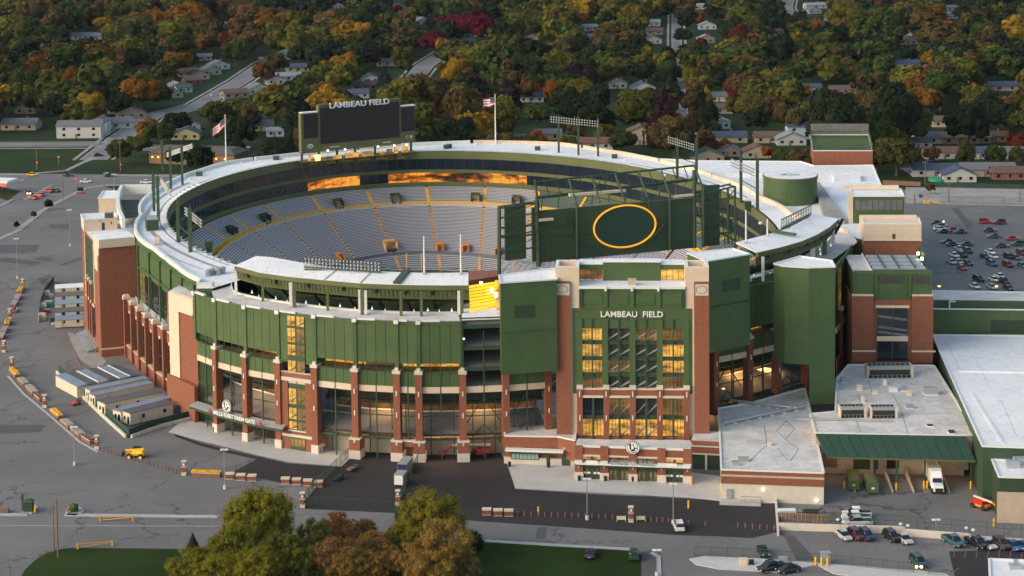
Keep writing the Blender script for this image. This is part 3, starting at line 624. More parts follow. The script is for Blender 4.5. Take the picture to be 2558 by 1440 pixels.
for i in range(4): b.hexa([(*P[i], 4.3), (*P[i+1], 4.3), (*inwards(P[i+1], .3), 4.3), (*inwards(P[i], .3), 4.3)], [(*P[i], 4.9), (*P[i+1], 4.9), (*inwards(P[i+1], .3), 4.9), (*inwards(P[i], .3), 4.9)])
b.build('canopy_fascia', 'greenst', gt)
pl = VP(P[0], P[4]); pm = VP(P[1]-0, P[3])
text('lettering', 'MILLS FLEET FARM GATE', pm, pm.L/2, 5.05, .95, .55, 'white', gt, width=pm.L*.86)
for u in (-.3, pm.L+.5): MB().hexa([pm.P(u-.5, 5.1, .5), pm.P(u+.5, 5.1, .5), pm.P(u+.5, 5.1, .3), pm.P(u-.5, 5.1, .3)], [pm.P(u-.1, 6.1, .5), pm.P(u+.3, 5.7, .5), pm.P(u+.3, 5.7, .3), pm.P(u-.1, 6.1, .3)]).build('red_mark', 'red', gt)
# ---------------------------------------------------------------- round emblems
def emblem(pl, u, z, r, off, label):
    e = thing('round_emblem', label, 'emblem', pl.P(u, z, off))
    def disc(r0, o0, o1, m, nm, n=28, kx=1.):
        MB().hexa([pl.P(u+kx*r0*math.cos(2*math.pi*i/n), z+r0*math.sin(2*math.pi*i/n), o1) for i in range(n)], [pl.P(u+kx*r0*math.cos(2*math.pi*i/n), z+r0*math.sin(2*math.pi*i/n), o0) for i in range(n)]).build(nm, m, e)
    disc(r, off, off-.25, 'white', 'disc'); 
    b = MB(); n = 28
    for i in range(n):
        a, c = 2*math.pi*i/n, 2*math.pi*(i+1)/n
        b.quad(pl.P(u+r*.78*math.cos(a), z+r*.78*math.sin(a), off+.02), pl.P(u+r*.78*math.cos(c), z+r*.78*math.sin(c), off+.02), pl.P(u+r*.72*math.cos(c), z+r*.72*math.sin(c), off+.02), pl.P(u+r*.72*math.cos(a), z+r*.72*math.sin(a), off+.02))
        b.quad(pl.P(u+r*1.*math.cos(a), z+r*1.*math.sin(a), off+.02), pl.P(u+r*1.*math.cos(c), z+r*1.*math.sin(c), off+.02), pl.P(u+r*.96*math.cos(c), z+r*.96*math.sin(c), off+.02), pl.P(u+r*.96*math.cos(a), z+r*.96*math.sin(a), off+.02))
    b.build('ring', 'black', e)
    for s_, up_ in (('LAMBEAU', 1), ('FIELD', -1)):
        n = len(s_)
        for i, ch in enumerate(s_):
            a = math.pi/2-up_*0 if 0 else 0
            th = math.radians(90-(i-(n-1)/2)*(20 if up_ > 0 else 17)) if up_ > 0 else math.radians(270+(i-(n-1)/2)*17)
            text('letter', ch, pl, u+r*.86*math.cos(th), z+r*.86*math.sin(th)-r*.07, r*.15, off+.03, 'black', e, width=r*.12 if ch != 'I' else r*.04, ext=.04)
    def shape(pts, nm):    # running figure: arm, body, ball and leg as a flat relief
        MB().hexa([pl.P(u+x*r, z+y*r, off+.01) for x, y in pts], [pl.P(u+x*r, z+y*r, off+.07) for x, y in pts]).build(nm, 'black', e)
    shape([(-.52, .42), (-.32, .52), (-.2, .42), (-.26, .22), (-.22, -.3), (-.4, -.3), (-.44, .2), (-.55, .26)], 'relief')
    shape([(.02, .5), (.14, .42), (.2, .2), (.1, .12), (.04, .25)], 'relief'); shape([(.22, .02), (.62, -.06), (.6, -.2), (.3, -.18), (.12, -.3)], 'relief')
    shape([(-.3, -.36), (.0, -.3), (.3, -.22), (.34, -.42), (.1, -.58), (-.2, -.55)], 'relief')
    return e
q = bays['AB']; uz = q.uz(579, 1012); emblem(q, uz[0], uz[1], 1.5, 1.6, 'round black and white emblem of a player above the left gate canopy')
# ---------------------------------------------------------------- front wing: canopy over the club deck
def canopy(outer, inner, zo, zi, posts, zdeck, name, label):
    t = thing('deck_canopy', label, 'canopy', (*W2(*outer[len(outer)//2], zo), 0))
    O = [W(x, y, zo) for x, y in outer]; I = [W(x, y, zi) for x, y in inner]
    n = len(O)
    for i in range(n-1):
        MB().hexa([O[i]-[0, 0, .3], O[i+1]-[0, 0, .3], I[i+1]-[0, 0, .3], I[i]-[0, 0, .3]], [O[i], O[i+1], I[i+1], I[i]]).build('roof_panel', 'roof', t)
        pl = VP(O[i][:2], O[i+1][:2]); L = pl.L; b = MB()
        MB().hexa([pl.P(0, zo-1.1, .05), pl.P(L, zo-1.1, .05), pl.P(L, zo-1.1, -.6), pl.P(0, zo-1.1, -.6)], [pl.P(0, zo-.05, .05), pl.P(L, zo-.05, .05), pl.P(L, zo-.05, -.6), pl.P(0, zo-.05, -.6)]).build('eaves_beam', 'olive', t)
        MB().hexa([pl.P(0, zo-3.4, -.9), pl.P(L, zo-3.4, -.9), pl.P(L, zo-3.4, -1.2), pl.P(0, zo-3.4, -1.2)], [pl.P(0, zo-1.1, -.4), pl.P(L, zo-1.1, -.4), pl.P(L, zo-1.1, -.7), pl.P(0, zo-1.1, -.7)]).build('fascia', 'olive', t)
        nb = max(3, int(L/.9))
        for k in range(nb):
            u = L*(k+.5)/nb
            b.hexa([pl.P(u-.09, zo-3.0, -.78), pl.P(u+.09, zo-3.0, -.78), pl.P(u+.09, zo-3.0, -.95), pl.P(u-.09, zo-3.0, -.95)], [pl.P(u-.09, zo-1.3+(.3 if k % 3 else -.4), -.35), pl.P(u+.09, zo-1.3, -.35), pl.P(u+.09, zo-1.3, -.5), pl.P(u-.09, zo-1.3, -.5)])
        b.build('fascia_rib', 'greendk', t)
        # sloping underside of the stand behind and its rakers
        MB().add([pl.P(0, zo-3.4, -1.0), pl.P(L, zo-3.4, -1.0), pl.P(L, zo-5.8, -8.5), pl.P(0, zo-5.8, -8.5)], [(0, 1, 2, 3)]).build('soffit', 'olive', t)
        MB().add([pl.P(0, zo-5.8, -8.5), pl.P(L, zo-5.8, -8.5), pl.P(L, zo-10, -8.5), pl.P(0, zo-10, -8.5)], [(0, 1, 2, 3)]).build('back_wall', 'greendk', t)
        MB().beam(pl.P(L*.5, zo-1.2, .0), pl.P(L*.5, zo-5.0, -3.5), .45, .6).beam(pl.P(L*.5, zo-5.0, -3.5), pl.P(L*.5, zo-8.5, -8), .4, .6).build('raker', 'greendk', t)
        MB().beam(pl.P(0, zo-5.6, -6.5), pl.P(L, zo-5.6, -6.5), .25, .25).build('pipe_rail', 'olive', t)
        for k in range(max(2, int(L/4))):
            u = L*(k+.5)/max(2, int(L/4)); a = MB(); p = pl.P(u, zo-6.3, -3.+(k % 2)*1.5)
            l_ = a.tube(p, (p[0], p[1], p[2]+2.2), .03).build('lamp_rod', 'dark', t); MB().cyl((p[0], p[1]), .30, p[2]-.25, p[2]+.05, 8, .08).cyl((p[0], p[1]), .08, p[2]+.05, p[2]+.4, 6).build('pendant_lamp', 'globe', t)
    for j, (x, y, m, w_) in enumerate(posts):
        p = W(x, y, zdeck); MB().cbox((p[0], p[1], zdeck-3.5 if m != 'rail' else zdeck), (w_, w_, zo-.4-zdeck+(3.5 if m != 'rail' else 0))).build('post', m, t)
    return t, O, I
c1, O1, I1 = canopy([(586, 664), (647, 681), (725, 692), (810, 700), (900, 708), (975, 711), (1048, 712.5), (1110, 713), (1170, 713)], [(640, 640), (680, 643), (751, 656), (846, 671), (931, 677), (990, 680), (1055, 682), (1110, 682), (1170, 681)], 36.6, 37.8,
    [(590, 738, 'rail', .6), (657, 751, 'olive', .6), (727, 764, 'rail', .7), (736, 766, 'olive', .7), (819, 774, 'olive', .6), (899, 783, 'rail', .6), (905, 784, 'olive', .7), (914, 785, 'rail', .6), (1002, 787, 'olive', .6), (1053, 788, 'olive', .6), (1147, 786, 'rail', .7), (1154, 786, 'olive', .7)], 31.0, 'deck_canopy', 'long curved white canopy roof over the dark club deck of the front wing')
b = MB().beam(np.array(I1[5])+[2.4, 0, .3], np.array(O1[5])+[1.4, 0, .3], 1.6, .5); b.build('roof_walkway', 'greenst', c1)
for (u, i) in ((0, 3), (0, 4)): MB().beam(I1[i]+[0, 0, .05], O1[i]+[0, 0, .05], .3, .12).build('roof_seam', 'grey', c1)
b = MB(); T_ = I1
for i in range(4, 8): b.beam(T_[i]+[0, .5, .8], T_[i+1]+[0, .5, .8], .12, .12); b.beam(T_[i]+[0, .5, .1], T_[i+1]+[0, .5, .1], .2, .3)
b.build('roof_railing', 'greenst', c1)
c2, O2, I2 = canopy([(1893, 631), (1950, 618), (2000, 604), (2040, 587), (2072, 568), (2096, 547)], [(1838, 606), (1885, 594), (1933, 582), (1975, 569), (2005, 555), (2030, 536)], 38.6, 39.4,
    [(1906, 703, 'rail', .6), (2027, 646, 'rail', .6), (2033, 644, 'rail', .6), (2082, 613, 'rail', .6), (2060, 628, 'olive', .9)], 32.5, 'deck_canopy', 'curved white canopy roof over the right club deck beside the green fin wall')
MB().beam(O2[-1]+[1, 0, 0], O2[-1]+[-1.0, .5, -4], .6, .8).build('end_frame', 'dark', c2)
MB().beam(I2[2]+[0, 0, .4], O2[2]*.5+I2[2]*.5+[2, 0, .6], 1.0, .5).build('roof_walkway', 'greenst', c2)
# white masts on the canopy roofs
for (x, yb, yt, k, z) in ((1060, 684, 590, 'taller left', 37.8), (1151.5, 684, 585, 'right', 37.8), (1863.5, 607, 525, 'left', 39.3), (1917, 591, 547, 'short right', 39.3)):
    p = W(x, yb, z); q = WD(x, yt, p[1]); m_ = thing('white_mast', 'slim white mast, %s of the pair standing on the %s canopy roof' % (k, 'front' if x < 1300 else 'right'), 'mast', p, 'slim white masts on the canopy roofs'); MB().tube(p, (p[0], p[1], q[2]), .22, .16).build('shaft', 'rail', m_); MB().cbox((p[0], p[1], p[2]), (.8, .8, .25)).build('foot', 'creamdk', m_)
for (x, yb, yt) in ((1016, 680, 634), (1053, 680, 634)):
    p = W(x, yb+30, 2.0); p = bowl(math.pi/2, 1.0); z0 = -1.5; q = WD(x, yt, 520); q2 = WD(x, yb+6, 520)
    m_ = MB().tube((q[0], 520, -1), (q[0], 520, q[2]), .22, .22); 
    tag(m_.build('goal_upright', 'yellow'), 'yellow goal upright rising behind the front canopy, %s of the pair' % ('left' if x < 1030 else 'right'), 'goal post', 'yellow uprights of the near goal')
# ---------------------------------------------------------------- yellow lit stair hall between canopy and green block
q = bays['HI']
A, B_, C_, D_ = W(1171, 714, 36), W(1243, 703, 36.5), W(1238, 774, 31), W(1175, 787, 31)
sh = thing('lit_stair_hall', 'bright yellow lit hall between the front canopy and the green block', 'stair hall', (*C_[:2], 0))
b = MB()
for k in range(9):
    t0, t1 = k/9, (k+.93)/9; l0, r0, l1, r1 = A+(D_-A)*t0, B_+(C_-B_)*t0, A+(D_-A)*t1, B_+(C_-B_)*t1
    b.add([l0, r0, r1+[0, .25, 0], l1+[0, .25, 0]], [(0, 3, 2, 1)])
b.build('ceiling_panel', 'glow', sh)
MB().quad(W(1236, 700, 36.5), W(1252, 700, 36.5), W(1253, 780, 31), W(1240, 780, 31)).build('side_wall', 'lit', sh)
MB().prism(pxs([(1170, 702), (1244, 690), (1244, 676), (1170, 676)], 33.5), 27, 33.5).build('back_wall', 'brick', sh)
for (x, y) in ((1202, 714), (1229, 730), (1239, 741)): p = W(x, y, 35.5-(y-710)*.05); MB().cbox(p-[0, .6, 0], (.7, .4, 1.0)).build('ceiling_lamp', 'whitelamp', sh)
# ---------------------------------------------------------------- green blocks flanking the entrance
def block(name, label, top, zt_, z0, m='green', cap='roof', cat='building', par=None, capz=.02):
    T = pxs(top, zt_); t = par or thing(name, label, cat, (*T[0], 0))
    b = MB().prism(T, z0, zt_-.02).build('walls', m, t); fix_normals(b); MB().sheet(T, zt_+.004).build('roof', cap, t)
    k = MB(); n = len(T)
    for i in range(n): k.beam((*T[i], zt_+.14), (*T[(i+1) % n], zt_+.14), .4, .28)
    k.build('coping', 'rail', t)
    return t
g1_ = block('green_block', 'tall flat roofed green block left of the brick entrance tower', [(1250, 709), (1391, 700), (1391, 671), (1247, 690)], 40.2, 20.3)
pl = VP(W(1252, 709, 40.2), W(1390, 700, 40.2)); 
r = pl.uz(1285, 765), pl.uz(1336, 792); MB().vrect(pl, r[0][0], r[1][1], r[1][0], r[0][1], .08, .1).build('louvre', 'greendk', g1_)
MB().vrect(pl, .2, 29.6, pl.L, 30.0, .15, .2).build('trim', 'green', g1_)
g2_ = block('green_block', 'tall dark green block right of the brick entrance tower', [(1765, 655), (1873, 637), (1831, 623), (1717, 634)], 40.6, 19.8)
pl = VP(W(1772, 654, 40.6), W(1873, 637, 40.6)); r = pl.uz(1807, 702), pl.uz(1849, 722); MB().vrect(pl, r[0][0], r[1][1], r[1][0], r[0][1], .08, .1).build('louvre', 'greendk', g2_)
MB().vrect(pl, .5, 30.0, pl.L, 30.3, .12, .15).build('trim', 'greendk', g2_)
fin = block('green_fin', 'tall smooth dark green wall block overhanging the right side of the stadium', [(1933, 661), (1960, 667.5), (2020, 671), (2086, 669), (2078, 653), (1999, 642)], 37.7, 15.5)
MB().prism(pxs([(2022, 671), (2086, 669), (2080, 656), (2022, 650)], 37.7), 6.3, 15.6).build('leg', 'green', fin)
# ================================================================== brick entrance tower
E0 = VP((8.7, 409.2), (41.3, 407.2))
ent = thing('entrance_tower', 'brick and cream entrance tower with green glazed front and LAMBEAU FIELD lettering', 'building', (25, 408, 0))
def R(pl, x0, y0, x1, y1, off, th, nm, m, par, lab=None):
    xm, ym = (x0+x1)/2, (y0+y1)/2; u0 = pl.uz(x0, ym)[0]; u1 = pl.uz(x1, ym)[0]; z1 = pl.uz(xm, y0)[1]; z0 = pl.uz(xm, y1)[1]
    return MB().vrect(pl, u0, z0, u1, z1, off, th).build(nm, m, par, label=lab)
E_L = 33.05; ZTP = 42.8
# piers
for s, (a, c) in enumerate(((0, 5.1), (E_L-5.1, E_L))):
    o0, o1 = (a, a+3.2) if s == 0 else (c-3.2, c)
    i0, i1 = (o1, c) if s == 0 else (a, o0)
    MB().vrect(E0, a, 33.4, c, ZTP-1.3, -.3, 6.9).build('pier_core', 'cream', ent); MB().vrect(E0, a if s == 0 else a+.75, 3, c-.65 if s == 0 else c, 33.4, -.3, 6.9).build('pier_core', 'cream', ent)
    MB().vrect(E0, o0, 3, o1, 36.55, 0.3, 6.9).build('brick_pier', 'brick', ent)
    MB().vrect(E0, o0, 39.2, o1, 39.6, 0.2, .6).build('brick_band', 'brick', ent)
    MB().vrect(E0, o0, 36.55, o0+.12, 39.2, .2, .6).vrect(E0, o1-.12, 36.55, o1, 39.2, .2, .6).build('brick_band', 'brick', ent)
    pp = MB().vrect(E0, o0+.12, 36.6, o1-.12, 39.15, .1, .5).build('medallion_plate', 'plinth', ent)
    uc = (o0+o1)/2
    for rr, oo, mm, nn in ((1.2, .14, 'dark', 'medallion_ring'), (1.08, .17, 'plinth', 'medallion')):
        MB().hexa([E0.P(uc+rr*math.cos(k*math.pi/12), 37.9+rr*.66*math.sin(k*math.pi/12), .1) for k in range(24)], [E0.P(uc+rr*math.cos(k*math.pi/12), 37.9+rr*.66*math.sin(k*math.pi/12), oo) for k in range(24)]).build(nn, mm, pp)
    # parapet box at the top of the pier: open U seen from above
    for (x0, x1, y0, y1) in ((a, a+.7, -.3, -7.2), (c-.7, c, -.3, -7.2), (a+.7, c-.7, -.3, -.8), (a+.7, c-.7, -6.7, -7.2)):
        MB().vrect(E0, x0, ZTP-1.3, x1, ZTP-.08, y0, y0-y1).build('pier_parapet', 'cream', ent); MB().vrect(E0, x0, ZTP-.08, x1, ZTP, y0, y0-y1).build('coping', 'rail', ent)
    MB().vrect(E0, a+.7, ZTP-1.3, c-.7, ZTP-1.25, -.8, 5.9).build('pier_roof', 'creamdk', ent)
    if s: 
        for k in range(3): MB().vrect(E0, a+1.3+k*1.0, ZTP-1.25, a+1.8+k*1.0, ZTP-.5, -3-.3*k, .6).build('roof_vent', 'grey', ent)
# side walls of the tower down to the ring
MB().vrect(E0, .1, 0, 5.0, 34.6, -6.5, 18).build('side_wall', 'brick', ent); MB().vrect(E0, E_L-5.0, 0, E_L-.1, 34.6, -6.5, 18).build('side_wall', 'brick', ent)
MB().vrect(E0, .3, 34.6, 5.0, 39, -7.3, 14).build('side_wall', 'cream', ent); MB().vrect(E0, E_L-5.0, 34.6, E_L-.3, 39, -7.3, 14).build('side_wall', 'green', ent)
i0, i1 = 5.1, E_L-5.1
# green front with ledge and the set-back upper wall
ZL = 38.5
MB().vrect(E0, i0, ZL-.5, i1, ZL, .1, 6.2).build('ledge', 'roof', ent)
for u in np.linspace(i0+.1, i1-.1, 5)[1:-1]: MB().vrect(E0, u-.25, ZL-.9, u+.25, ZL-.05, .5, .8).build('scupper', 'rail', ent)
MB().vrect(E0, (i0+i1)/2-.9, ZL, (i0+i1)/2+.9, ZL+1.3, -1.2, 1.4).build('roof_hatch', 'creamdk', ent)
up0 = i0+(i1-i0)*.225; up1 = i0+(i1-i0)*.775
MB().vrect(E0, up0, ZL, up1, 42.6, -5.8, 3).build('upper_wall', 'green', ent); MB().vrect(E0, up0-.1, 42.6, up1+.1, 42.8, -5.6, 3.2).build('upper_roof', 'roof', ent)
MB().vrect(E0, i0, 40.9, up0, 42.0, -6.2, 4.5).build('upper_wall', 'green', ent); MB().vrect(E0, up1, 40.9, i1, 42.0, -6.2, 4.5).build('upper_wall', 'green', ent)
MB().vrect(E0, i0, 42.0, up0, 42.2, -6.1, 4.6).build('upper_roof', 'roof', ent); MB().vrect(E0, up1, 42.0, i1, 42.2, -6.1, 4.6).build('upper_roof', 'roof', ent)
for (a, c, m) in ((i0, up0, 'litdim'), (up1, i1, 'lit')):
    wn = MB().vrect(E0, a+.1, ZL, c-.1, 40.9, -7.2, .3).build('lobby_window', m, ent)
    for k in range(4): MB().vrect(E0, a+(c-a)*k/4, ZL, a+(c-a)*k/4+.08, 40.9, -7.1, .1).build('glazing_bar', 'greendk', wn)
# main green wall: four bays
W4 = (i1-i0)/4
PB = [(5.75, 9.95), (11.3, 15.9), (17.2, 21.8), (23.1, 27.6)]; PLC = [(4.4, 5.75), (9.95, 11.3), (15.9, 17.2), (21.8, 23.1), (27.6, 28.8)]
ZTOPW, ZSIGN0, ZWT, ZWB = ZL-.5, 31.9, 29.2, 15.1
for k in range(4):
    a, c = i0+W4*k, i0+W4*(k+1)
    MB().vrect(E0, a, ZSIGN0+2.1, c, ZTOPW, -.35, .3).build('wall_panel', 'green', ent)
    MB().vrect(E0, a+.8, ZSIGN0+2.8, c-.8, ZTOPW-1.3, -.22, .14).build('wall_panel', 'green', ent)
    MB().vrect(E0, a, ZSIGN0+1.8, c, ZSIGN0+2.1, -.2, .3).build('trim', 'green', ent)
    MB().vrect(E0, a, ZSIGN0-.6, c, ZSIGN0+1.8, -.3, .3).build('sign_wall', 'green', ent)
    MB().vrect(E0, PB[k][0], ZWT, PB[k][1], ZSIGN0-.6, -.45, .2).build('wall_panel', 'green', ent)
for k in range(5):
    u = i0+W4*k; w_ = .42 if 0 < k < 4 else .75
    MB().vrect(E0, u-w_ if k else u, ZSIGN0+2.1, u+w_ if k < 4 else u, ZTOPW, .0, .6).build('pilaster', 'green' if 0 < k < 4 else 'greendk', ent)
    MB().vrect(E0, PLC[k][0], ZWB, PLC[k][1], ZSIGN0-.6, -.1, .7).build('pilaster', 'green', ent)
MB().vrect(E0, i0-1.5, ZWB-.2, i0, ZSIGN0+1.8, -.25, .4).build('wall_panel', 'green', ent); MB().vrect(E0, i1, ZWB-.2, i1+1.5, ZSIGN0+1.8, -.25, .4).build('wall_panel', 'green', ent)
# glazing of the upper hall: five storeys of panes with lit floors behind
litp = {0: ('lit', 'litdim', 'lit', 'litdim'), 3: ('litdim', 'lit', 'lit', 'litdim'), 1: ('litdim', 'inner', 'litdim', 'inner'), 2: ('litdim', 'inner', 'inner', 'litdim')}
def hall(z0, z1, nst, a0, off, par, seq, gl='greenst', midw=.16):
    for k in range(4):
        a, c = a0[k]
        sh_ = (z1-z0)/nst
        for j in range(nst):
            zb = z0+sh_*j
            m = seq[k][j % len(seq[k])]
            for (l, r_) in ((a, (a+c)/2-midw), ((a+c)/2+midw, c)):
                wd = MB().vrect(E0, l, zb+.75, r_, zb+sh_, off-.9, .2).build('lobby_window', m, par)
                MB().vrect(E0, l, zb+.8, r_, zb+.95, off-.3, .1).build('sill', 'greenst', wd)
                for g in (1, 2): MB().vrect(E0, l+(r_-l)*g/3-.04, zb+.75, l+(r_-l)*g/3+.04, zb+sh_, off-.75, .08).build('glazing_bar', 'greendk', wd)
                if k in (1, 2): MB().hexa([E0.P(l, zb+.9, off-.6), E0.P(r_, zb+sh_*.62, off-.6), E0.P(r_, zb+sh_*.62, off-.8), E0.P(l, zb+.9, off-.8)], [E0.P(l, zb+1.3, off-.6), E0.P(r_, zb+sh_*.62+.4, off-.6), E0.P(r_, zb+sh_*.62+.4, off-.8), E0.P(l, zb+1.3, off-.8)]).build('stair_flight', 'grey', wd)
            MB().vrect(E0, a-.2, zb, c+.2, zb+.75, off-.35, .3).build('spandrel', 'greenst', par)
        MB().vrect(E0, (a+c)/2-midw, z0, (a+c)/2+midw, z1+(.0), off, .4).build('mullion', gl, par)
seq = [('litdim', 'lit', 'lit', 'lit'), ('inner', 'litdim', 'inner', 'inner'), ('inner', 'inner', 'inner', 'litdim'), ('litdim', 'lit', 'lit', 'litdim')]
hall(ZWB, ZWT, 4, PB, -.1, ent, seq)
for k in range(4):
    u = sum(PB[k])/2; MB().vrect(E0, u-.16, ZWT, u+.16, ZSIGN0-.6, -.2, .3).build('mullion', 'greenst', ent)
# brick middle band and brick lower frame
MB().vrect(E0, i0-.7, 14.3, i1+.9, 15.9, .15, .9).build('brick_band', 'brick', ent); MB().vrect(E0, i0-.7, 15.85, i1+.9, 16.15, .25, 1.0).build('stone_band', 'cream', ent)
for k in range(4):
    a, c = (5.7, 11.4, 17.2, 23.0)[k], (10.2, 15.95, 21.8, 27.6)[k]; MB().vrect(E0, a, 14.1, c, 14.6, .35, .5).build('stone_band', 'plinth', ent)
cols5 = [5.07, 10.8, 16.55, 22.4, 28.2]
for k, u in enumerate(cols5):
    MB().vrect(E0, u-.62, 4.2, u+.62, 16.0, .45, 1.2).build('brick_pier', 'brick', ent); cp = MB().vrect(E0, u-.68, 16.0, u+.68, 16.9, .55, 1.0).build('pier_cap', 'plinth', ent)
    for z in (15.0, 9.7): MB().vrect(E0, u-.1, z-.6, u+.1, z+.6, .6, .2).build('wall_light', 'white', ent)
seq2 = [('lit', 'glass'), ('lit', 'litdim'), ('lit', 'inner'), ('lit', 'litdim')]
hall(4.2, 14.2, 2, [(cols5[k]+.62, cols5[k+1]-.62) for k in range(4)], .0, ent, seq2, midw=.22)
text('lettering', 'LAMBEAU  FIELD', E0, (i0+i1)/2-.05, ZSIGN0-.05, 1.25, -.1, 'white', ent, width=13.4, ext=.3)
# inner cream steps of the piers (narrower below the sign)
# ---------------------------------------------------------------- porch
E1 = VP(W2(1437, 1197), W2(1727, 1208)); porch = ent
PL = E1.L; PH = 7.4
MB().vrect(E1, .1, PH-.25, PL-.1, PH-.08, -.4, 4.2).build('porch_roof', 'roofold', ent); MB().vrect(E0, 3, 2, E_L-3, 5.4, -.2, 1).build('brick_wall', 'brick', ent); MB().vrect(E0, i0-1, 4.1, i1+1, 4.9, .5, .4).build('stone_band', 'rail', ent)
fac = [0, .205, .475, .745, 1.0]; pc = [.8, PL*.25+.1, PL*.5, PL*.75-.1, PL-.8]
for k, u in enumerate(pc):
    b_ = MB().vrect(E1, u-.85, 1.6, u+.85, PH-.2, .25, 1.6).build('brick_pier', 'brick', ent); MB().vrect(E1, u-.95, 0, u+.95, 1.6, .35, 1.8).build('pier_base', 'plinth', b_)
    MB().vrect(E1, u-.8, 3.9, u+.8, 4.25, 1.3, 1.0).build('pier_cap', 'rail', b_)
    MB().vrect(E1, u-.09, 2.6, u+.09, 3.4, .45, .2).build('wall_light', 'white', b_)
for k in range(4):
    a, c = pc[k]+.85, pc[k+1]-.85
    MB().vrect(E1, a, 5.3, c, PH-.5, -.1, .9).build('brick_band', 'brick', ent); MB().vrect(E1, a, PH-.5, c, PH-.1, 0, 1.1).build('parapet', 'rail', ent); MB().vrect(E1, a-.1, 5.0, c+.1, 5.35, .1, .4).build('stone_band', 'plinth', ent)
    lit_ = k in (1, 2); md = (a+c)/2
    for (l, r_) in ((a, md-.25), (md+.25, c)):
        MB().vrect(E1, l, 4.1, r_, 5.0, -.6, .2).build('lobby_window', 'lit' if k in (0, 3) else 'litdim', ent)
        MB().vrect(E1, l+.1, 2.75, r_-.1, 3.6, -.5, .2).build('lobby_window', 'lit', ent)
        MB().vrect(E1, l, 2.2, r_, 2.75, -.35, .2).build('door_header', 'greenst', ent)
        w_ = (r_-l)/2
        for j in range(2):
            d_ = MB().vrect(E1, l+w_*j+.05, .05, l+w_*(j+1)-.05, 2.2, -.35, .12).build('door', 'greenst' if lit_ else 'greendk', ent)
            if lit_: MB().vrect(E1, l+w_*j+.25, .9, l+w_*(j+1)-.25, 2.05, -.33, .03).vrect(E1, l+w_*j+.25, .2, l+w_*(j+1)-.25, .8, -.33, .03).build('pane', 'litdim', d_)
            else:
                uc = l+w_*(j+.5); MB().hexa([E1.P(uc+.36*math.cos(q*math.pi/6), 1.35+.26*math.sin(q*math.pi/6), -.34) for q in range(12)], [E1.P(uc+.36*math.cos(q*math.pi/6), 1.35+.26*math.sin(q*math.pi/6), -.30) for q in range(12)]).build('door_emblem', 'white', d_)
    MB().vrect(E1, md-.25, 0, md+.25, 5.0, -.2, .3).build('mullion', 'greenst', ent)
gs = thing('gate_sign', 'white canopy ledge with dark raised gate name across the entrance porch', 'sign', E1.P(PL/2, 0, 1))
MB().vrect(E1, .1, 3.55, PL-.1, 3.85, 1.3, 1.6).build('canopy_ledge', 'rail', gs); MB().vrect(E1, 0, 3.3, PL, 3.55, 1.35, 1.7).build('canopy_edge', 'greendk', gs)
text('lettering', 'SHOPKO  GATE', E1, PL*.5, 3.85, .95, 1.25, 'grey', gs, width=PL*.37, ext=.25)
for f_ in (.15, .83): MB().vrect(E1, PL*f_-1.2, 3.86, PL*f_+1.2, 4.5, 1.3, .12).build('ribbon_plate', 'white', gs)
uz = E1.uz(1581, 1115); emblem(E1, uz[0], uz[1], 1.5, .8, 'round black and white player emblem above the entrance porch roof')
# side brick wings of the tower at ground
lb = block('low_brick_wing', 'low brick wing with ticket windows left of the entrance porch', [(1262, 1091), (1393, 1093), (1437, 1102), (1437, 1080), (1392, 1040), (1252, 1046)], 5.9, 1.4, m='brick', cap='roofold')
fp = VP(W2(1265, 1161), W2(1437, 1168))
FLW = VP(W(1262, 1091, 5.9), W(1437, 1097, 5.9))
MB().vrect(FLW, -.3, 0, FLW.L, 1.4, .25, 3).build('wall_base', 'plinth', lb); MB().vrect(FLW, .2, 3.1, FLW.L*.84, 3.5, 1.6, 1.7).build('window_canopy', 'rail', lb); MB().vrect(FLW, .2, 2.9, FLW.L*.84, 3.1, 1.5, 1.6).build('canopy_edge', 'greendk', lb); MB().vrect(FLW, FLW.L*.83, 3.6, FLW.L, 3.9, .2, .3).build('stone_band', 'plinth', lb)
wn = MB().vrect(FLW, 1.3, 1.0, 7.4, 2.9, .3, .2).build('ticket_window', 'greenst', lb)
for k in range(7): MB().vrect(FLW, 1.5+k*.84, 1.2, 2.2+k*.84, 2.3, .36, .05).build('pane', 'glassgreen' if 'glassgreen' in M else 'rail', wn)
MB().vrect(FLW, 9.0, 0, 9.8, 2.2, .3, .1).build('door', 'greenst', lb); MB().vrect(FLW, 12.3, 0, 14.2, 2.2, .3, .1).build('door', 'greenst', lb)
rw = thing('service_wing', 'narrow brick wing with two green roller doors right of the entrance porch', 'building', W(1765, 1180, 0))
RW = VP(W2(1727, 1172), W2(1800, 1176))
MB().vrect(RW, 0, 3.4, RW.L+.5, 6.3, .1, 7).build('wall', 'brick', rw); MB().vrect(RW, 0, 3.3, RW.L+.4, 3.6, .2, .3).build('stone_band', 'plinth', rw); MB().vrect(RW, 0, 5.0, RW.L+.4, 5.25, .2, .3).build('stone_band', 'plinth', rw); MB().vrect(RW, 0, 6.3, RW.L+.5, 6.35, .1, 7).build('roof', 'roofold', rw)
for k in (0, 1): MB().vrect(RW, .3+k*3.1, 0, 2.95+k*3.1, 3.3, -.2, .2).build('roller_door', 'greendk', rw)
MB().vrect(RW, 2.95, 0, 3.4, 3.3, .1, .4).vrect(RW, RW.L+.1, 0, RW.L+.5, 3.3, .1, .4).build('jamb', 'plinth', rw)
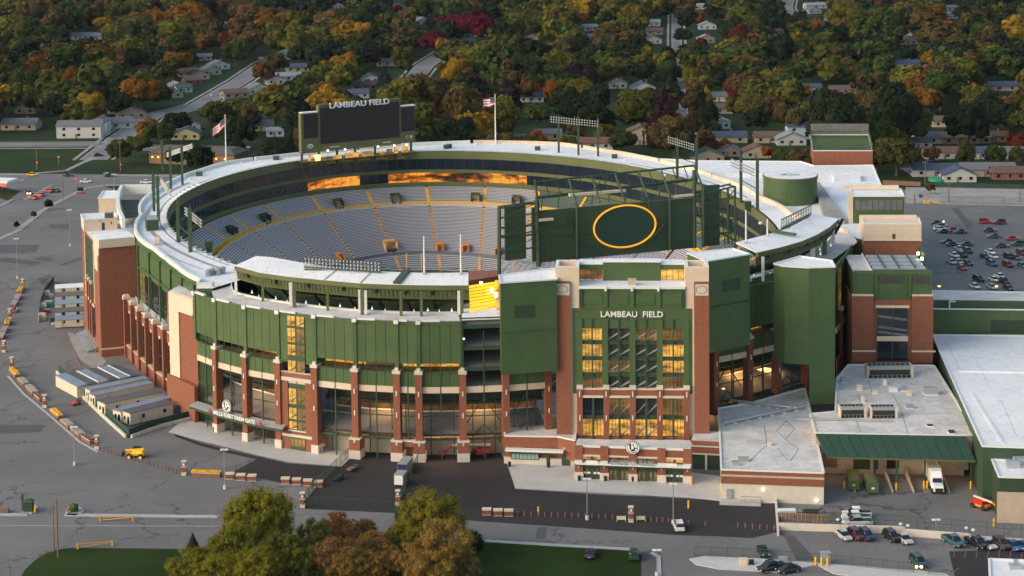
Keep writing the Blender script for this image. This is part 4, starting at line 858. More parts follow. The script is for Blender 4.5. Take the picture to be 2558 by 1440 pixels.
# ================================================================== left side: green curved wall, arcade, pylon, west block
LW = pxs([(350, 606), (378, 624), (405, 645), (432, 666), (460, 687), (488, 704), (530, 713)], ZR)
for i in range(len(LW)-1):
    pl = VP(LW[i], LW[i+1]); L = pl.L
    wp = MB().vrect(pl, 0, 0, L, 30.6, .35, .3).build('wall_panel', 'green', stad)
    MB().vrect(pl, -.35, 6, .35, 30.7, .95, .6).build('pilaster', 'green', stad)
    MB().vrect(pl, .9, 26, L-.9, 30.0, .6, .25).build('wall_panel', 'green', stad); MB().vrect(pl, 0, 24.6, L, 25.2, .8, .5).build('trim', 'green', stad)
    for k in (0, 1):
        u0 = .8+(L-1.6)*k/2; u1 = u0+(L-1.6)/2-.3; wn = MB().vrect(pl, u0, 8, u1, 23.6, .42, .1).build('stair_window', 'litdim' if (i+k) % 3 == 0 else 'glass', stad); MB().vrect(pl, (u0+u1)/2-.06, 8, (u0+u1)/2+.06, 23.6, .48, .06).vrect(pl, u0, 13, u1, 13.3, .48, .06).vrect(pl, u0, 18.3, u1, 18.6, .48, .06).build('glazing_bar', 'greendk', wn)
pl = VP(pxs([(530, 713)], ZR)[0], pxs([(585, 702)], ZR)[0]); MB().vrect(pl, 0, 26, pl.L, 31.3, .3, .3).build('wall_panel', 'greendk', stad)
# arcade
arc = thing('brick_arcade', 'low brick arcade with cream capped piers on the left flank of the stadium', 'building', W(330, 905, 0))
AP = pxs([(300, 722), (318, 738), (335, 752), (352, 767), (371, 783), (391, 799), (415, 813), (438, 833)], 16.6)
for i in range(len(AP)-1):
    pl = VP(AP[i], AP[i+1]); L = pl.L
    MB().vrect(pl, 0, 0, L, 3.2, .5, .8).build('base_wall', 'brick', arc); MB().vrect(pl, 0, 3.2, L, 3.6, .7, 1.0).build('stone_band', 'creamdk', arc)
    MB().vrect(pl, 0, 12.6, L, 15.2, .1, .5).build('spandrel', 'brick', arc); MB().vrect(pl, 0, 15.2, L, 15.35, .2, .7).build('coping', 'rail', arc)
    if i == 0: MB().vrect(pl, 0, 3.2, L, 14.6, .1, .5).build('brick_wall', 'brick', arc); continue
    wn = MB().vrect(pl, .7, 3.6, L-.7, 12.6, -.3, .2).build('arcade_window', 'glass', arc); MB().vrect(pl, L/2-.1, 3.6, L/2+.1, 15.3, .15, .3).build('mullion', 'greenst', wn)
    MB().vrect(pl, .7, 7.6, L-.7, 7.9, -.2, .1).build('transom', 'greenst', wn)
    for f_ in (.32, .68): MB().vrect(pl, L*f_-.5, 12.2, L*f_+.5, 12.9, .22, .3).build('stone_block', 'cream', arc)
    MB().vrect(pl, .3, 15.3, L-.3, 16.2, -2, .2).build('screen', 'grey', arc)
for i, q in enumerate(AP[1:-1]):
    d = Vector((AP[i+2][0]-AP[i][0], AP[i+2][1]-AP[i][1])).normalized(); pl = VP(q, (q[0]+d.x, q[1]+d.y)); c_ = MB().vrect(pl, -.5, 0, .5, 15.6, 1.1, 1.6).build('brick_pier', 'brick', arc)
    k = MB().vrect(pl, -.62, 15.6, .62, 16.3, 1.25, 1.9); k.hexa([pl.P(-.62, 16.3, 1.25), pl.P(.62, 16.3, 1.25), pl.P(.62, 16.3, -.65), pl.P(-.62, 16.3, -.65)], [pl.P(-.35, 16.9, .9), pl.P(.35, 16.9, .9), pl.P(.35, 16.9, -.3), pl.P(-.35, 16.9, -.3)]); k.build('pier_cap', 'cream', c_)
MB().sheet(AP+[tuple(inwards(np.array(p), 14)) for p in AP[::-1]], 15.2).build('roof', 'roofold', arc)
for i in range(4): p = VP(AP[5], AP[6])
# pylon
PYL = pxs([(424, 728), (484, 748), (503, 729), (447, 715)], 28.6); PYL = [PYL[0], PYL[1], PYL[2], PYL[3]]
py = thing('cream_pylon', 'brick pylon with wide cream frame at the left corner of the front wing', 'pylon', (*PYL[0], 0))
MB().prism(PYL, 0, 28.6).build('brick_shaft', 'brick', py); pl = VP(PYL[0], PYL[1]); L = pl.L
MB().vrect(pl, -.1, 6.5, L*.40, 28.55, .35, .4).build('cream_frame', 'cream', py); MB().vrect(pl, L*.40, 25.0, L+.05, 28.55, .35, .4).build('cream_frame', 'cream', py); MB().vrect(pl, L*.38, 24.6, L, 25.0, .5, .3).build('stone_band', 'plinth', py)
MB().vrect(pl, -.3, 6.1, L*.42, 6.5, .5, .5).build('stone_band', 'plinth', py); MB().prism(PYL, 28.6, 28.75).build('roof', 'roofold', py)
pl2 = VP(AP[-1], PYL[0]); MB().vrect(pl2, -4, 0, pl2.L+.2, 15, .3, .8).build('brick_wall', 'brick', py)
pl3 = VP(PYL[0], COL[0]); MB().vrect(pl3, -1, 0, pl3.L, 8.5, .8, .9).build('brick_wall', 'brick', py)
pz = VP(PYL[1], COL[1]); MB().vrect(pz, 0, 0, 1.6, 30.2, .1, .8).build('brick_wall', 'brick', py); MB().vrect(pz, 1.6, 20, pz.L, 30.8, .05, .4).build('green_wall', 'greendk', py)
# west block with two corner towers
wb = thing('west_wing', 'tall brick west wing with cream topped stair towers at the left edge', 'building', W(250, 900, 0))
WBp = pxs([(246, 618), (339, 611), (352, 606), (400, 575), (330, 545), (204, 566)], 29.5)
MB().prism(WBp, 0, 29.4).build('walls', 'brick', wb); MB().sheet(WBp, 29.45).build('roof', 'roof', wb)
TP = pxs([(247, 600), (337, 592), (318, 579), (233, 587)], 31.6)
MB().prism(TP, 29.3, 31.6).build('tower_top', 'cream', wb); MB().sheet(TP, 31.62).build('tower_roof', 'roof', wb)
lf = VP(W(204, 566, 29.5), W(246, 618, 29.5)); L = lf.L
MB().vrect(lf, L-9, 27, L+.05, 29.4, .1, .2).build('stone_band', 'cream', wb)
gw = MB().vrect(lf, L*.22, 13, L*.72, 28.6, .12, .2).build('green_window_wall', 'greendk', wb); MB().vrect(lf, L*.2, 12.5, L*.225, 28.8, .25, .3).vrect(lf, L*.715, 12.5, L*.74, 28.8, .25, .3).build('stone_jamb', 'cream', wb)
for k in range(6): MB().vrect(lf, L*.22, 14.5+k*2.4, L*.72, 14.7+k*2.4, .22, .1).build('glazing_bar', 'greenst', gw)
for f_ in (.32, .45, .58): MB().vrect(lf, L*f_-.6, 2.5, L*f_+.6, 17, .5, .5).build('brick_pier', 'brick', wb); MB().vrect(lf, L*f_-.75, 17, L*f_+.75, 17.8, .7, .8).build('pier_cap', 'cream', wb)
for f_ in (.27, .39, .52, .64): MB().vrect(lf, L*f_-2, 11.2, L*f_+2, 11.9, .3, .2).build('stone_block', 'cream', wb)
for f_ in (.27, .39, .52, .64): MB().vrect(lf, L*f_-2, 3, L*f_+2, 11, .15, .2).build('window', 'glass', wb)
ff = VP(W(246, 618, 29.5), W(339, 611, 29.5)); MB().vrect(ff, -.1, 1.9, ff.L+.1, 2.3, .2, .3).build('stone_band', 'cream', wb); MB().vrect(ff, 0, 0, ff.L+.1, 1.9, .3, .3).build('base_wall', 'brick', wb)
MB().vrect(lf, L*.76, 22.5, L*.93, 28.0, .12, .1).build('medallion_plate', 'cream', wb)
block('', '', [(209, 551), (293, 545), (287, 533), (202, 537)], 32.6, 29.4, m='cream', par=wb)
d = VP(W(209, 551, 32.6), W(293, 545, 32.6)); MB().vrect(d, d.L*.53, 29.5, d.L*.62, 31.6, .06, .05).build('door', 'greendk', wb); MB().vrect(d, d.L*.8, 31, d.L*.83, 31.7, .06, .05).build('vent', 'dark', wb)
nt_ = block('cream_tower', 'plain cream block at the far left of the ring roof', [(246, 497), (300, 497), (306, 480), (258, 479)], 30.5, 0, m='cream')
# curved parapet with louvre pit
cp_ = thing('curved_parapet', 'white curved parapet round a green louvred pit on the left ring roof', 'parapet', W(300, 500, ZR))
cv = pxs([(378, 462), (304, 463), (297, 478), (294, 497), (297, 522), (308, 547)], 34); b = MB()
for a, c in zip(cv[:-1], cv[1:]): b.beam((*a, 32.7), (*c, 32.7), .9, 2.8)
b.build('parapet_wall', 'rail', cp_)
lv = pxs([(301, 501), (347, 500), (358, 543), (313, 546)], ZR); MB().sheet(lv, ZR+.02).build('pit', 'dark', cp_); b = MB()
A4 = [np.array(p) for p in lv]
for k in range(9):
    a = A4[0]+(A4[3]-A4[0])*(k+.5)/9; c = A4[1]+(A4[2]-A4[1])*(k+.5)/9; MB().beam((*a, ZR+.3), (*c, ZR+.3), .7, .12).build('louvre', 'greenst', cp_)
# rooftop plant on the left
def unit(x, y, z, sx, sy, sz, m, label, nm='rooftop_unit', rz=0., cat='rooftop unit'):
    p = W(x, y, z); t = thing(nm, label, cat, p, 'rooftop plant on the stadium roofs'); MB().cbox((p[0], p[1], z), (sx, sy, sz), rz).build('casing', m, t); MB().cbox((p[0], p[1], z+sz), (sx*.92, sy*.92, .12), rz).build('lid', 'grey', t)
    MB().cbox((p[0], p[1]-.0, z-.0), (sx+.3, sy+.3, .2), rz).build('kerb', 'creamdk', t); return t
unit(380, 572, ZR, 3.2, 7, 3, 'greenst', 'long green louvred plant housing on the left ring roof', rz=.25)
for (x, y, k) in ((520, 690, 'left most'), (530, 686, 'second'), (545, 686, 'third'), (556, 683, 'right most')):
    p = W(x, y, ZR); t = thing('exhaust_fan', 'white round exhaust fan on the left roof, %s of the cluster' % k, 'exhaust fan', p, 'round exhaust fans on the left roof'); MB().cyl(p, .75, p[2], p[2]+1.2, 10).build('drum', 'lampmetal', t); MB().cyl(p, .95, p[2]+1.2, p[2]+1.6, 10, .5).build('cap', 'grey', t)
unit(394, 612, ZR, 1.2, 1.0, 2.2, 'cream', 'narrow cream chimney box on the left roof', nm='vent_stack'); unit(250, 556, 32.6, 1.2, .8, .5, 'grey', 'small grey unit on the cream penthouse'); unit(273, 546, 32.6, 2.2, 1.5, 1.6, 'greenst', 'green plant box on the cream penthouse roof')
rr = random.Random(3)
for k, (x, y) in enumerate([(505, 432), (475, 448), (630, 410), (603, 408), (700, 398), (720, 394), (1060, 372), (1190, 362), (1490, 390), (1560, 402), (1660, 440), (1760, 470), (1900, 560), (1950, 590), (1820, 500)]):
    p = W(x, y, ZR); s = rr.uniform(.3, .6); t = MB().cyl((p[0], p[1]), s, ZR, ZR+s*.7, 8).cyl((p[0], p[1]), s*1.2, ZR+s*.7, ZR+s*1.1, 8, s*.5).build('roof_vent', 'rail')
    tag(t, 'small white mushroom vent standing on the ring roof', 'roof vent', 'mushroom vents scattered on the ring roof')
# ================================================================== right side buildings
ar = block('atrium_building', 'wide white roofed wing behind the right side of the ring', [(1605, 396), (1745, 403), (2000, 405), (2035, 416), (2180, 414), (2203, 470), (2150, 520), (2160, 600), (2120, 592), (2060, 565), (1985, 547), (1900, 499), (1800, 452), (1700, 420)], 30.2, 0)
MB().prism(pxs([(1740, 432), (2010, 440), (2012, 446), (1740, 440)], 30.3), 30.2, 31.4).build('roof_step', 'roof', ar)
MB().prism(pxs([(2032, 470), (2048, 468), (2110, 560), (2060, 556)], 30.3), 30.22, 31.8).build('roof_ramp', 'walk', ar)
MB().prism(pxs([(2078, 437), (2148, 435), (2150, 448), (2083, 450)], 31), 30.2, 31.4).build('roof_kerb_box', 'roof', ar)
dr = thing('green_drum', 'large round green drum with white lid and dark oval mark on the right roof', 'drum', W(1974, 500, 30))
c = W(1974, 437, 38); MB().cyl(c, 7.8, 30, 37.4, 40).build('drum_wall', 'green', dr, smooth=False); MB().cyl(c, 8.0, 37.4, 38.0, 40).build('rim', 'olive', dr); MB().cyl(c, 7.7, 38, 38.05, 40).build('lid', 'roof', dr)
b = MB()
for r0, r1 in ((2.8, 2.45), (2.1, 1.5)):
    for i in range(28):
        a, e = 2*math.pi*i/28, 2*math.pi*(i+1)/28
        if r0 < 2.5 and i in (1, 2, 3, 4): continue
        b.quad((c[0]+r0*math.cos(a), c[1]+r0*math.sin(a)*.7, 38.06), (c[0]+r0*math.cos(e), c[1]+r0*math.sin(e)*.7, 38.06), (c[0]+r1*math.cos(e), c[1]+r1*math.sin(e)*.7, 38.06), (c[0]+r1*math.cos(a), c[1]+r1*math.sin(a)*.7, 38.06))
b.box(c[0]+.1, c[1]-.2, 38.05, c[0]+2.0, c[1]+.15, 38.07); b.build('roof_mark', 'greendk', dr)
# far pavilion
pv = block('roof_pavilion', 'brick roof pavilion with green railed terrace at the far right end of the stadium', [(2032, 378), (2180, 378), (2170, 338), (2025, 338)], 34.6, 28.5, m='brick', cap='greenst')
a_, b_, c_, d_ = [np.array(q) for q in pxs([(2032, 378), (2180, 378), (2170, 338), (2025, 338)], 34.6)]
for (p, q) in ((a_, b_), (b_, c_), (c_, d_), (d_, a_)):
    k = MB().beam((*p, 36), (*q, 36), .25, .25).beam((*p, 34.9), (*q, 34.9), .3, .5); n = 6
    for i in range(n+1): r = p+(q-p)*i/n; k.cbox((r[0], r[1], 34.6), (.2, .2, 2.0))
    k.build('terrace_rail', 'green', pv)
e0 = a_+(d_-a_)*.3; e1 = b_+(c_-b_)*.3; pl = VP(e0, e1); MB().vrect(pl, 1.5, 34.6, pl.L-1.5, 37.0, 0, .3).build('terrace_wall', 'green', pv); pl = VP(d_, c_); MB().vrect(pl, 0, 34.6, pl.L, 38.5, 0, .3).build('back_screen', 'slab', pv)
# green block and brick+cream block
gb = block('green_block', 'green block with white parapet roof and a high window strip on the right roof', [(2130, 492), (2258, 492), (2250, 473), (2122, 473)], 37.6, 29.5); pl = VP(W(2130, 492, 37.6), W(2258, 492, 37.6)); 
wn = MB().vrect(pl, .5, 34.0, pl.L-.3, 36.6, .06, .05).build('strip_window', 'slab', gb)
for k in range(9): MB().vrect(pl, .5+(pl.L-.8)*k/8-.06, 34.0, .5+(pl.L-.8)*k/8+.06, 36.6, .12, .05).build('glazing_bar', 'greenst', wn)
MB().vrect(pl, -1.2, 29.5, .1, 38.4, .1, .8).build('parapet', 'cream', gb); MB().vrect(pl, -1.2, 37.8, pl.L, 39.0, -10, .4).build('parapet', 'cream', gb)
bb = block('brick_stair_block', 'brick block with cream top storey and white roof beside the right car park', [(2158, 561), (2300, 561), (2294, 545), (2153, 545)], 37.4, 25, m='brick'); pl = VP(W(2158, 561, 37.4), W(2300, 561, 37.4)); MB().vrect(pl, -.15, 33.5, pl.L+.15, 37.5, .15, 8.2).build('cream_storey', 'cream', bb); MB().vrect(pl, pl.L*.5, 33.7, pl.L*.555, 35.0, .2, .1).build('door', 'greenst', bb); MB().vrect(pl, -.1, 33.2, pl.L+.3, 33.5, .3, 8.6).build('stone_band', 'plinth', bb)
MB().vrect(pl, -.15, 37.5, pl.L+.15, 38.3, -7.5, .6).build('parapet', 'cream', bb)
# T2: brick tower with big window, green storey and louvred roof
T2 = VP(W(2129, 905, 9), W(2329, 906, 9)); L = T2.L
t2 = thing('brick_stair_tower', 'brick stair tower with tall green framed window and green top storey on the right', 'building', T2.P(L/2, 0, 0))
MB().vrect(T2, 0, 0, L, 24.2, 0, 22).build('walls', 'brick', t2)
for (a, c) in ((-.1, L*.26), (L*.74, L+.1)): MB().vrect(T2, a, 9, c, 25.2, .35, .5).build('brick_pier', 'brick', t2); MB().vrect(T2, a, 25.2, c, 25.6, .45, .8).build('stone_band', 'cream', t2); MB().vrect(T2, a-.05, 11.6, c+.6, 12.0, .5, .3).build('stone_band', 'cream', t2)
MB().vrect(T2, .4, 24.2, L-.2, 30.4, -.15, 21.5).build('green_storey', 'green', t2)
for u in (.4, L*.24, L*.30, L*.66, L*.72, L-.5): MB().vrect(T2, u-.15, 24.3, u+.25, 30.4, .1, .3).build('pilaster', 'green', t2)
MB().vrect(T2, .3, 30.4, L-.1, 31.3, .1, .5).build('parapet', 'green', t2)
for (a, c) in ((L*.32, L*.64), (L*.75, L-.8)):
    wn = MB().vrect(T2, a, 28.2, c, 29.9, -.08, .05).build('strip_window', 'inner', t2)
    for k in range(6): MB().vrect(T2, a+(c-a)*k/5-.06, 28.2, a+(c-a)*k/5+.06, 29.9, -.02, .05).build('glazing_bar', 'greenst', wn)
wd = MB().vrect(T2, L*.31, 9.4, L*.69, 22.3, .06, .1).build('tall_window', 'glass', t2); MB().vrect(T2, L*.29, 22.3, L*.71, 22.9, .3, .3).build('lintel', 'cream', t2); MB().vrect(T2, L*.305, 14.2, L*.695, 15.4, .2, .15).build('stone_band', 'cream', t2)
for u in (.31, .5, .69): MB().vrect(T2, L*u-.13, 9.3, L*u+.13, 22.3, .18, .12).build('mullion', 'greenst', wd)
for z in (18.0, 20.6, 16.8): MB().hexa([T2.P(L*.32, z, .12), T2.P(L*.68, z-.9, .12), T2.P(L*.68, z-1.5, .12), T2.P(L*.32, z-.6, .12)], [T2.P(L*.32, z, .15), T2.P(L*.68, z-.9, .15), T2.P(L*.68, z-1.5, .15), T2.P(L*.32, z-.6, .15)]).build('stair_flight', 'slab', wd)
for k in range(4):
    f0, f1 = 3+k*4.2, 4.6+k*4.2; MB().hexa([T2.P(L*.27, 30.9, -f0), T2.P(L-1.2, 30.9, -f0), T2.P(L-1.2, 31.3, -f1), T2.P(L*.27, 31.3, -f1)], [T2.P(L*.27, 31.1, -f0), T2.P(L-1.2, 31.1, -f0), T2.P(L-1.2, 31.5, -f1), T2.P(L*.27, 31.5, -f1)]).build('roof_louvre', 'steel', t2)
MB().vrect(T2, L*.25, 30.4, L-1, 30.6, -2, 19).build('louvre_pit', 'greendk', t2)
for u in (.42, .6, .8): MB().beam(T2.P(L*u, 31.6, -2.5), T2.P(L*u, 31.6, -20), .3, .25).build('roof_beam', 'greenst', t2)
MB().vrect(T2, .5, 30.4, L*.24, 30.7, -1, 20).build('side_roof', 'roofold', t2); MB().vrect(T2, L*.24, 30.4, L*.255, 31.2, -1, 20).build('kerb', 'rail', t2); MB().vrect(T2, L-.7, 30.4, L-.4, 33.5, -8, 12).build('green_screen', 'greenst', t2)
for f_ in (8, 14): p = T2.P(L-1.4, 32.2, -f_); MB().cbox(p, (.6, .3, .7)).build('flood_lamp', 'whitelamp', t2)
# curved wall segment between fin and T2 with brick end
CW = pxs([(2086, 665), (2108, 640), (2130, 612)], 31.6)
for i in range(2):
    pl = VP(CW[i], CW[i+1]); L = pl.L
    MB().vrect(pl, 0, 0, L, 31.6, .1, .4).build('curved_wall', 'green', stad); MB().vrect(pl, 0, 15, L, 16.3, .4, .3).build('stone_band', 'cream', stad); MB().vrect(pl, L*.3, 20, L*.6, 30, .2, .1).build('tall_window', 'litdim', stad)
    MB().vrect(pl, 0, 2, L, 15, .15, .1).build('dark_opening', 'dark', stad); MB().vrect(pl, L*.5-.7, 2, L*.5+.7, 19.5, .9, .9).build('brick_column', 'brick', stad); MB().vrect(pl, L*.5-.8, 19.5, L*.5+.8, 20.4, 1.1, 1.2).build('capital', 'plinth', stad)
    MB().vrect(pl, 0, 0, L, 8.8, .7, .4).build('brick_wall', 'brick', stad)
# ---------------------------------------------------------------- low roofs in front
s1 = block('service_building', 'low cream and brick service building with stained white roof right of the entrance', [(1802, 1175), (2058, 1184), (2020, 1010), (2010, 972), (1960, 985), (1880, 1008), (1795, 1022)], 6.4, 0, m='plinth', cap='roofgrey')
pl = VP(W(1802, 1175, 6.4), W(2058, 1184, 6.4)); MB().vrect(pl, -.1, 3.7, pl.L+.1, 6.45, .12, .3).build('brick_band', 'brick', s1); MB().vrect(pl, -.1, 5.2, pl.L+.1, 5.6, .16, .3).build('trim', 'creamdk', s1)
pe = VP(W(2058, 1184, 6.4), W(2020, 1010, 6.4)); MB().vrect(pe, -.1, 3.7, pe.L+.1, 6.45, .12, .3).build('brick_band', 'brick', s1)
MB().vrect(pl, 1.0, .8, 2.2, 2.6, .4, .4).build('electric_box', 'grey', s1)
for f_ in (.41, .93): MB().vrect(pl, pl.L*f_-.25, 2.6-2*(f_ > .5)*.9, pl.L*f_+.25, 2.85-2*(f_ > .5)*.9, .5, .4).build('wall_lamp', 'whitelamp', s1)
MB().vrect(pl, -.3, 0, 8.0, .6, 2.5, 2.5).build('loading_step', 'concrete', s1); k = MB()
for i in range(12): k.vrect(pl, 4+i*.35, .6, 4.04+i*.35, 1.9, 2.4, .05)
k.vrect(pl, 4, 1.85, 8, 1.92, 2.4, .05).build('step_railing', 'greendk', s1)
# pipes on its roof
for (x0, y0, x1, y1) in ((1805, 1058, 2018, 1012), (1825, 1000, 1990, 1020)):
    p, q = W(x0, y0, 7.0), W(x1, y1, 7.2); MB().tube(p, q, .28, n=8).build('roof_pipe', 'steel', s1)
    for i in range(8): r = p+(q-p)*i/7.; MB().cbox((r[0], r[1]-.0, 6.4), (.8, .3, .35)).build('pipe_block', 'cream', s1)
for (x, y, a, c_, m) in ((1837, 1162, 1.4, 1.2, 'steel'), (1857, 1152, 2.2, 1.2, 'grey'), (1922, 1113, .8, .8, 'cream')): p = W(x, y, 6.4); MB().cbox((p[0], p[1], 6.4), (a, c_, .8)).build('roof_unit', m, s1)
s2 = block('loading_building', 'low stained white roof building with rooftop chillers above the loading dock', [(2038, 1084), (2412, 1090), (2441, 1088), (2333, 915), (2120, 913), (2090, 948), (2087, 1030), (2024, 1036)], 9.0, 5.0, m='creamdk', cap='roofold')
def chiller(x, y, w_, label, fans=6, dp=3.0, h=2.2):
    p = W(x, y, 9.0); t = thing('chiller', label, 'chiller', p, 'long fan chillers on the loading roof')
    MB().cbox((p[0], p[1], 9.1), (w_, dp, h)).build('casing', 'grey', t); MB().cbox((p[0], p[1]-dp/2-.05, 9.8), (w_*.93, .1, h*.45)).build('coil', 'dark', t); MB().cbox((p[0]-w_/2-.12, p[1], 9.05), (.22, dp+.1, h+.1)).build('end_panel', 'cream', t); MB().cbox((p[0]+w_/2+.25, p[1], 9.05), (.5, dp+.1, h)).build('end_panel', 'cream', t)
    for k in range(fans): 
        x_ = p[0]-w_/2+w_*(k+.5)/fans; MB().cyl((x_, p[1]), w_/fans*.38, 9.1+h, 9.35+h, 10).build('fan', 'black', t)
        MB().cbox((x_, p[1]-dp/2-.06, 9.15), (w_/fans*.75, .1, .55)).build('pump_bay', 'black', t)
    return t
chiller(2127, 1040, 5.0, 'left chiller of the pair by the roof edge'); chiller(2204, 1041, 5.0, 'right chiller of the pair by the roof edge'); chiller(2219, 940, 10, 'longest dark chiller bank below the brick stair tower', 9, 3.5, 2.6)
for (x, y, a, c_, h, m) in ((2105, 955, .9, .8, 1.2, 'creamdk'), (2147, 975, 1.2, 1.0, 1.3, 'cream'), (2210, 962, .8, .7, 1.2, 'rail'), (2186, 984, 1.2, .8, .8, 'cream'), (2231, 977, 1.8, 1.6, .8, 'rail'), (2256, 977, 1.2, .9, .6, 'grey'), (2271, 988, .9, .6, 1.2, 'cream'), (2325, 985, 3.0, 1.9, 1.6, 'steel'), (2272, 1020, 1.5, 1.2, .8, 'grey'), (2155, 1005, .7, .6, 1.4, 'cream'), (2323, 1065, 1.2, 1.2, .3, 'dark'), (2377, 1082, 1.2, 1.4, .5, 'dark')):
    p = W(x, y, 9); t = thing('rooftop_unit', 'small %s box on the stained loading roof' % {'cream': 'cream', 'creamdk': 'tan', 'rail': 'white', 'grey': 'grey', 'steel': 'steel grey', 'dark': 'dark flat'}[m], 'rooftop unit', p, 'small boxes on the loading roof'); MB().cbox((p[0], p[1], 9.0), (a, c_, h)).build('casing', m, t); MB().cbox((p[0], p[1], 9.0), (a+.25, c_+.25, .18)).build('kerb', 'rail', t)
p, q = W(1990, 1046, 9.3), W(2230, 1052, 9.3); MB().beam(p, q, .35, .3).build('roof_duct', 'steel', s2)
def seams(z, segs, par, m, w_=.14):
    for (x0, y0, x1, y1) in segs: MB().beam(W(x0, y0, z+.01), W(x1, y1, z+.01), w_, .03).build('roof_seam', m, par)
seams(6.4, [(1940, 1077, 1964, 1052), (1964, 1052, 1985, 1072), (1985, 1072, 1962, 1098), (1962, 1098, 1940, 1077), (1962, 1098, 1995, 1122), (1995, 1122, 1975, 1152), (1909, 1062, 1916, 1110), (1916, 1112, 1875, 1150), (1942, 1120, 1968, 1150)], s1, 'slab')
seams(9.0, [(2168, 950, 2180, 985), (2143, 982, 2150, 1010), (2240, 955, 2275, 975), (2230, 985, 2250, 1020), (2250, 1020, 2268, 1085), (2140, 1052, 2150, 1083), (2250, 1035, 2385, 1032), (2280, 935, 2330, 920)], s2, 'slab')
# awning over the dock
E_ = pxs([(2038, 1085), (2412, 1091)], 9.0); G_ = pxs([(2066, 1142), (2437, 1152)], 6.2)
aw = thing('dock_awning', 'long sloping dark green roof over the loading docks', 'awning', (*G_[0], 0))
n = 14
for k in range(n):
    f0, f1 = k/n, (k+.94)/n
    def lp(a, c, f_): return (a[0]+(c[0]-a[0])*f_, a[1]+(c[1]-a[1])*f_)
    a, c, d_, e_ = lp(*E_, f0), lp(*E_, f1), lp(*G_, f1), lp(*G_, f0); MB().hexa([(*e_, 6.1), (*d_, 6.1), (*c, 8.9), (*a, 8.9)], [(*e_, 6.3), (*d_, 6.3), (*c, 9.1), (*a, 9.1)]).build('roof_sheet', 'screenfence', aw)
MB().hexa([(*E_[0], 8.8), (*E_[1], 8.8), (*G_[1], 6.0), (*G_[0], 6.0)], [(*E_[0], 8.95), (*E_[1], 8.95), (*G_[1], 6.15), (*G_[0], 6.15)]).build('roof_deck', 'greendk', aw); MB().beam((*G_[0], 6.1), (*G_[1], 6.1), .2, .35).build('gutter', 'olive', aw)
for (x, y) in ((2185, 1195), (2240, 1225), (2310, 1210), (2425, 1215)): p = W(x, y); MB().cbox((p[0], p[1], 0), (.35, .35, 6.3)).build('post', 'greenst', aw)
dw = VP(E_[0], E_[1]); dk = thing('loading_dock', 'tan dock wall with green and dark doors under the green awning', 'loading dock', dw.P(dw.L/2, 0, 0))
MB().vrect(dw, 0, 0, dw.L, 8.7, -2.0, .4).build('wall', 'creamdk', dk)
for (a, c, z0, z1, m) in ((1.5, 4.6, 1.2, 4.4, 'wood'), (8, 11.5, 1.0, 4.6, 'greendk'), (12.2, 13.2, 1.0, 3.4, 'greenst'), (15, 17.5, 1.2, 4.5, 'black'), (23, 26, 1.2, 4.4, 'black'), (29.5, 32, 1.2, 4.4, 'grey')): MB().vrect(dw, a, z0, c, z1, -1.9, .1).build('dock_door', m, dk)
for a in (6.6, 14.3, 18.6, 25.8): MB().hexa([dw.P(a, 0, -2), dw.P(a+.2, 0, -2), dw.P(a+.8, 0, 10), dw.P(a+.6, 0, 10)], [dw.P(a, 2.0, -2), dw.P(a+.2, 2.0, -2), dw.P(a+.8, .5, 10), dw.P(a+.6, .5, 10)]).build('ramp_wall', 'creamdk', dk)
for a in (3, 10, 20, 28): q = dw.P(a, 5.6, 2); alight(q, 45, 1.5, 1, (1, .6, .25))
for k in (8.7, 9.7, 10.7): MB().vrect(dw, k-.22, 3.2, k+.22, 3.7, -1.85, .05).build('lit_pane', 'amberlamp', dk)
# practice hall
ph = block('practice_hall', 'very wide white roofed hall with dark green walls at the right edge', [(2455, 1117), (2720, 1126), (2720, 842), (2329, 838)], 11.6, 0, m='greenst')
seams(11.6, [(2440, 905, 2470, 960), (2500, 1000, 2540, 1090), (2360, 850, 2400, 925)], ph, 'steel', .1)
pl = VP(W(2455, 1117, 11.6), W(2700, 1125, 11.6))
MB().beam((*W2(2395, 928, 11.7), 11.75), (*W2(2700, 933, 11.7), 11.75), .8, .3).build('roof_upstand', 'roof', ph)
MB().beam((*W2(2425, 980, 11.7), 11.72), (*W2(2505, 1108, 11.7), 11.72), .7, .12).build('roof_upstand', 'roof', ph)
l2 = block('', '', [(2496, 1194), (2720, 1200), (2720, 1156), (2478, 1150)], 9.0, 0, m='greendk', par=ph); pl = VP(W(2486, 1194, 9), W(2720, 1200, 9)); MB().vrect(pl, .4, 0, pl.L, 6.2, .15, .2).build('cream_base', 'creamdk', ph)
sp = VP(W(2486, 1194, 9), W(2478, 1150, 9)); 
for (x, y) in ((2530, 1168), (2548, 1160)): p = W(x, y, 9); MB().cbox((p[0], p[1], 9), (2.6, 1.6, 1.4)).build('roof_unit', 'steel', ph)
MB().hexa([(*W2(2483, 1268, 0), 0), (*W2(2620, 1330, 0), 0), (*W2(2625, 1322, 0), 0), (*W2(2490, 1262, 0), 0)], [(*W2(2483, 1268, 0), 4.2), (*W2(2620, 1330, 0), 1.5), (*W2(2625, 1322, 0), 1.5), (*W2(2490, 1262, 0), 4.2)]).build('ramp_wall', 'plinth', ph)
b2 = block('hall_link', 'long dark green wall block with thin white cap behind the practice hall', [(2329, 773), (2720, 778), (2720, 735), (2329, 728)], 17.6, 0, m='green', cap='roofgrey'); pl = VP(W(2329, 773, 17.6), W(2720, 778, 17.6)); MB().vrect(pl, 0, 17.6, pl.L, 19.6, -1.4, .3).build('upper_wall', 'greenst', b2); r = pl.uz(2475, 800), pl.uz(2600, 832); MB().vrect(pl, r[0][0], r[1][1], r[1][0], r[0][1], .08, .1).build('louvre', 'greendk', b2)
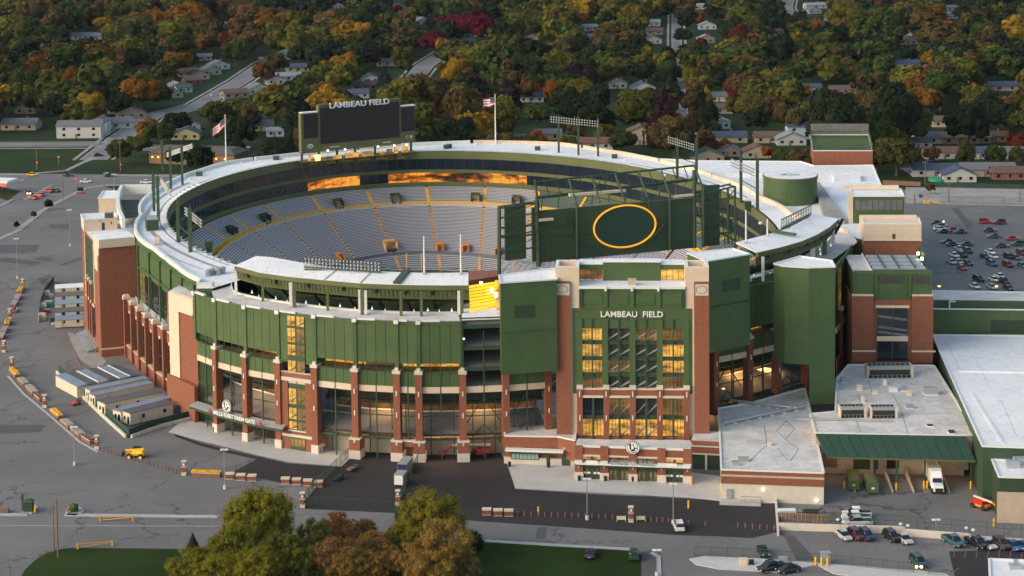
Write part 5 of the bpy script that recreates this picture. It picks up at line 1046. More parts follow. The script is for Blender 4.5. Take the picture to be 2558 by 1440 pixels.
MB().vrect(pl, 4.0, 17.6, 4.3, 19.8, .6, .3).vrect(pl, 4.0, 19.6, 5.6, 19.9, .6, .3).build('flood_arm', 'rail', b2)
cb = block('corner_hut', 'small flat white roofed brick building cropped by the bottom right corner', [(2474, 1470), (2640, 1475), (2640, 1405), (2471, 1399)], 4.0, 0, m='brick', cap='roof')
p = W(2536, 1420, 4); MB().cbox((p[0], p[1], 4), (2.2, 1.6, .7)).cbox((p[0]+.3, p[1]+.8, 4.6), (.8, .6, .7)).build('roof_unit', 'steel', cb)
# ================================================================== scoreboards
sb = thing('video_scoreboard', 'large dark video scoreboard with LAMBEAU FIELD letters on the far rim', 'scoreboard', (*W2(895, 392, ZR), 0))
SB = VP(W(752, 405, ZR), W(1038, 378, ZR))
def SR(x0, y0, x1, y1, off, th, nm, m, par=sb):   # heights read at the left edge of each piece
    u0, z1 = SB.uz(x0, y0); _, z0 = SB.uz(x0, y1); u1, _ = SB.uz(x1, y0); return MB().vrect(SB, u0, z0, u1, z1, off, th).build(nm, m, par)
SR(795, 265, 1000, 380, 0, 2.0, 'main_frame', 'olive'); SR(752, 284, 795, 385, -.15, 2.2, 'side_frame', 'olive'); SR(1000, 267, 1037, 359, -.15, 2.2, 'side_frame', 'olive')
SR(799, 270, 997, 361, .06, .1, 'main_screen', 'screen'); SR(758, 288, 793, 347, .0, .1, 'side_screen', 'screen'); SR(1002, 271, 1035, 330, .0, .1, 'side_screen', 'screen')
SR(752, 282, 793, 284.5, .4, 2.2, 'frame_cap', 'rail'); SR(1000, 265, 1037, 267, .4, 2.2, 'frame_cap', 'rail'); SR(795, 262, 1000, 265, .3, 1.0, 'frame_cap', 'olive')
u, z = SB.uz(895, 263); uu = (SB.uz(971, 250)[0]-SB.uz(822, 262)[0])
text('lettering', 'LAMBEAU FIELD', SB, u+.3, z-.3, 1.9, .5, 'white', sb, width=uu, ext=.3)
for (x, y, w_, h, s_, m) in ((849, 363, 31, 1.0, 'GREEN BAY PACKERS', 'rail'),): pass
u, z = SB.uz(775, 366); 
MB().hexa([SB.P(u+1.1*math.cos(k*math.pi/8), z+.75*math.sin(k*math.pi/8), .0) for k in range(16)], [SB.P(u+1.1*math.cos(k*math.pi/8), z+.75*math.sin(k*math.pi/8), .08) for k in range(16)]).build('logo_plate', 'white', sb)
text('logo_text', 'Lite', SB, u, z-.4, .85, .12, 'navy', sb, width=1.5)
u, z = SB.uz(1022, 343); text('logo_text', 'TIME', SB, u+.6, z+.35, .3, .05, 'rail', sb, width=.9); text('logo_text', 'WARNER', SB, u+.8, z-.05, .3, .05, 'rail', sb, width=1.3); text('logo_text', 'CABLE', SB, u+.7, z-.45, .3, .05, 'rail', sb, width=1.1)
b = MB()
for k in range(10): a, e = math.radians(40+k*26), math.radians(66+k*26); r0 = .75-.045*k; b.quad(SB.P(u-.75+r0*math.cos(a), z+r0*.8*math.sin(a), .05), SB.P(u-.75+r0*math.cos(e), z+r0*.8*math.sin(e), .05), SB.P(u-.75+(r0-.18)*math.cos(e), z+(r0-.18)*.8*math.sin(e), .05), SB.P(u-.75+(r0-.18)*math.cos(a), z+(r0-.18)*.8*math.sin(a), .05))
b.build('logo_swirl', 'rail', sb)
for x, w_ in ((836, 3.6), (966, 3.0)): u, z = SB.uz(x, 367-(x-836)*.085); MB().vrect(SB, u-w_/2, z-.12, u+w_/2, z+.12, .06, .05).build('sponsor_strip', 'rail', sb)
for x in (757, 800, 845, 890, 940, 990, 1030): u, z = SB.uz(x, 380-(x-757)*.08); MB().vrect(SB, u-.3, 29, u+.3, z+1, -.8, .6).build('leg', 'greendk', sb)
# terrace below it: lit kiosks and lamps
for (x0, x1, y, h, m) in ((770, 775, 388, 1.6, 'lit'), (787, 798, 390, 1.2, 'amberlamp'), (832, 852, 391, .6, 'lit'), (862, 895, 386, 1.0, 'lit'), (901, 915, 374, 1.0, 'cream'), (916, 930, 373, 1.1, 'cream'), (905, 932, 383, .7, 'lit'), (950, 958, 382, .7, 'lit'), (965, 978, 372, 1.0, 'litdim'), (984, 992, 372, 1.6, 'lit'), (1003, 1018, 372, 1.6, 'lit')):
    u0, z = SB.uz(x0, y); u1, _ = SB.uz(x1, y); MB().vrect(SB, u0, ZR, u1, ZR+h+.6, .6, .6).build('kiosk', m, sb)
MB().vrect(SB, 0, ZR-.1, SB.L, ZR+.02, 1.6, 4).build('terrace', 'innerwarm', sb)
for (x, y) in ((816, 376), (859, 373), (941, 366), (982, 363), (1013, 362)): u, z = SB.uz(x, y); p = SB.P(u, z, 1.0); MB().ball(p, .32, 8, 5).build('lamp_globe', 'whitelamp', sb); MB().tube((p[0], p[1], ZR), p, .06).build('lamp_post', 'greendk', sb)
# names panel along the fascia under the scoreboard
def nearth(px, z=30): return min(((abs(proj((*P_(t, rin(t)), z))[0]-px), t) for t in np.linspace(.3, math.pi, 600)), key=lambda k: k[0])[1]
ths = [nearth(x) for x in (770, 816, 864, 916, 940, 968, 1018)]
ta, tb = nearth(768), nearth(1018); q0, q1 = P_(ta, rin(ta)-.15), P_(tb, rin(tb)-.15); pf = VP(q0, q1)
mid = P_((ta+tb)/2, rin((ta+tb)/2)-.15); sag = abs((mid[0]-q0[0])*pf.n[0]+(mid[1]-q0[1])*pf.n[1])
nb_ = thing('honour_band', 'olive band with yellow retired numbers and names below the far scoreboard', 'name band', (*q0, 28.8))
xs_ = np.linspace(0, 1, 7)
for k in range(6):
    t0, t1 = ta+(tb-ta)*k/6, ta+(tb-ta)*(k+1)/6; a, c = P_(t0, rin(t0)-.25), P_(t1, rin(t1)-.25); p6 = VP(a, c)
    MB().vrect(p6, .02, 28.9, p6.L-.02, 31.45, .1, .2).build('band_panel', 'slab' if 0 else 'creamdk' if 0 else 'olive', nb_)
    if k == 0: text('lettering', 'RETIRED NUMBERS', p6, p6.L*.5, 29.6, .45, .16, 'yellow', nb_, width=4.2); continue
    n_, s_ = (('14', 'DON HUTSON'), ('3', 'TONY CANADEO'), ('15', 'BART STARR'), ('66', 'RAY NITSCHKE'), ('92', 'REGGIE WHITE'))[k-1]
    text('lettering', n_, p6, p6.L*.5, 30.15, .8, .16, 'yellow', nb_); text('lettering', s_, p6, p6.L*.5, 29.35, .42, .16, 'yellow', nb_, width=3.8)
# ---------------------------------------------------------------- new scoreboard under construction, seen from behind
nb = thing('unfinished_scoreboard', 'dark green back of a huge steel scoreboard with a yellow oval ring', 'scoreboard', (*W2(1243, 690, ZR), 0))
NBp = VP(W(1243, 517, 50), W(1833, 468, 50))
def NR(x0, y0, x1, y1, off, th, nm, m): 
    u0, z1 = NBp.uz(x0, y0); _, z0 = NBp.uz(x0, y1); u1, _ = NBp.uz(x1, y0); return MB().vrect(NBp, u0, z0, u1, z1, off, th).build(nm, m, nb)
NR(1342, 528, 1734, 657, 0, .8, 'main_panel', 'boardgreen')
for x in (1372, 1441, 1500, 1620, 1673): NR(x, 526-(x-1342)*.10, x+1.2, 655-(x-1342)*.115, .25, .3, 'panel_joint', 'green')
NR(1262, 518, 1314, 652, -.2, .6, 'side_panel', 'boardgreen'); NR(1330, 520, 1342, 655, 0, .8, 'side_panel', 'boardgreen'); NR(1757, 466, 1800, 618, -.5, .6, 'side_panel', 'boardgreen')
for (y) in (568, 592): NR(1246, y, 1340, y+4, .3, .4, 'stiffener', 'greenst'); NR(1342, y, 1480, y+2.5, .3, .4, 'stiffener', 'greenst'); NR(1655, y-28, 1734, y-25, .3, .4, 'stiffener', 'greenst')
uc, zc = NBp.uz(1559, 565); ru = (NBp.uz(1636, 565)[0]-NBp.uz(1482, 565)[0])/2; rz_ = 5.05
b = MB(); n = 48
for i in range(n):
    a, e = 2*math.pi*i/n, 2*math.pi*(i+1)/n; b.tube(NBp.P(uc+ru*math.cos(a), zc+rz_*math.sin(a), .5), NBp.P(uc+ru*math.cos(e), zc+rz_*math.sin(e), .5), .24, n=6)
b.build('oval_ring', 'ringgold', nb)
MB().hexa([NBp.P(uc+(ru-.2)*math.cos(2*math.pi*i/n), zc+(rz_-.2)*math.sin(2*math.pi*i/n), .1) for i in range(n)], [NBp.P(uc+(ru-.2)*math.cos(2*math.pi*i/n), zc+(rz_-.2)*math.sin(2*math.pi*i/n), .4) for i in range(n)]).build('oval_face', 'screenfence', nb)
def tube_(x0, y0, o0, x1, y1, o1, r, nm='steel_tube', m='greenst'):
    """steel member: both ends given as photo points on a plane standing off the board"""
    def pt(x, y, o): q = VP(NBp.P(0, 0, o), NBp.P(NBp.L, 0, o)); u, z = q.uz(x, y); return q.P(u, z)
    a, c = pt(x0, y0, o0), pt(x1, y1, o1); MB().tube(a, c, r).build(nm, m, nb)
bk = -6
tube_(1340, 455, bk, 1735, 414, bk, .28); tube_(1338, 495, bk, 1740, 448, bk, .42); tube_(1336, 450, bk, 1346, 520, bk, .3)
for x0, x1 in ((1420, 1441), (1478, 1499), (1537, 1560), (1595, 1617), (1650, 1673)): tube_(x0, 446-(x0-1420)*.11, bk, x1, 513-(x0-1420)*.11, 1.2, .24)
tube_(1734, 414, bk, 1757, 472, .8, .28)
for x, yt, yb in ((1441, 510, 660), (1673, 488, 625), (1757, 470, 612), (1836, 466, 622), (1818, 472, 610)): tube_(x, yt, 1.2, x+1, yb, 1.2, .3)
tube_(1247, 521, .5, 1340, 508, .5, .2); tube_(1243, 517, -2.5, 1336, 505, -2.5, .2); tube_(1338, 506, .5, 1346, 528, .5, .3); tube_(1734, 490, .8, 1836, 466, .8, .25); tube_(1734, 482, -3, 1825, 460, -3, .25); tube_(1818, 462, -3, 1837, 467, .8, .25)
for (a, c, d_, e_) in ((1734, 440, 1700, 470), (1500, 452, 1478, 480), (1478, 445, 1502, 478), (1745, 540, 1830, 528), (1745, 575, 1830, 560), (1834, 475, 1800, 520), (1800, 540, 1834, 580), (1418, 540, 1440, 600), (1440, 590, 1500, 640), (1660, 560, 1673, 590), (1625, 600, 1660, 560)): tube_(a, c, .6, d_, e_, .6, .14)
for x in range(1360, 1735, 29): tube_(x, 453-(x-1340)*.1, bk, x+14, 497-(x-1340)*.115, bk, .13)
for x in range(1352, 1730, 42): tube_(x, 524-(x-1342)*.1, -3.5, x+3, 495-(x-1340)*.115, bk, .16)
for y in (505, 530, 560, 590): tube_(1757, y, -2.5, 1836, y-12, -2.5, .18); tube_(1745, y+8, 1.2, 1830, y-8, 1.2, .14)
for x in range(1745, 1836, 18): tube_(x, 475, -2.5, x+12, 612, -2.5, .13)
for y in (545, 590, 630): tube_(1247, y, .9, 1342, y-12, .9, .2); tube_(1250, y+3, 1.5, 1338, y-36, 1.5, .1)
for x0 in (1355, 1490, 1600, 1690): tube_(x0, 655-(x0-1342)*.115, -1, x0-25, 680-(x0-1342)*.1, -4, .25)
tube_(1247, 517, .8, 1247, 690, .8, .45); tube_(1340, 500, .5, 1345, 668, .5, .55); tube_(1734, 425, -.5, 1735, 620, .5, .5)
NR(1342, 546, 1378, 552, 1.2, .8, 'work_platform', 'cream'); NR(1682, 487, 1728, 492, 1.2, .8, 'work_platform', 'cream'); NR(1430, 488, 1570, 494, -1.5, .9, 'work_platform', 'cream')
# stand and deck below the board
for k in range(10): 
    y0 = 662+k*2.4; NR(1252, y0, 1395, y0+1.1, -2+k*.7, .5, 'bench_row', 'alu')
for k in range(7):
    y0 = 640+k*2.6; NR(1455, y0, 1650, y0+1.1, -2+k*.7, .5, 'bench_row', 'alu')
for x in range(1255, 1400, 15): NR(x, 676-(x-1255)*.1, x+1.2, 692-(x-1255)*.1, 3.2, .1, 'deck_rail', 'greenst')
NR(1250, 686, 1392, 690, 3.0, .3, 'deck_rail', 'steel')
# ================================================================== floodlights
LT = 'floodlight towers round the stadium rim'
def light_tower(posts, bank, label, rows=3, z=ZR, w_=.7):
    """posts: (x base, y base, y top); bank: left and right lamp rows as photo points"""
    p0 = W(posts[0][0], posts[0][1], z); t = thing('floodlight_tower', label, 'floodlight tower', p0, LT); tops = []
    for (x, yb, yt) in posts:
        p = W(x, yb, z); q = WD(x, yt, p[1]); MB().cbox((p[0], p[1], z-.3), (w_, w_, q[2]-z+.3)).build('post', 'greenst', t); MB().tube((p[0], p[1], q[2]), (p[0], p[1], q[2]+1.0), .1).build('finial', 'greenst', t); tops.append((p[0], p[1], q[2]))
    (xa, ya, xb, yb, h) = bank
    ma = tops[0]; mb = tops[-1]
    A = WD(xa, ya, ma[1]-.8); B = WD(xb, yb, mb[1]-.8 if len(tops) > 1 else ma[1]-.8)
    for k in range(rows):
        dz = -h*k/(max(1, rows-1)); a, c = np.array(A)+[0, 0, dz], np.array(B)+[0, 0, dz]; MB().beam(a, c, .16, .12).build('lamp_rail', 'greenst', t)
        nL = max(4, int(np.linalg.norm(c-a)/.95)); b = MB()
        for i in range(nL):
            p = a+(c-a)*(i+.5)/nL; b.cyl((p[0], p[1]-.3), .24, p[2]-.2, p[2]+.2, 8, .18)
        b.build('lamp_row', 'lampmetal', t)
    if len(tops) > 1: MB().beam((ma[0], ma[1], (A[2]+z)/2), (mb[0], mb[1], (B[2]+z)/2), .2, .2).build('cross_beam', 'greenst', t)
    return t
light_tower([(406, 425, 352), (427, 472, 368), (456, 462, 364)], (417, 383, 481, 360, 1.1), 'floodlight tower on the far left rim beside the flag pole')
light_tower([(385, 528, 434), (396, 550, 440)], (402, 445, 427, 478, 1.3), 'floodlight tower seen edge on above the left ring roof')
light_tower([(446, 605, 503), (476, 630, 520)], (462, 518, 505, 552, 1.6), 'floodlight tower leaning over the left seats with two thick green posts', w_=.9)
light_tower([(1396, 382, 292), (1445, 388, 294), (1494, 391, 298)], (1374, 292, 1496, 304, 1.6), 'wide three post floodlight tower on the back rim')
light_tower([(1692, 445, 345), (1740, 458, 347)], (1667, 342, 1735, 362, 1.6), 'floodlight tower on the right rim behind the unfinished scoreboard', w_=.8)
light_tower([(1851, 504, 388), (1892, 524, 400)], (1825, 397, 1885, 424, 1.8), 'floodlight tower on the right rim in front of the green drum', w_=.8)
def truss(x0, y0, x1, y1, z, h, label, n=18, rows=3):
    a, c = W(x0, y0, z), W(x1, y1, z); t = thing('floodlight_tower', label, 'floodlight tower', a, LT)
    b = MB(); b.beam(a, c, .3, .3); b.beam(a+[0, 0, h], c+[0, 0, h], .15, .15)
    b.build('rail', 'greenst', t); b = MB()
    for i in range(n+1): p = a+(c-a)*i/n; b.tube(p, p+[0, 0, h], .07)
    b.build('strut', 'greenst', t); b = MB()
    for k in range(rows):
        for i in range(n*1): p = a+(c-a)*(i+.5)/n+[0, -.2, h*(k+.5)/rows+.1]; b.cyl(p, .26, p[2]-.2, p[2]+.2, 7, .2)
    b.build('lamp_row', 'lampmetal', t); MB().beam(a-[0, -.6, .6], c-[0, -.6, .6], .8, .2).build('catwalk', 'greenst', t); return t
truss(760, 668, 952, 680, 38.0, 2.3, 'long low floodlight truss along the inner edge of the front canopy', 22)
truss(1952, 571, 2026, 534, 39.6, 2.2, 'curved low floodlight truss on the inner edge of the right canopy', 12)
# flags
def flag(x, yb, yt, z, fx, label, flip=1):
    p = W(x, yb, z); q = WD(x, yt, p[1]); t = thing('flag_pole', label, 'flag pole', p, 'flag poles on the stadium rim'); MB().tube(p, (p[0], p[1], q[2]), .28, .14).build('pole', 'rail', t); MB().ball((p[0], p[1], q[2]+.2), .25, 6, 4).build('finial', 'gold', t)
    f_ = thing('flag', 'striped flag with blue starred canton flying %s' % ('from the left pole' if x < 900 else 'from the right pole'), 'flag', (p[0], p[1], q[2]-1), 'flags with red and white stripes')
    Lf = 4.6; Hf = 3.0; drop = fx
    def pt(u, v): return (p[0]-.2-u*Lf*.85, p[1]-.3*math.sin(u*7), q[2]-.7-v*Hf-u*drop+.15*math.sin(u*9))
    for s_ in range(7):
        b = MB()
        for k in range(10): b.quad(pt(k/10, s_/7), pt((k+1)/10, s_/7), pt((k+1)/10, (s_+1)/7), pt(k/10, (s_+1)/7))
        b.build('stripe', 'flagred' if s_ % 2 == 0 else 'white', f_)
    b = MB()
    for k in range(4): a_ = [pt(k/10, 0), pt((k+1)/10, 0), pt((k+1)/10, .55), pt(k/10, .55)]; b.add([(v[0], v[1]-.04, v[2]) for v in a_], [(0, 1, 2, 3)])
    b.build('canton', 'navy', f_); b = MB()
    for i in range(3):
        for j in range(3): v = pt(.07+i*.12, .1+j*.16); b.cbox((v[0], v[1]-.07, v[2]), (.14, .03, .14))
    b.build('star', 'white', f_)
flag(565, 412, 290, ZR, 3.3, 'white flag pole on the far left rim'); flag(1238, 360, 238, ZR, .7, 'white flag pole at the middle of the back rim')
p = W(1095, 365, ZR); q = W(1098, 470, 20)
# ================================================================== vehicles
def loft(stations):          # stations: (x, half width bottom, half width top, z bottom, z top)
    b = MB(); n = len(stations)
    vs = []
    for x, wb, wt, z0, z1 in stations: vs += [(x, -wb, z0), (x, -wb*1.02, (z0+z1)*.55), (x, -wt, z1), (x, wt, z1), (x, wb*1.02, (z0+z1)*.55), (x, wb, z0)]
    fs = []
    for i in range(n-1):
        for k in range(6): a, c = i*6+k, i*6+(k+1) % 6; fs.append((a, c, c+6, a+6))
    fs.append(tuple(range(5, -1, -1))); fs.append(tuple((n-1)*6+k for k in range(6))); return b.add(vs, fs)
def make_car(kind):
    r = thing({'sedan': 'parked_car', 'suv': 'parked_suv', 'pickup': 'pickup_truck'}[kind], 'x', 'car')
    if kind == 'sedan':
        body = loft([(-2.3, .70, .62, .45, .80), (-2.2, .86, .78, .28, .95), (-1.3, .88, .82, .22, 1.0), (0, .9, .84, .2, .97), (1.1, .88, .82, .22, .92), (2.1, .84, .74, .28, .80), (2.3, .66, .58, .42, .66)])
        cab = loft([(-1.75, .70, .66, .93, .98), (-1.05, .74, .58, .93, 1.40), (.35, .74, .58, .92, 1.40), (1.25, .72, .66, .88, .92)]); roof = loft([(-1.0, .56, .52, 1.38, 1.44), (.30, .56, .52, 1.38, 1.44)])
    elif kind == 'suv':
        body = loft([(-2.35, .74, .70, .5, 1.0), (-2.3, .9, .84, .35, 1.1), (0, .94, .88, .3, 1.12), (1.3, .92, .86, .3, 1.08), (2.2, .88, .8, .38, .98), (2.35, .7, .64, .5, .85)])
        cab = loft([(-2.2, .78, .66, 1.08, 1.25), (-1.9, .8, .66, 1.08, 1.70), (.5, .8, .66, 1.08, 1.70), (1.3, .78, .7, 1.05, 1.10)]); roof = loft([(-1.9, .64, .58, 1.68, 1.76), (.45, .64, .58, 1.68, 1.76)])
    else:
        body = loft([(-2.9, .86, .86, .5, 1.05), (-2.8, .93, .9, .45, 1.1), (-.6, .95, .9, .42, 1.12), (1.5, .94, .88, .42, 1.12), (2.7, .9, .82, .45, 1.02), (2.85, .74, .7, .55, .9)])
        cab = loft([(-.75, .8, .66, 1.1, 1.75), (-.6, .8, .68, 1.1, 1.80), (.9, .8, .68, 1.1, 1.78), (1.65, .78, .72, 1.08, 1.14)]); roof = loft([(-.7, .66, .6, 1.78, 1.86), (.85, .66, .6, 1.76, 1.84)])
    body.build('body', 'paint', r, smooth=False); g = cab.build('windows', 'carglass', r); roof.build('roof', 'paint', r)
    if kind == 'pickup': MB().box(-2.75, -.75, 1.10, -.85, .75, 1.14).build('cargo_bed', 'dark', r)
    L_ = 2.85 if kind == 'pickup' else 2.3
    for x in (-L_*.62, L_*.62):
        for y in (-.86, .86):
            w_ = MB(); n = 10; w_.hexa([(x+.34*math.cos(2*math.pi*i/n), y-.12, .34+.34*math.sin(2*math.pi*i/n)) for i in range(n)], [(x+.34*math.cos(2*math.pi*i/n), y+.12, .34+.34*math.sin(2*math.pi*i/n)) for i in range(n)]); wo = w_.build('wheel', 'tyre', r)
            s_ = 1 if y > 0 else -1; MB().hexa([(x+.19*math.cos(2*math.pi*i/8), y+s_*.12, .34+.19*math.sin(2*math.pi*i/8)) for i in range(8)], [(x+.19*math.cos(2*math.pi*i/8), y+s_*.14, .34+.19*math.sin(2*math.pi*i/8)) for i in range(8)]).build('rim', 'steel', wo)
    for y in (-.62, .62): MB().box(L_-.12, y-.16, .62, L_-.02+.04, y+.16, .78).build('headlight', 'rail', r); MB().box(-L_-.03, y-.14, .68, -L_+.1, y+.14, .86).build('tail_light', 'red', r)
    MB().box(-L_-.04, -.2, .55, -L_+.1, .2, .68).build('number_plate', 'rail', r)
    return r
protos = {k: make_car(k) for k in ('sedan', 'suv', 'pickup')}; used = set(); ctree = {k: [(c, list(c.children)) for c in protos[k].children] for k in protos}
COLS = {'black': (.012, .012, .014), 'dark': (.03, .03, .035), 'silver': (.42, .44, .46), 'white': (.72, .72, .72), 'red': (.42, .02, .02), 'maroon': (.10, .012, .018), 'navy': (.015, .025, .09), 'blue': (.03, .10, .30), 'teal': (.02, .10, .14), 'green': (.02, .06, .045), 'grey': (.16, .17, .18), 'yellow': (.75, .42, .02), 'brown': (.07, .04, .035), 'tan': (.45, .38, .25)}
def car(px, py, ang, kind, colr, label, group):
    p = W(px, py); r = protos[kind]
    if kind not in used:
        used.add(kind); r.location = (float(p[0]), float(p[1]), 0.02); r.rotation_euler = (0, 0, math.radians(ang)); r['label'] = label; r['category'] = 'pickup truck' if kind == 'pickup' else 'car'; r['group'] = group
        for ch in r.children:
            if ch.name.split('.')[0] in ('body', 'roof'): ch.color = (*COLS[colr], 1)
    else:
        q = dup(r, (p[0], p[1], .02), math.radians(ang), label, group, COLS[colr], ('body', 'roof'), tree=ctree[kind])
    return p
G1 = 'cars parked in the car park on the right'
side = [(2342, 558, 'sedan', 'green', 'dark green sedan with glowing tail lights, topmost of the left cluster'), (2349, 565, 'sedan', 'grey', 'grey sedan second from the top of the left cluster'), (2348, 572, 'sedan', 'white', 'white sedan third from the top of the left cluster'), (2357, 579, 'sedan', 'black', 'black sedan at the front of the left cluster by the brick block'), (2382, 575, 'sedan', 'red', 'red sedan half hidden behind a black sedan'), (2398, 580, 'sedan', 'dark', 'black sedan at the foot of the dark tar strip'), (2462, 555, 'suv', 'red', 'red hatchback in front of a long maroon suv'), (2496, 557, 'suv', 'maroon', 'long dark maroon suv behind the red hatchback'), (2473, 576, 'sedan', 'maroon', 'maroon sedan below the red hatchback'), (2483, 591, 'sedan', 'teal', 'silver teal sedan seen side on below the maroon sedan'), (2530, 597, 'sedan', 'red', 'bright red sedan alone at the right of the car park'), (2367, 605, 'sedan', 'black', 'black sedan half hidden behind a navy one'), (2380, 611, 'sedan', 'navy', 'navy sedan in front of a black one'), (2413, 611, 'sedan', 'dark', 'charcoal sedan to the right of the navy sedan'), (2504, 615, 'sedan', 'brown', 'dark brown sedan below the bright red sedan'), (2542, 611, 'suv', 'green', 'dark green suv at the right edge')]
for k, (x, y, t, c, l) in enumerate(side): car(x, y+4, (0, 180)[k % 2]+random.uniform(-4, 4), t, c, l, G1)
nose = [(2397, 622, 'sedan', 'silver', 'silver car above a white car in the middle cluster'), (2417, 628, 'suv', 'dark', 'large dark suv at the back of the middle cluster'), (2384, 638, 'sedan', 'white', 'white car beside a dark maroon car'), (2403, 638, 'suv', 'maroon', 'dark maroon suv beside a white car'), (2377, 655, 'sedan', 'silver', 'left one of two silver cars side by side'), (2395, 655, 'sedan', 'silver', 'right one of two silver cars side by side'), (2417, 658, 'sedan', 'black', 'black car right of two silver cars'), (2403, 670, 'sedan', 'red', 'small red car in front of two silver cars'), (2460, 641, 'sedan', 'black', 'black car left of two white cars'), (2474, 630, 'sedan', 'white', 'rear one of two white cars nose to tail'), (2481, 641, 'sedan', 'white', 'front one of two white cars nose to tail'), (2520, 642, 'suv', 'black', 'black suv left of a dark car in the right cluster'), (2537, 644, 'sedan', 'brown', 'dark car right of a black suv in the right cluster'), (2551, 633, 'suv', 'maroon', 'maroon car at the right edge above the dark pair'), (2477, 660, 'suv', 'blue', 'bright blue suv in the middle of the car park'), (2517, 663, 'suv', 'maroon', 'maroon suv right of the bright blue suv'), (2553, 664, 'sedan', 'teal', 'teal car cut by the right edge'), (2444, 699, 'suv', 'black', 'black suv alone below the silver cars'), (2483, 699, 'sedan', 'white', 'white car left of a dark pickup'), (2498, 691, 'sedan', 'white', 'white car behind a dark pickup'), (2506, 704, 'pickup', 'dark', 'dark pickup beside two white cars'), (2435, 716, 'sedan', 'white', 'white car nearest the brick tower by the wall'), (2478, 718, 'sedan', 'silver', 'silver car behind the lit lamp by the wall'), (2519, 721, 'sedan', 'dark', 'dark car half hidden by the tan wall')]
for x, y, t, c, l in nose: car(x, y+4, -76+random.uniform(-3, 3), t, c, l, G1)
G2 = 'cars parked below the retaining wall'
for x, y, t, c, l in [(2108, 1345, 'sedan', 'silver', 'silver sedan first from the left below the retaining wall'), (2138, 1345, 'suv', 'maroon', 'maroon suv between a silver and a navy car'), (2164, 1346, 'suv', 'navy', 'navy suv right of the maroon suv'), (2227, 1349, 'suv', 'black', 'black suv left of a silver sedan in the middle of the row'), (2259, 1354, 'sedan', 'silver', 'silver sedan right of a black suv in the middle of the row'), (2381, 1360, 'pickup', 'teal', 'teal pickup standing alone in the row'), (2439, 1365, 'pickup', 'black', 'black pickup left of a silver car'), (2467, 1367, 'sedan', 'silver', 'silver car right of a black pickup'), (2501, 1368, 'suv', 'brown', 'dark brown suv right of a silver car'), (2532, 1371, 'sedan', 'blue', 'blue car right of the dark brown suv'), (2560, 1372, 'sedan', 'teal', 'teal car cut by the right edge of the bottom row')]: car(x, y, -72+random.uniform(-3, 3), t, c, l, G2)
G3 = 'vehicles driving or standing round the stadium'
for x, y, a, t, c, l in [(2294, 1412, -75, 'suv', 'green', 'dark green suv with lit headlamps by the bottom fence'), (1695, 1322, 93, 'suv', 'white', 'white van on the new black asphalt beside a lamp post'), (1475, 1390, 82, 'sedan', 'navy', 'dark navy sedan parked on the bottom lawn'), (1584, 1394, 86, 'suv', 'green', 'dark green suv at the right end of the bottom lawn'), (1907, 1385, -84, 'sedan', 'black', 'black sedan driving behind the green fence'), (1927, 1426, 208, 'pickup', 'black', 'black pickup parked left of a black sedan at the bottom'), (1969, 1430, 200, 'sedan', 'black', 'black sedan parked right of a black pickup at the bottom'), (2140, 1292, 180, 'pickup', 'white', 'white pickup at the back of three by the dock yard'), (2138, 1302, 181, 'pickup', 'white', 'white pickup in the middle of three by the dock yard'), (2142, 1313, 180, 'pickup', 'silver', 'silver pickup at the front of three by the dock yard'),
    (80, 440, 0, 'sedan', 'yellow', 'yellow taxi at the left crossing'), (172, 441, 3, 'sedan', 'dark', 'dark car in the middle of the crossing'), (272, 442, 178, 'sedan', 'black', 'black car leaving the crossing to the right'), (214, 457, 0, 'sedan', 'white', 'white car crossing from the left'), (72, 486, -40, 'sedan', 'black', 'black car with lit headlamps in the left turn lane'), (100, 491, 140, 'sedan', 'red', 'red car in the middle of the waiting queue'), (84, 498, 140, 'sedan', 'red', 'red car nearest the camera in the waiting queue'), (122, 481, 142, 'sedan', 'red', 'red car at the front of the waiting queue'), (138, 480, 142, 'sedan', 'dark', 'dark car beside the front red car in the queue'), (245, 391, 30, 'sedan', 'dark', 'dark car on the road leading up from the crossing'), (536, 240, 40, 'sedan', 'white', 'white car parked on the far street on the left'), (654, 148, 20, 'sedan', 'white', 'white car near the upper end of the far street'), (365, 459, 0, 'sedan', 'white', 'white car half hidden behind the curved parapet'), (2330, 404, 10, 'sedan', 'blue', 'blue car on a driveway in the right housing row'), (2125, 410, 5, 'sedan', 'white', 'white car beyond the roof pavilion')]: car(x, y, a, t, c, l, G3)
# lit lamps of vehicles: a few glowing rear and head lamps
for (x, y, m) in ((69, 484, 'whitelamp'), (76, 484, 'whitelamp'), (95, 489, 'redlamp'), (103, 487, 'redlamp'), (86, 494, 'redlamp'), (119, 477, 'redlamp'), (127, 478, 'redlamp'), (2289, 1416, 'whitelamp'), (2301, 1416, 'whitelamp'), (2329, 556, 'redlamp'), (2357, 554, 'whitelamp')):
    p = W(x, y, .7); MB().ball((p[0], p[1]-.2, .75), .28, 6, 4).build('vehicle_lamp', m); tag(bpy.context.scene.objects[-1] if 0 else C.objects[-1], 'small glowing vehicle lamp %s' % ('in the traffic queue at the crossing' if x < 200 else 'on the dark car by the %s' % ('bottom fence' if y > 1000 else 'car park')), 'vehicle lamp', 'glowing lamps of vehicles')
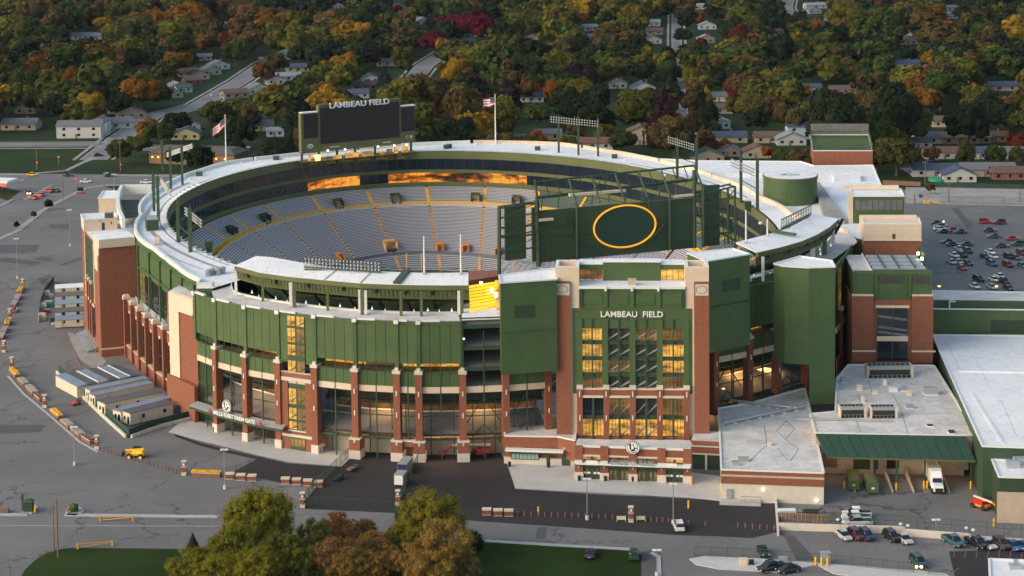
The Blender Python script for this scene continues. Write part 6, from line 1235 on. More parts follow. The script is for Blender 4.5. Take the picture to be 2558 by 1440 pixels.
# semi truck
tk = thing('semi_truck', 'white semi truck with long trailer backed into the loading dock', 'truck', W(2342, 1232), rz=math.radians(-80)); tk.rotation_euler = (0, 0, 0)
a, c = np.array(W2(2346, 1238)), np.array(W2(2308, 1160)); d = (c-a)/np.hypot(*(c-a)); nrm = np.array([-d[1], d[0]])
def TP(u, v, z): q = a+d*u+nrm*v; return (q[0], q[1], z)
def tbox(u0, u1, hw, z0, z1, nm, m, par, hw2=None, u0b=None):
    h2 = hw2 or hw; uu = u0b if u0b is not None else u0
    return MB().hexa([TP(u0, -hw, z0), TP(u0, hw, z0), TP(u1, hw, z0), TP(u1, -hw, z0)], [TP(uu, -h2, z1), TP(uu, h2, z1), TP(u1, h2, z1), TP(u1, -h2, z1)]).build(nm, m, par)
tbox(0, 2.2, 1.05, .7, 1.9, 'bonnet', 'white', tk, .9, .3); tbox(2.0, 4.6, 1.2, .8, 2.9, 'cab', 'white', tk, 1.1, 2.7); tbox(2.15, 2.6, 1.0, 1.95, 2.75, 'windscreen', 'carglass', tk, .9, 2.55); tbox(3.0, 4.7, 1.1, 2.9, 3.8, 'wind_deflector', 'white', tk, 1.0, 3.9); tbox(0-.1, .2, .8, .7, 1.4, 'grille', 'dark', tk); tbox(5.1, 18, 1.25, 1.1, 4.0, 'trailer', 'rail', tk)
for u in (1.1, 4.4, 5.8, 15.5, 16.8):
    for v in (-1.1, 1.1): 
        q = TP(u, v, .5); MB().ball(q, .5, 8, 5).build('wheel', 'tyre', tk)
# dumpsters
for k, (x0, y0, x1, y1) in enumerate(((2133, 1228, 2129, 1196), (2181, 1236, 2167, 1204))):
    a, c = np.array(W2(x0, y0)), np.array(W2(x1, y1)); d = (c-a)/np.hypot(*(c-a)); nrm = np.array([-d[1], d[0]]); t = thing('dumpster', 'green waste container, %s of the two in front of the dock' % ('left' if k == 0 else 'right'), 'dumpster', (*a, 0), 'green waste containers at the dock')
    tbox(0, 7.0, 1.15, .3, 2.3, 'body', 'green', t, 1.2); tbox(.2, 6.8, .9, 2.3, 2.45, 'lid', 'olive', t); 
    for u in (1.5, 3, 4.5, 6): tbox(u, u+.15, 1.22, .3, 2.32, 'rib', 'greenst', t)
    tbox(-.05, 0, .3, 1.1, 1.5, 'sticker', 'yellow' if k == 0 else 'white', t)
def machine(name, label, cat, px, py, ang, parts_, group=None):
    """parts in local metres: (name, material, kind, args...)"""
    t = thing(name, label, cat, (0, 0, 0), group)
    for nm, m, kd, *a in parts_:
        b = MB()
        if kd == 'box': b.box(*a)
        elif kd == 'beam': b.beam(a[0], a[1], a[2], a[3])
        elif kd == 'wheel':
            n = 12; x, y, r, w_ = a; b.hexa([(x+r*math.cos(2*math.pi*i/n), y-w_, r+r*math.sin(2*math.pi*i/n)) for i in range(n)], [(x+r*math.cos(2*math.pi*i/n), y+w_, r+r*math.sin(2*math.pi*i/n)) for i in range(n)])
        elif kd == 'tube': b.tube(*a)
        b.build(nm, m, t)
    p = W(px, py); t.location = (float(p[0]), float(p[1]), 0); t.rotation_euler = (0, 0, math.radians(ang)); return t
wh = [('wheel', 'tyre', 'wheel', x, y, .55, .2) for x in (-1.3, 1.3) for y in (-.9, .9)]
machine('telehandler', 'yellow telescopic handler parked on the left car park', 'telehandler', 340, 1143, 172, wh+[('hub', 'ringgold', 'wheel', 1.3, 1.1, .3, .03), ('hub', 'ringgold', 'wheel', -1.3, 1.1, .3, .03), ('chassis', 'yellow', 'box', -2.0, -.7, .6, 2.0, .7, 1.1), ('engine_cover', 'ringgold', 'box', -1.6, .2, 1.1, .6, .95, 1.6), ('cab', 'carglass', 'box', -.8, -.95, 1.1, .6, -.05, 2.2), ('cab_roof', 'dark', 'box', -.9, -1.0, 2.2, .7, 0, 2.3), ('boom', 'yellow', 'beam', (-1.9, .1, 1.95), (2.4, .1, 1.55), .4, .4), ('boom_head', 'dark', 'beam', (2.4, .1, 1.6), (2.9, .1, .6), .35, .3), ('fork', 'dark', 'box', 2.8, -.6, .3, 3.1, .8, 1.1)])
machine('boom_lift', 'red boom lift with cream arm and lowered basket in front of the brick piers', 'boom lift', 1198, 1140, 0, wh+[('chassis', 'red', 'box', -1.9, -.9, .5, 1.9, .9, 1.0), ('turntable', 'flagred', 'box', -.6, -1.0, 1.0, 2.3, 1.0, 1.8), ('arm', 'cream', 'beam', (2.4, 0, 2.5), (-6.0, 0, 2.5), .4, .45), ('arm_tip', 'red', 'beam', (-6.0, 0, 2.5), (-7.6, 0, .9), .3, .3), ('basket', 'red', 'box', -9.0, -.7, .3, -7.7, .7, .4), ('basket_rail', 'red', 'beam', (-9.0, -.7, 1.3), (-7.7, -.7, 1.3), .08, .08), ('basket_rail', 'red', 'beam', (-9.0, .7, 1.3), (-7.7, .7, 1.3), .08, .08), ('basket_post', 'red', 'box', -9.0, -.7, .3, -8.9, -.6, 1.3), ('basket_post', 'red', 'box', -7.8, .6, .3, -7.7, .7, 1.3), ('basket_post', 'red', 'box', -9.0, .6, .3, -8.9, .7, 1.3)])
machine('boom_lift', 'orange boom lift folded beside the tan ramp wall at the right', 'boom lift', 2450, 1270, -52, wh+[('chassis', 'orange', 'box', -1.9, -.9, .5, 1.9, .9, 1.0), ('turntable', 'red', 'box', -1.8, -.9, 1.0, 1.0, .9, 1.7), ('arm', 'cream', 'beam', (-2, .3, 2.0), (2.6, .3, 1.8), .35, .35), ('arm_tip', 'orange', 'beam', (2.6, .3, 1.8), (4.5, .3, .8), .3, .3), ('basket', 'orange', 'box', 4.4, -.6, .3, 5.6, .9, 1.2)])
for (x, y, l, m) in ((880, 1176, 'maroon flatbed cart with a yellow crate beside the green fence', 'wood'), (845, 1200, 'small dark utility cart by the green fence', 'dark'), (190, 1012, 'small red mower near the trailer fence', 'red')):
    machine('utility_cart', l, 'cart', x, y, 60, [('wheel', 'tyre', 'wheel', a, b_, .25, .1) for a in (-.8, .8) for b_ in (-.5, .5)]+[('deck', m, 'box', -1.4, -.6, .4, .6, .6, .75), ('seat', 'dark', 'box', .5, -.5, .6, 1.1, .5, 1.0), ('load', 'yellow' if x == 880 else m, 'box', .9, -.4, .5, 1.5, .4, .9)])
for k, (x, y, l, lab) in enumerate(((1013, 1180, 5.2, 'long grey enclosed trailer behind a pickup on the black asphalt'), (1001, 1212, 3.2, 'short silver enclosed trailer in front of the long one'))):
    machine('enclosed_trailer', lab, 'trailer', x, y, 78, [('wheel', 'tyre', 'wheel', a, b_, .35, .12) for a in (-.4, .5) for b_ in (-1.05, 1.05)]+[('box_body', 'steel', 'box', -l/2, -1.0, .5, l/2, 1.0, 2.6), ('roof', 'grey', 'box', -l/2-.05, -1.05, 2.6, l/2+.05, 1.05, 2.7), ('rear_door', 'rail' if k else 'navy', 'box', -l/2-.06, -.9, .55, -l/2-.01, .9, 2.5), ('drawbar', 'dark', 'box', l/2, -.1, .45, l/2+1.2, .1, .55)], 'enclosed trailers on the black asphalt')
# ================================================================== office trailers and their fence
def trailer(x0, y0, x1, y1, wd_, z, label, roof='trroofdk', gable=False, wins=2):
    """long side facing the viewer from roof px (x0,y0) to (x1,y1) at height z"""
    pl = VP(W2(x0, y0, z), W2(x1, y1, z)); L = pl.L; t = thing('office_trailer', label, 'office trailer', pl.P(L/2, 0, -wd_/2), 'cream office trailers beside the stadium')
    MB().vrect(pl, 0, .3, L, z, 0, wd_).build('walls', 'trailer', t)
    MB().vrect(pl, -.1, z, L+.1, z+.12, .1, wd_+.2).build('roof', roof, t)
    for k in range(wins): u = L*(k+.6)/wins; wn = MB().vrect(pl, u-.4, 1.4, u+.4, 2.3, .05, .05).build('window', 'glass', t)
    MB().vrect(pl, L*.2, .4, L*.2+.9, 2.4, .05, .05).build('door', 'creamdk', t)
    e = VP(pl.P(0, 0, -wd_)[:2], pl.P(0, 0, 0)[:2]); MB().vrect(e, wd_*.25, 1.2, wd_*.45, 2.1, .05, .05).build('window', 'glass', t); MB().vrect(e, wd_*.65, .4, wd_*.88, 2.2, .05, .05).build('door', 'glass', t)
    return t
trailer(325, 1034, 432, 1008, 3.6, 3.1, 'nearest dark roofed cream office trailer beside the green fence', 'trroofdk')
trailer(302, 1030, 428, 994, 3.0, 2.9, 'blue roofed office trailer behind the nearest one', 'trroof', wins=0)
trailer(262, 1010, 415, 979, 4.0, 3.1, 'long dark roofed cream office trailer third from the front', 'trroofdk', wins=3)
trailer(237, 990, 383, 958, 2.8, 2.9, 'blue grey roofed office trailer fourth from the front', 'trroof', wins=0)
trailer(225, 976, 372, 946, 2.6, 2.9, 'grey roofed office trailer behind the long dark one', 'trroof', wins=0)
gl = VP(W2(192, 967, 3.0), W2(350, 938, 3.0)); tt = thing('trailer_complex', 'wide cream trailer complex with five striped blue grey roofs', 'office trailer', gl.P(gl.L/2, 0, -6)); n = 6
MB().vrect(gl, 0, .2, gl.L, 2.9, 0, 13).build('walls', 'trailer', tt)
for k in range(n):
    u0, u1 = gl.L*k/n, gl.L*(k+1)/n; b = MB(); b.hexa([gl.P(u0+.08, 2.92, .2), gl.P(u1-.08, 2.92, .2), gl.P(u1-.08, 2.92, -13.2), gl.P(u0+.08, 2.92, -13.2)], [gl.P(u0+.08, 3.05+(.25 if k % 2 else 0), .2), gl.P(u1-.08, 3.05+(0 if k % 2 else .25), .2), gl.P(u1-.08, 3.05+(0 if k % 2 else .25), -13.2), gl.P(u0+.08, 3.05+(.25 if k % 2 else 0), -13.2)]); b.build('roof_strip', 'trroof' if k % 2 == 0 else 'trroofdk', tt)
for k in (2, 4, 5): u = gl.L*k/n; MB().vrect(gl, u-.12, 3.2, u+.12, 3.4, .2, 13).build('roof_joint', 'rail', tt)
for k in range(3): MB().vrect(gl, 2+k*5, 1.3, 2.8+k*5, 2.1, .05, .05).build('window', 'glass', tt)
for k in range(5): trailer(137, 722+k*20, 209, 718+k*20, 5.5, 2.3, ['rear white trailer with a red panel', 'second office trailer from the back with a dark roof', 'middle office trailer of the rear yard', 'fourth office trailer of the rear yard with a blue grey roof', 'front office trailer of the rear yard behind the green gate'][k], ['roof', 'trroofdk', 'trroof', 'trroofdk', 'trroof'][k])
def fence(pts, h, m, label, nm='screen_fence', step=3.0, z0=.0, barrier=False, cat='fence', solid=True, post='greenst', grp=None):
    P = pxs(pts); t = thing(nm, label, cat, (*P[0], 0), grp)
    for i in range(len(P)-1):
        pl = VP(P[i], P[i+1]); L = pl.L; n = max(1, int(round(L/step)))
        for k in range(n):
            u0, u1 = L*k/n, L*(k+1)/n
            if solid: MB().vrect(pl, u0+.06, z0+.05, u1-.06, h, .02, .04).build('fence_panel', m, t)
            MB().vrect(pl, u0-.04, 0, u0+.04, h+.05, .05, .1).build('fence_post', post, t)
            if barrier: MB().vrect(pl, u0+.1, 0, u1-.1, .75, .9, .45).build('barrier', 'plinth', t)
        MB().vrect(pl, 0, h-.06, L, h, .05, .08).build('fence_rail', post, t)
        if not solid:
            MB().vrect(pl, 0, z0+.1, L, z0+.16, .05, .06).build('fence_rail', post, t); b = MB(); q = int(L/.35)
            for k in range(q): b.vrect(pl, L*k/q, z0, L*k/q+.04, h, .03, .03)
            b.build('fence_mesh', post, t, kind='stuff')
    return t
fence([(148, 932), (205, 985), (262, 1040), (322, 1094), (400, 1066), (482, 1046)], 2.0, 'screenfence', 'dark green screened fence with pale barriers round the front trailer yard', barrier=True)
fence([(98, 806), (100, 770), (112, 735), (135, 705)], 1.9, 'screenfence', 'curved dark green fence at the left of the rear trailer yard'); fence([(126, 812), (210, 800)], 1.9, 'screenfence', 'short green gate fence in front of the rear trailer yard', barrier=True)
fence([(885, 1130), (840, 1172), (790, 1222), (752, 1266)], 2.1, 'screenfence', 'green mesh fence running diagonally from the brick piers to the brick pillar', solid=False); fence([(752, 1268), (860, 1270), (975, 1278)], 2.1, 'screenfence', 'green mesh fence along the front edge of the black asphalt', solid=False)
fence([(1056, 1136), (1030, 1185), (1000, 1250)], 2.1, 'screenfence', 'green mesh fence beside the grey trailers', solid=False)
fence([(1735, 1390), (1900, 1397), (2090, 1412), (2360, 1440)], 1.9, 'screenfence', 'green railing along the pale traffic island at the bottom', solid=False)
fence([(1945, 1311), (2100, 1313), (2250, 1321), (2420, 1334), (2640, 1350)], 2.6, 'screenfence', 'dark green railing on top of the retaining wall', solid=False, z0=1.4)
P = pxs([(1945, 1325), (2100, 1330), (2255, 1334), (2256, 1340), (2420, 1352), (2421, 1357), (2640, 1372)]); t = thing('retaining_wall', 'pale concrete retaining wall below the dock yard', 'wall', (*P[0], 0))
for i in range(len(P)-1):
    pl = VP(P[i], P[i+1]); n = max(1, int(pl.L/6))
    for k in range(n): MB().vrect(pl, pl.L*k/n+.03, 0, pl.L*(k+1)/n-.03, 1.4, 0, .4).build('wall_segment', 'plinth', t)
# yard behind the wall: tan fence, pipe machine and hut
t = fence([(1942, 1300), (2072, 1306)], 1.6, 'wood', 'tan board fence around the generator yard', nm='board_fence', step=.8, post='creamdk')
machine('generator', 'white and black generator set in the small fenced yard', 'generator', 1966, 1292, 0, [('casing', 'rail', 'box', -1.7, -.9, .2, 1.7, .9, 1.5), ('coil', 'wood', 'box', -1.6, -.95, .3, 1.6, -.9, 1.1), ('tank', 'dark', 'tube', (3.2, 0, 1.0), (6.2, 0, 1.0), .65), ('pump', 'lampmetal', 'box', 2.0, -.4, .2, 2.9, .4, 1.2), ('pipe', 'dark', 'tube', (6.2, 0, 1.2), (6.9, 0, 1.9), .15)])
for (x, y, n_) in ((2092, 1305, 'left'), (2106, 1311, 'second'), (2249, 1316, 'third'), (2267, 1320, 'fourth'), (2413, 1326, 'fifth'), (2430, 1331, 'right')):
    p = W(x, y, 1.4); k = MB().hexa([(p[0]+.26*math.cos(i*math.pi/5), p[1]-.1, 2.0+.28*math.sin(i*math.pi/5)) for i in range(10)], [(p[0]+.36*math.cos(i*math.pi/5), p[1]-.15, 2.0+.28*math.sin(i*math.pi/5)) for i in range(10)]); tag(k.build('fence_disc', 'white'), 'white oval disc on the dark railing, %s from the left' % n_ if n_ not in ('left', 'right') else 'white oval disc at the far %s of the dark railing' % n_, 'sign', 'white oval discs on the railing')
for k, (x, y, a, c_, h, m, l) in enumerate([(118, 738, 1.6, 1.2, 1.4, 'rail', 'white crate at the back of the rear trailer yard'), (108, 770, 1.8, 1.5, 1.5, 'rail', 'white boxy crate left of the teal container'), (122, 766, 2.6, 1.6, 1.6, 'teal', 'teal container in the rear trailer yard'), (118, 782, 1.6, 1.1, 1.0, 'red', 'red skip in front of the teal container'), (106, 800, 2.0, 1.4, 2.0, 'cream', 'cream shed at the front corner of the rear yard'), (128, 745, 1.2, 1.2, 1.2, 'grey', 'grey box beside the rear trailers'), (470, 1034, 5.0, 2.2, 2.2, 'navy', 'navy blue container with a yellow stripe beside the gate')]):
    p = W(x, y); t = thing('yard_box', l, 'container', p, 'boxes and containers in the trailer yards'); MB().cbox((p[0], p[1], 0), (a, c_, h)).build('body', m, t); MB().cbox((p[0], p[1], h), (a*.96, c_*.25 if m == 'navy' else c_*.9, .1)).build('lid', 'yellow' if m == 'navy' else 'grey', t)
bl_ = thing('metal_stand', 'grey metal stepped ramp stand against the west wing', 'stand', W(215, 860)); A = W(205, 822, 1.5); B2 = W(232, 868, 1.5)
for k in range(5): MB().beam(A+[-k*.7+1.5, 0, -k*.28], B2+[-k*.7+1.5, 0, -k*.28], .6, .12).build('step', 'steel', bl_)
for k in range(5): q = A+(B2-A)*k/4.; MB().cbox((q[0]+.6, q[1], 0), (.15, .15, 1.4)).build('leg', 'steel', bl_)
# ================================================================== brick pillars, planters, bollards
def pillar(x, y, label):
    p = W(x, y); t = thing('brick_pillar', label, 'pillar', p, 'brick gate pillars round the stadium')
    for z0, z1, w_, m, nm in ((0, .7, 1.0, 'plinth', 'base'), (.7, 1.8, .85, 'brick', 'shaft'), (1.8, 2.0, 1.0, 'plinth', 'band'), (2.0, 2.9, .85, 'brick', 'shaft'), (2.9, 3.15, 1.05, 'plinth', 'cap')): MB().cbox((p[0], p[1], z0), (w_, w_, z1-z0)).build(nm, m, t)
    MB().cbox((p[0], p[1]-.44, 2.2), (.45, .08, .45)).build('plaque', 'white', t)
for x, y, l in ((57, 722, 'brick pillar farthest up the left kerb'), (25, 798, 'brick pillar second from the top on the left kerb'), (10, 880, 'brick pillar near the left edge'), (30, 922, 'brick pillar above the yellow planter on the left'), (112, 1018, 'brick pillar halfway down the left kerb'), (242, 1122, 'brick pillar at the left end of the bollard chain'), (460, 1187, 'brick pillar at the right end of the bollard chain beside yellow flowers'), (756, 1268, 'brick pillar at the corner of the diagonal green fence'), (994, 1262, 'brick pillar behind the foreground trees'), (1576, 1304, 'brick pillar between two cream benches')): pillar(x, y, l)
def longbox(x0, y0, x1, y1, w_, h, kind, label, grp):
    a, c = W(x0, y0), W(x1, y1); t = thing('planter', label, 'planter', a, grp); MB().beam((a[0], a[1], h*.4), (c[0], c[1], h*.4), w_, h*.8).build('brick_body', 'brick', t); MB().beam((a[0], a[1], h*.88), (c[0], c[1], h*.88), w_+.15, h*.18).build('rim', 'creamdk', t)
    if kind == 'flower':
        b = MB(); d = c-a; rr2 = random.Random(int(x0)); n = max(6, int(np.linalg.norm(d)*2.2)); nn = np.array([d[1], -d[0], 0])/np.linalg.norm(d)
        for i in range(n):
            for s_ in (-.3, .3): q = a+d*(i+.5)/n+nn*(s_*w_*.8+rr2.uniform(-.1, .1)); b.ball((q[0], q[1], h+.12), rr2.uniform(.22, .36), 6, 4, .7, .25)
        b.build('flowers', 'flower', t)
    elif kind == 'soil':
        MB().beam((a[0], a[1], h*.99), (c[0], c[1], h*.99), w_*.8, .05).build('soil', 'soil', t); b = MB(); d = c-a
        for i in range(6): q = a+d*(i+.5)/6; b.ball((q[0], q[1], h+.1), .3, 6, 4, .8, .35)
        b.build('dry_plants', 'wood', t)
    else: MB().beam((a[0], a[1], h*1.0), (c[0], c[1], h*1.0), w_+.2, .1).build('bench_top', 'walk', t)
    return t
GP = 'low brick planters and benches along the left kerb'
for i, (x0, y0, x1, y1, k, l) in enumerate([(55, 724, 48, 735, 'flower', 'yellow flower planter below the top left pillar'), (47, 742, 41, 753, 'bench', 'pale topped brick bench below the top flower planter'), (40, 757, 33, 768, 'bench', 'second pale topped brick bench on the upper left kerb'), (36, 775, 34, 784, 'soil', 'brown planted box beside the second pillar'), (22, 805, 17, 816, 'flower', 'yellow flower planter at the left edge'), (14, 823, 8, 835, 'bench', 'pale bench below the left edge flower planter'), (6, 839, 0, 852, 'bench', 'pale bench cropped by the left edge'), (30, 930, 45, 945, 'flower', 'yellow flower planter above two long benches'), (50, 952, 66, 966, 'bench', 'long pale bench, first below the flowers'), (70, 970, 88, 988, 'bench', 'long pale bench, second below the flowers'), (92, 992, 106, 1004, 'soil', 'brown planter box left of the halfway pillar'), (132, 1032, 152, 1048, 'flower', 'yellow flower planter below the halfway pillar'), (158, 1056, 178, 1072, 'bench', 'pale bench below the lower flower planter'), (184, 1078, 206, 1094, 'bench', 'pale bench nearest the bollard chain'), (210, 1096, 232, 1110, 'soil', 'brown planter box beside the bollard chain pillar'), (480, 1188, 552, 1191, 'flower', 'yellow flower planter right of the bollard chain pillar')]): longbox(x0, y0, x1, y1, 1.5, .95, k, l, GP)
strip('kerb', [(20, 940), (60, 985), (120, 1035), (200, 1105), (245, 1130)], .5, 0, .12, 'curb')
def cube_planter(x, y, label, grp):
    p = W(x, y); t = thing('barrier_block', label, 'barrier', p, grp); MB().cbox((p[0], p[1], 0), (1.7, 1.0, 1.0)).build('brick_body', 'brick', t); MB().cbox((p[0], p[1], 1.0), (1.85, 1.15, .3)).build('cap', 'cream', t); MB().cbox((p[0], p[1], 0), (1.75, 1.05, .12)).build('foot', 'plinth', t)
for i, (x, y) in enumerate([(574, 1196), (602, 1199), (630, 1201), (713, 1208), (741, 1210), (769, 1213), (796, 1216), (1216, 1286), (1244, 1288), (1271, 1289)]): cube_planter(x, y, 'cream topped brick block, %s' % ['left of the three by the yellow flowers', 'middle of the three by the yellow flowers', 'right of the three by the yellow flowers', 'first of four left of the diagonal fence', 'second of four left of the diagonal fence', 'third of four left of the diagonal fence', 'last of four against the diagonal fence', 'left of three beside the foreground trees', 'middle of three beside the foreground trees', 'right of three beside the foreground trees'][i], 'brick barrier blocks on the black asphalt')
bol = None
def bollards(x0, y0, x1, y1, n, m, label, h=.95, chain=False):
    global bol
    for i in range(n):
        p = W(x0+(x1-x0)*i/(n-1), y0+(y1-y0)*i/(n-1))
        if i == 0:
            r = MB().cyl((p[0], p[1]), .13, 0, h, 8).cyl((p[0], p[1]), .15, h-.12, h+.04, 8, .08).build('bollard', m); tag(r, label, 'bollard', label); base = p
        else: c = r.copy(); C.objects.link(c); c.location = (float(p[0]-base[0]), float(p[1]-base[1]), 0)
bollards(258, 1128, 450, 1186, 21, 'stone', 'thin reddish bollard in the long row between two brick pillars')
bollards(75, 716, 126, 690, 11, 'stone', 'thin reddish bollard in the row up the left road')
bollards(1293, 1289, 1530, 1297, 15, 'stone', 'thin reddish bollard on the black asphalt left of the centre pillar'); bollards(1612, 1303, 1670, 1306, 5, 'stone', 'thin reddish bollard between the centre pillar and the lamp post'); bollards(1720, 1313, 1762, 1315, 2, 'stone', 'thin reddish bollard right of the white van'); bollards(1844, 1318, 1934, 1325, 6, 'stone', 'thin reddish bollard at the right end of the black asphalt')
for x, y, l in ((1345, 1286, 'yellow hydrant standing among the bollards'), (1720, 1270, 'yellow bollard at the foot of the ramp rail'), (1727, 1212, 'yellow bollard at the corner of the entrance porch'), (1802, 1228, 'yellow bollard at the corner of the cream service building'), (2109, 1222, 'yellow bollard at the first dock wall'), (2193, 1224, 'yellow bollard at the second dock wall'), (2239, 1226, 'yellow bollard at the third dock wall'), (2308, 1221, 'left yellow bollard beside the semi truck'), (2316, 1221, 'right yellow bollard beside the semi truck'), (2425, 1222, 'yellow bollard below the awning corner'), (2483, 1316, 'yellow bollard at the ramp wall corner'), (2037, 1413, 'left yellow bollard by the ticket box'), (2052, 1414, 'middle yellow bollard by the ticket box'), (2067, 1415, 'right yellow bollard by the ticket box'), (1560, 1174, 'x')):
    if l == 'x': continue
    p = W(x, y); tag(MB().cyl((p[0], p[1]), .2, 0, 1.5, 8).cyl((p[0], p[1]), .2, 1.5, 1.65, 8, .06).build('yellow_bollard', 'yellow'), l, 'bollard', 'thick yellow bollards')
for x, l in ((1552, 'left'), (1601, 'right')):
    p = W(x, 1303); t = thing('bench', 'cream slatted bench %s of the centre brick pillar' % l, 'bench', p, 'cream benches by the centre pillar'); MB().cbox((p[0], p[1], .4), (1.8, .5, .08)).build('seat', 'cream', t); MB().cbox((p[0], p[1]+.25, .5), (1.8, .08, .5)).build('backrest', 'cream', t)
    for s_ in (-.85, .85): MB().cbox((p[0]+s_, p[1], 0), (.1, .5, .6)).build('leg', 'cream', t)
for i, (x, y) in enumerate([(535, 1078), (622, 1101), (690, 1114), (797, 1132), (1160, 1152), (1273, 1166), (1370, 1168), (1447, 1201), (1512, 1202), (1581, 1203), (1650, 1205)]):
    p = W(x, y); t = thing('litter_bin', 'black round litter bin, number %s along the stadium front' % ['one from the left', 'two from the left', 'three from the left', 'four from the left', 'five from the left beside a wide pier', 'six from the left', 'seven at the brick ticket wall', 'eight at the left porch pier', 'nine at the second porch pier', 'ten at the middle porch pier', 'eleven at the fourth porch pier'][i].replace('number ', ''), 'litter bin', p, 'black litter bins at the pier feet'); t['label'] = t['label'].replace('number ', ''); MB().cyl((p[0], p[1]), .3, 0, .95, 10, .36).build('bin_body', 'black', t); MB().cyl((p[0], p[1]), .38, .95, 1.05, 10, .3).build('bin_lid', 'dark', t)
# ================================================================== lamp posts, poles, signals
def lamp(x, yb, yt, label, heads=2, lit=False, base=True):
    p = W(x, yb); q = WD(x-3, yt, p[1]); t = thing('lamp_post', label, 'lamp post', p, 'tall grey lamp posts')
    MB().tube((p[0], p[1], 0), (p[0], p[1], q[2]), .14, .08).build('pole', 'lampmetal' if not lit else 'greendk', t)
    if base: MB().cyl((p[0], p[1]), .35, 0, .8, 10).build('base', 'plinth', t)
    for s_ in ((-1, 1) if heads == 2 else (1,)): MB().cbox((p[0]+s_*.45, p[1], q[2]-.1), (.75, .5, .25)).build('lamp_head', 'amberlamp' if lit else 'rail', t)
for x, yb, yt, l in ((44, 697, 597, 'grey lamp post at the far left of the car park'), (176, 615, 525, 'grey lamp post behind the left trailer yard'), (187, 1163, 1067, 'grey lamp post beside the left planters'), (562, 1222, 1124, 'grey lamp post with a pale foot right of the flowers'), (1467, 1299, 1197, 'grey lamp post in front of the left porch side'), (1682, 1309, 1210, 'grey lamp post beside the white van'), (1641, 1440, 1375, 'thin dark lamp post at the bottom kerb corner'), (2338, 1338, 1299, 'small lamp post on the retaining wall'), (1983, 435, 398, 'x'), (285, 478, 437, 'grey lamp post behind the curved parapet on the left'), (621, 402, 368, 'grey lamp post beyond the far left rim')):
    if l != 'x': lamp(x, yb, yt, l)
lamp(2342, 752, 716, 'dark lamp post with a lit amber head, left of the pair by the green wall', 1, True, False); lamp(2485, 752, 716, 'dark lamp post with a lit amber head, right of the pair by the green wall', 1, True, False)
def pole(x, yb, yt, label, m='wood', arm=True, grp='wooden utility poles'):
    p = W(x, yb); q = WD(x-2, yt, p[1]); t = thing('utility_pole', label, 'utility pole', p, grp); MB().tube((p[0], p[1], 0), (p[0], p[1], q[2]), .2, .13).build('pole', m, t)
    if arm: MB().cbox((p[0], p[1], q[2]-.8), (2.2, .15, .15)).build('cross_arm', m, t)
    for s_ in (-.8, .8): MB().cyl((p[0]+s_, p[1]), .07, q[2]-.65, q[2]-.4, 6).build('insulator', 'grey', t)
for a in ((145, 1392, 1246, 'tall wooden utility pole with bolts at the bottom left lawn'), (135, 1378, 1262, 'thinner wooden pole just left of the tall one at the bottom left'), (25, 1462, 1408, 'cropped wooden pole at the bottom left corner'), (92, 424, 362, 'utility pole at the left crossing'), (301, 428, 352, 'utility pole at the right side of the crossing'), (158, 500, 432, 'utility pole between the crossing and the car park'), (2311, 460, 402, 'utility pole behind the white houses on the right'), (2370, 505, 455, 'slim pole at the edge of the right car park'), (2548, 506, 470, 'slim pole at the far right edge of the car park'), (969, 228, 190, 'utility pole beside the far middle street')): pole(*a[:4], arm=a[0] < 400 or a[0] == 2311)
for i, (x, yb, yt) in enumerate([(147, 412, 396), (190, 470, 452), (93, 424, 410), (302, 426, 415), (6, 470, 455)]):
    p = W(x, yb); q = WD(x, yt, p[1]); t = thing('traffic_signal', 'traffic signal glowing red, %s' % ['on the lawn corner', 'on the near kerb of the crossing', 'at the left crossing pole', 'at the right crossing pole', 'beside the cropped station canopy'][i], 'traffic signal', p, 'red traffic signals at the crossing'); MB().tube(p, (p[0], p[1], q[2]), .1).build('pole', 'grey', t); MB().cbox((p[0], p[1], q[2]-.2), (.5, .4, 1.1)).build('signal_box', 'dark', t); MB().ball((p[0], p[1]-.25, q[2]+.6), .3, 8, 5).build('red_lamp', 'redlamp', t)
st_ = thing('station_canopy', 'bright white flat canopy with red band cropped by the left edge', 'canopy', W(0, 466)); P = W2(-60, 452, 5), W2(18, 455, 5); pl = VP(*P); MB().vrect(pl, 0, 4.4, pl.L, 5.2, 0, 8).build('roof', 'white', st_); MB().vrect(pl, 0, 3.2, pl.L*.9, 4.2, -.5, 1).build('red_sign', 'redlamp', st_); MB().vrect(pl, pl.L*.6, 0, pl.L*.65, 4.4, -1, .4).build('post', 'cream', st_)
sg = thing('message_board', 'small black and red portable message board at the left car park edge', 'sign board', W(201, 484)); p = W(201, 484); MB().cbox((p[0], p[1], 1.0), (2.4, .3, 1.5)).build('board', 'black', sg); MB().cbox((p[0], p[1], .2), (3.0, .8, .4)).build('trailer_frame', 'red', sg)
# attendants' booth, islands, yellow barriers
bo = thing('parking_booth', 'small dark green parking booth on a kerbed island at the lower left', 'booth', W(70, 1280)); p = W(72, 1278); MB().cbox((p[0], p[1], 0), (1.8, 1.6, 2.1)).build('walls', 'greendk', bo); MB().hexa([(p[0]-1.1, p[1]-1, 2.1), (p[0]+1.1, p[1]-1, 2.1), (p[0]+1.1, p[1]+1, 2.1), (p[0]-1.1, p[1]+1, 2.1)], [(p[0]-.3, p[1]-.2, 2.7), (p[0]+.3, p[1]-.2, 2.7), (p[0]+.3, p[1]+.2, 2.7), (p[0]-.3, p[1]+.2, 2.7)]).build('roof', 'greenst', bo); MB().cbox((p[0]-1.2, p[1], 0), (.35, .35, 3.6)).build('sign_post', 'greenst', bo); MB().cbox((p[0]+1.3, p[1]-.6, .2), (.15, 1.6, .9), .5).build('yellow_gate', 'yellow', bo)
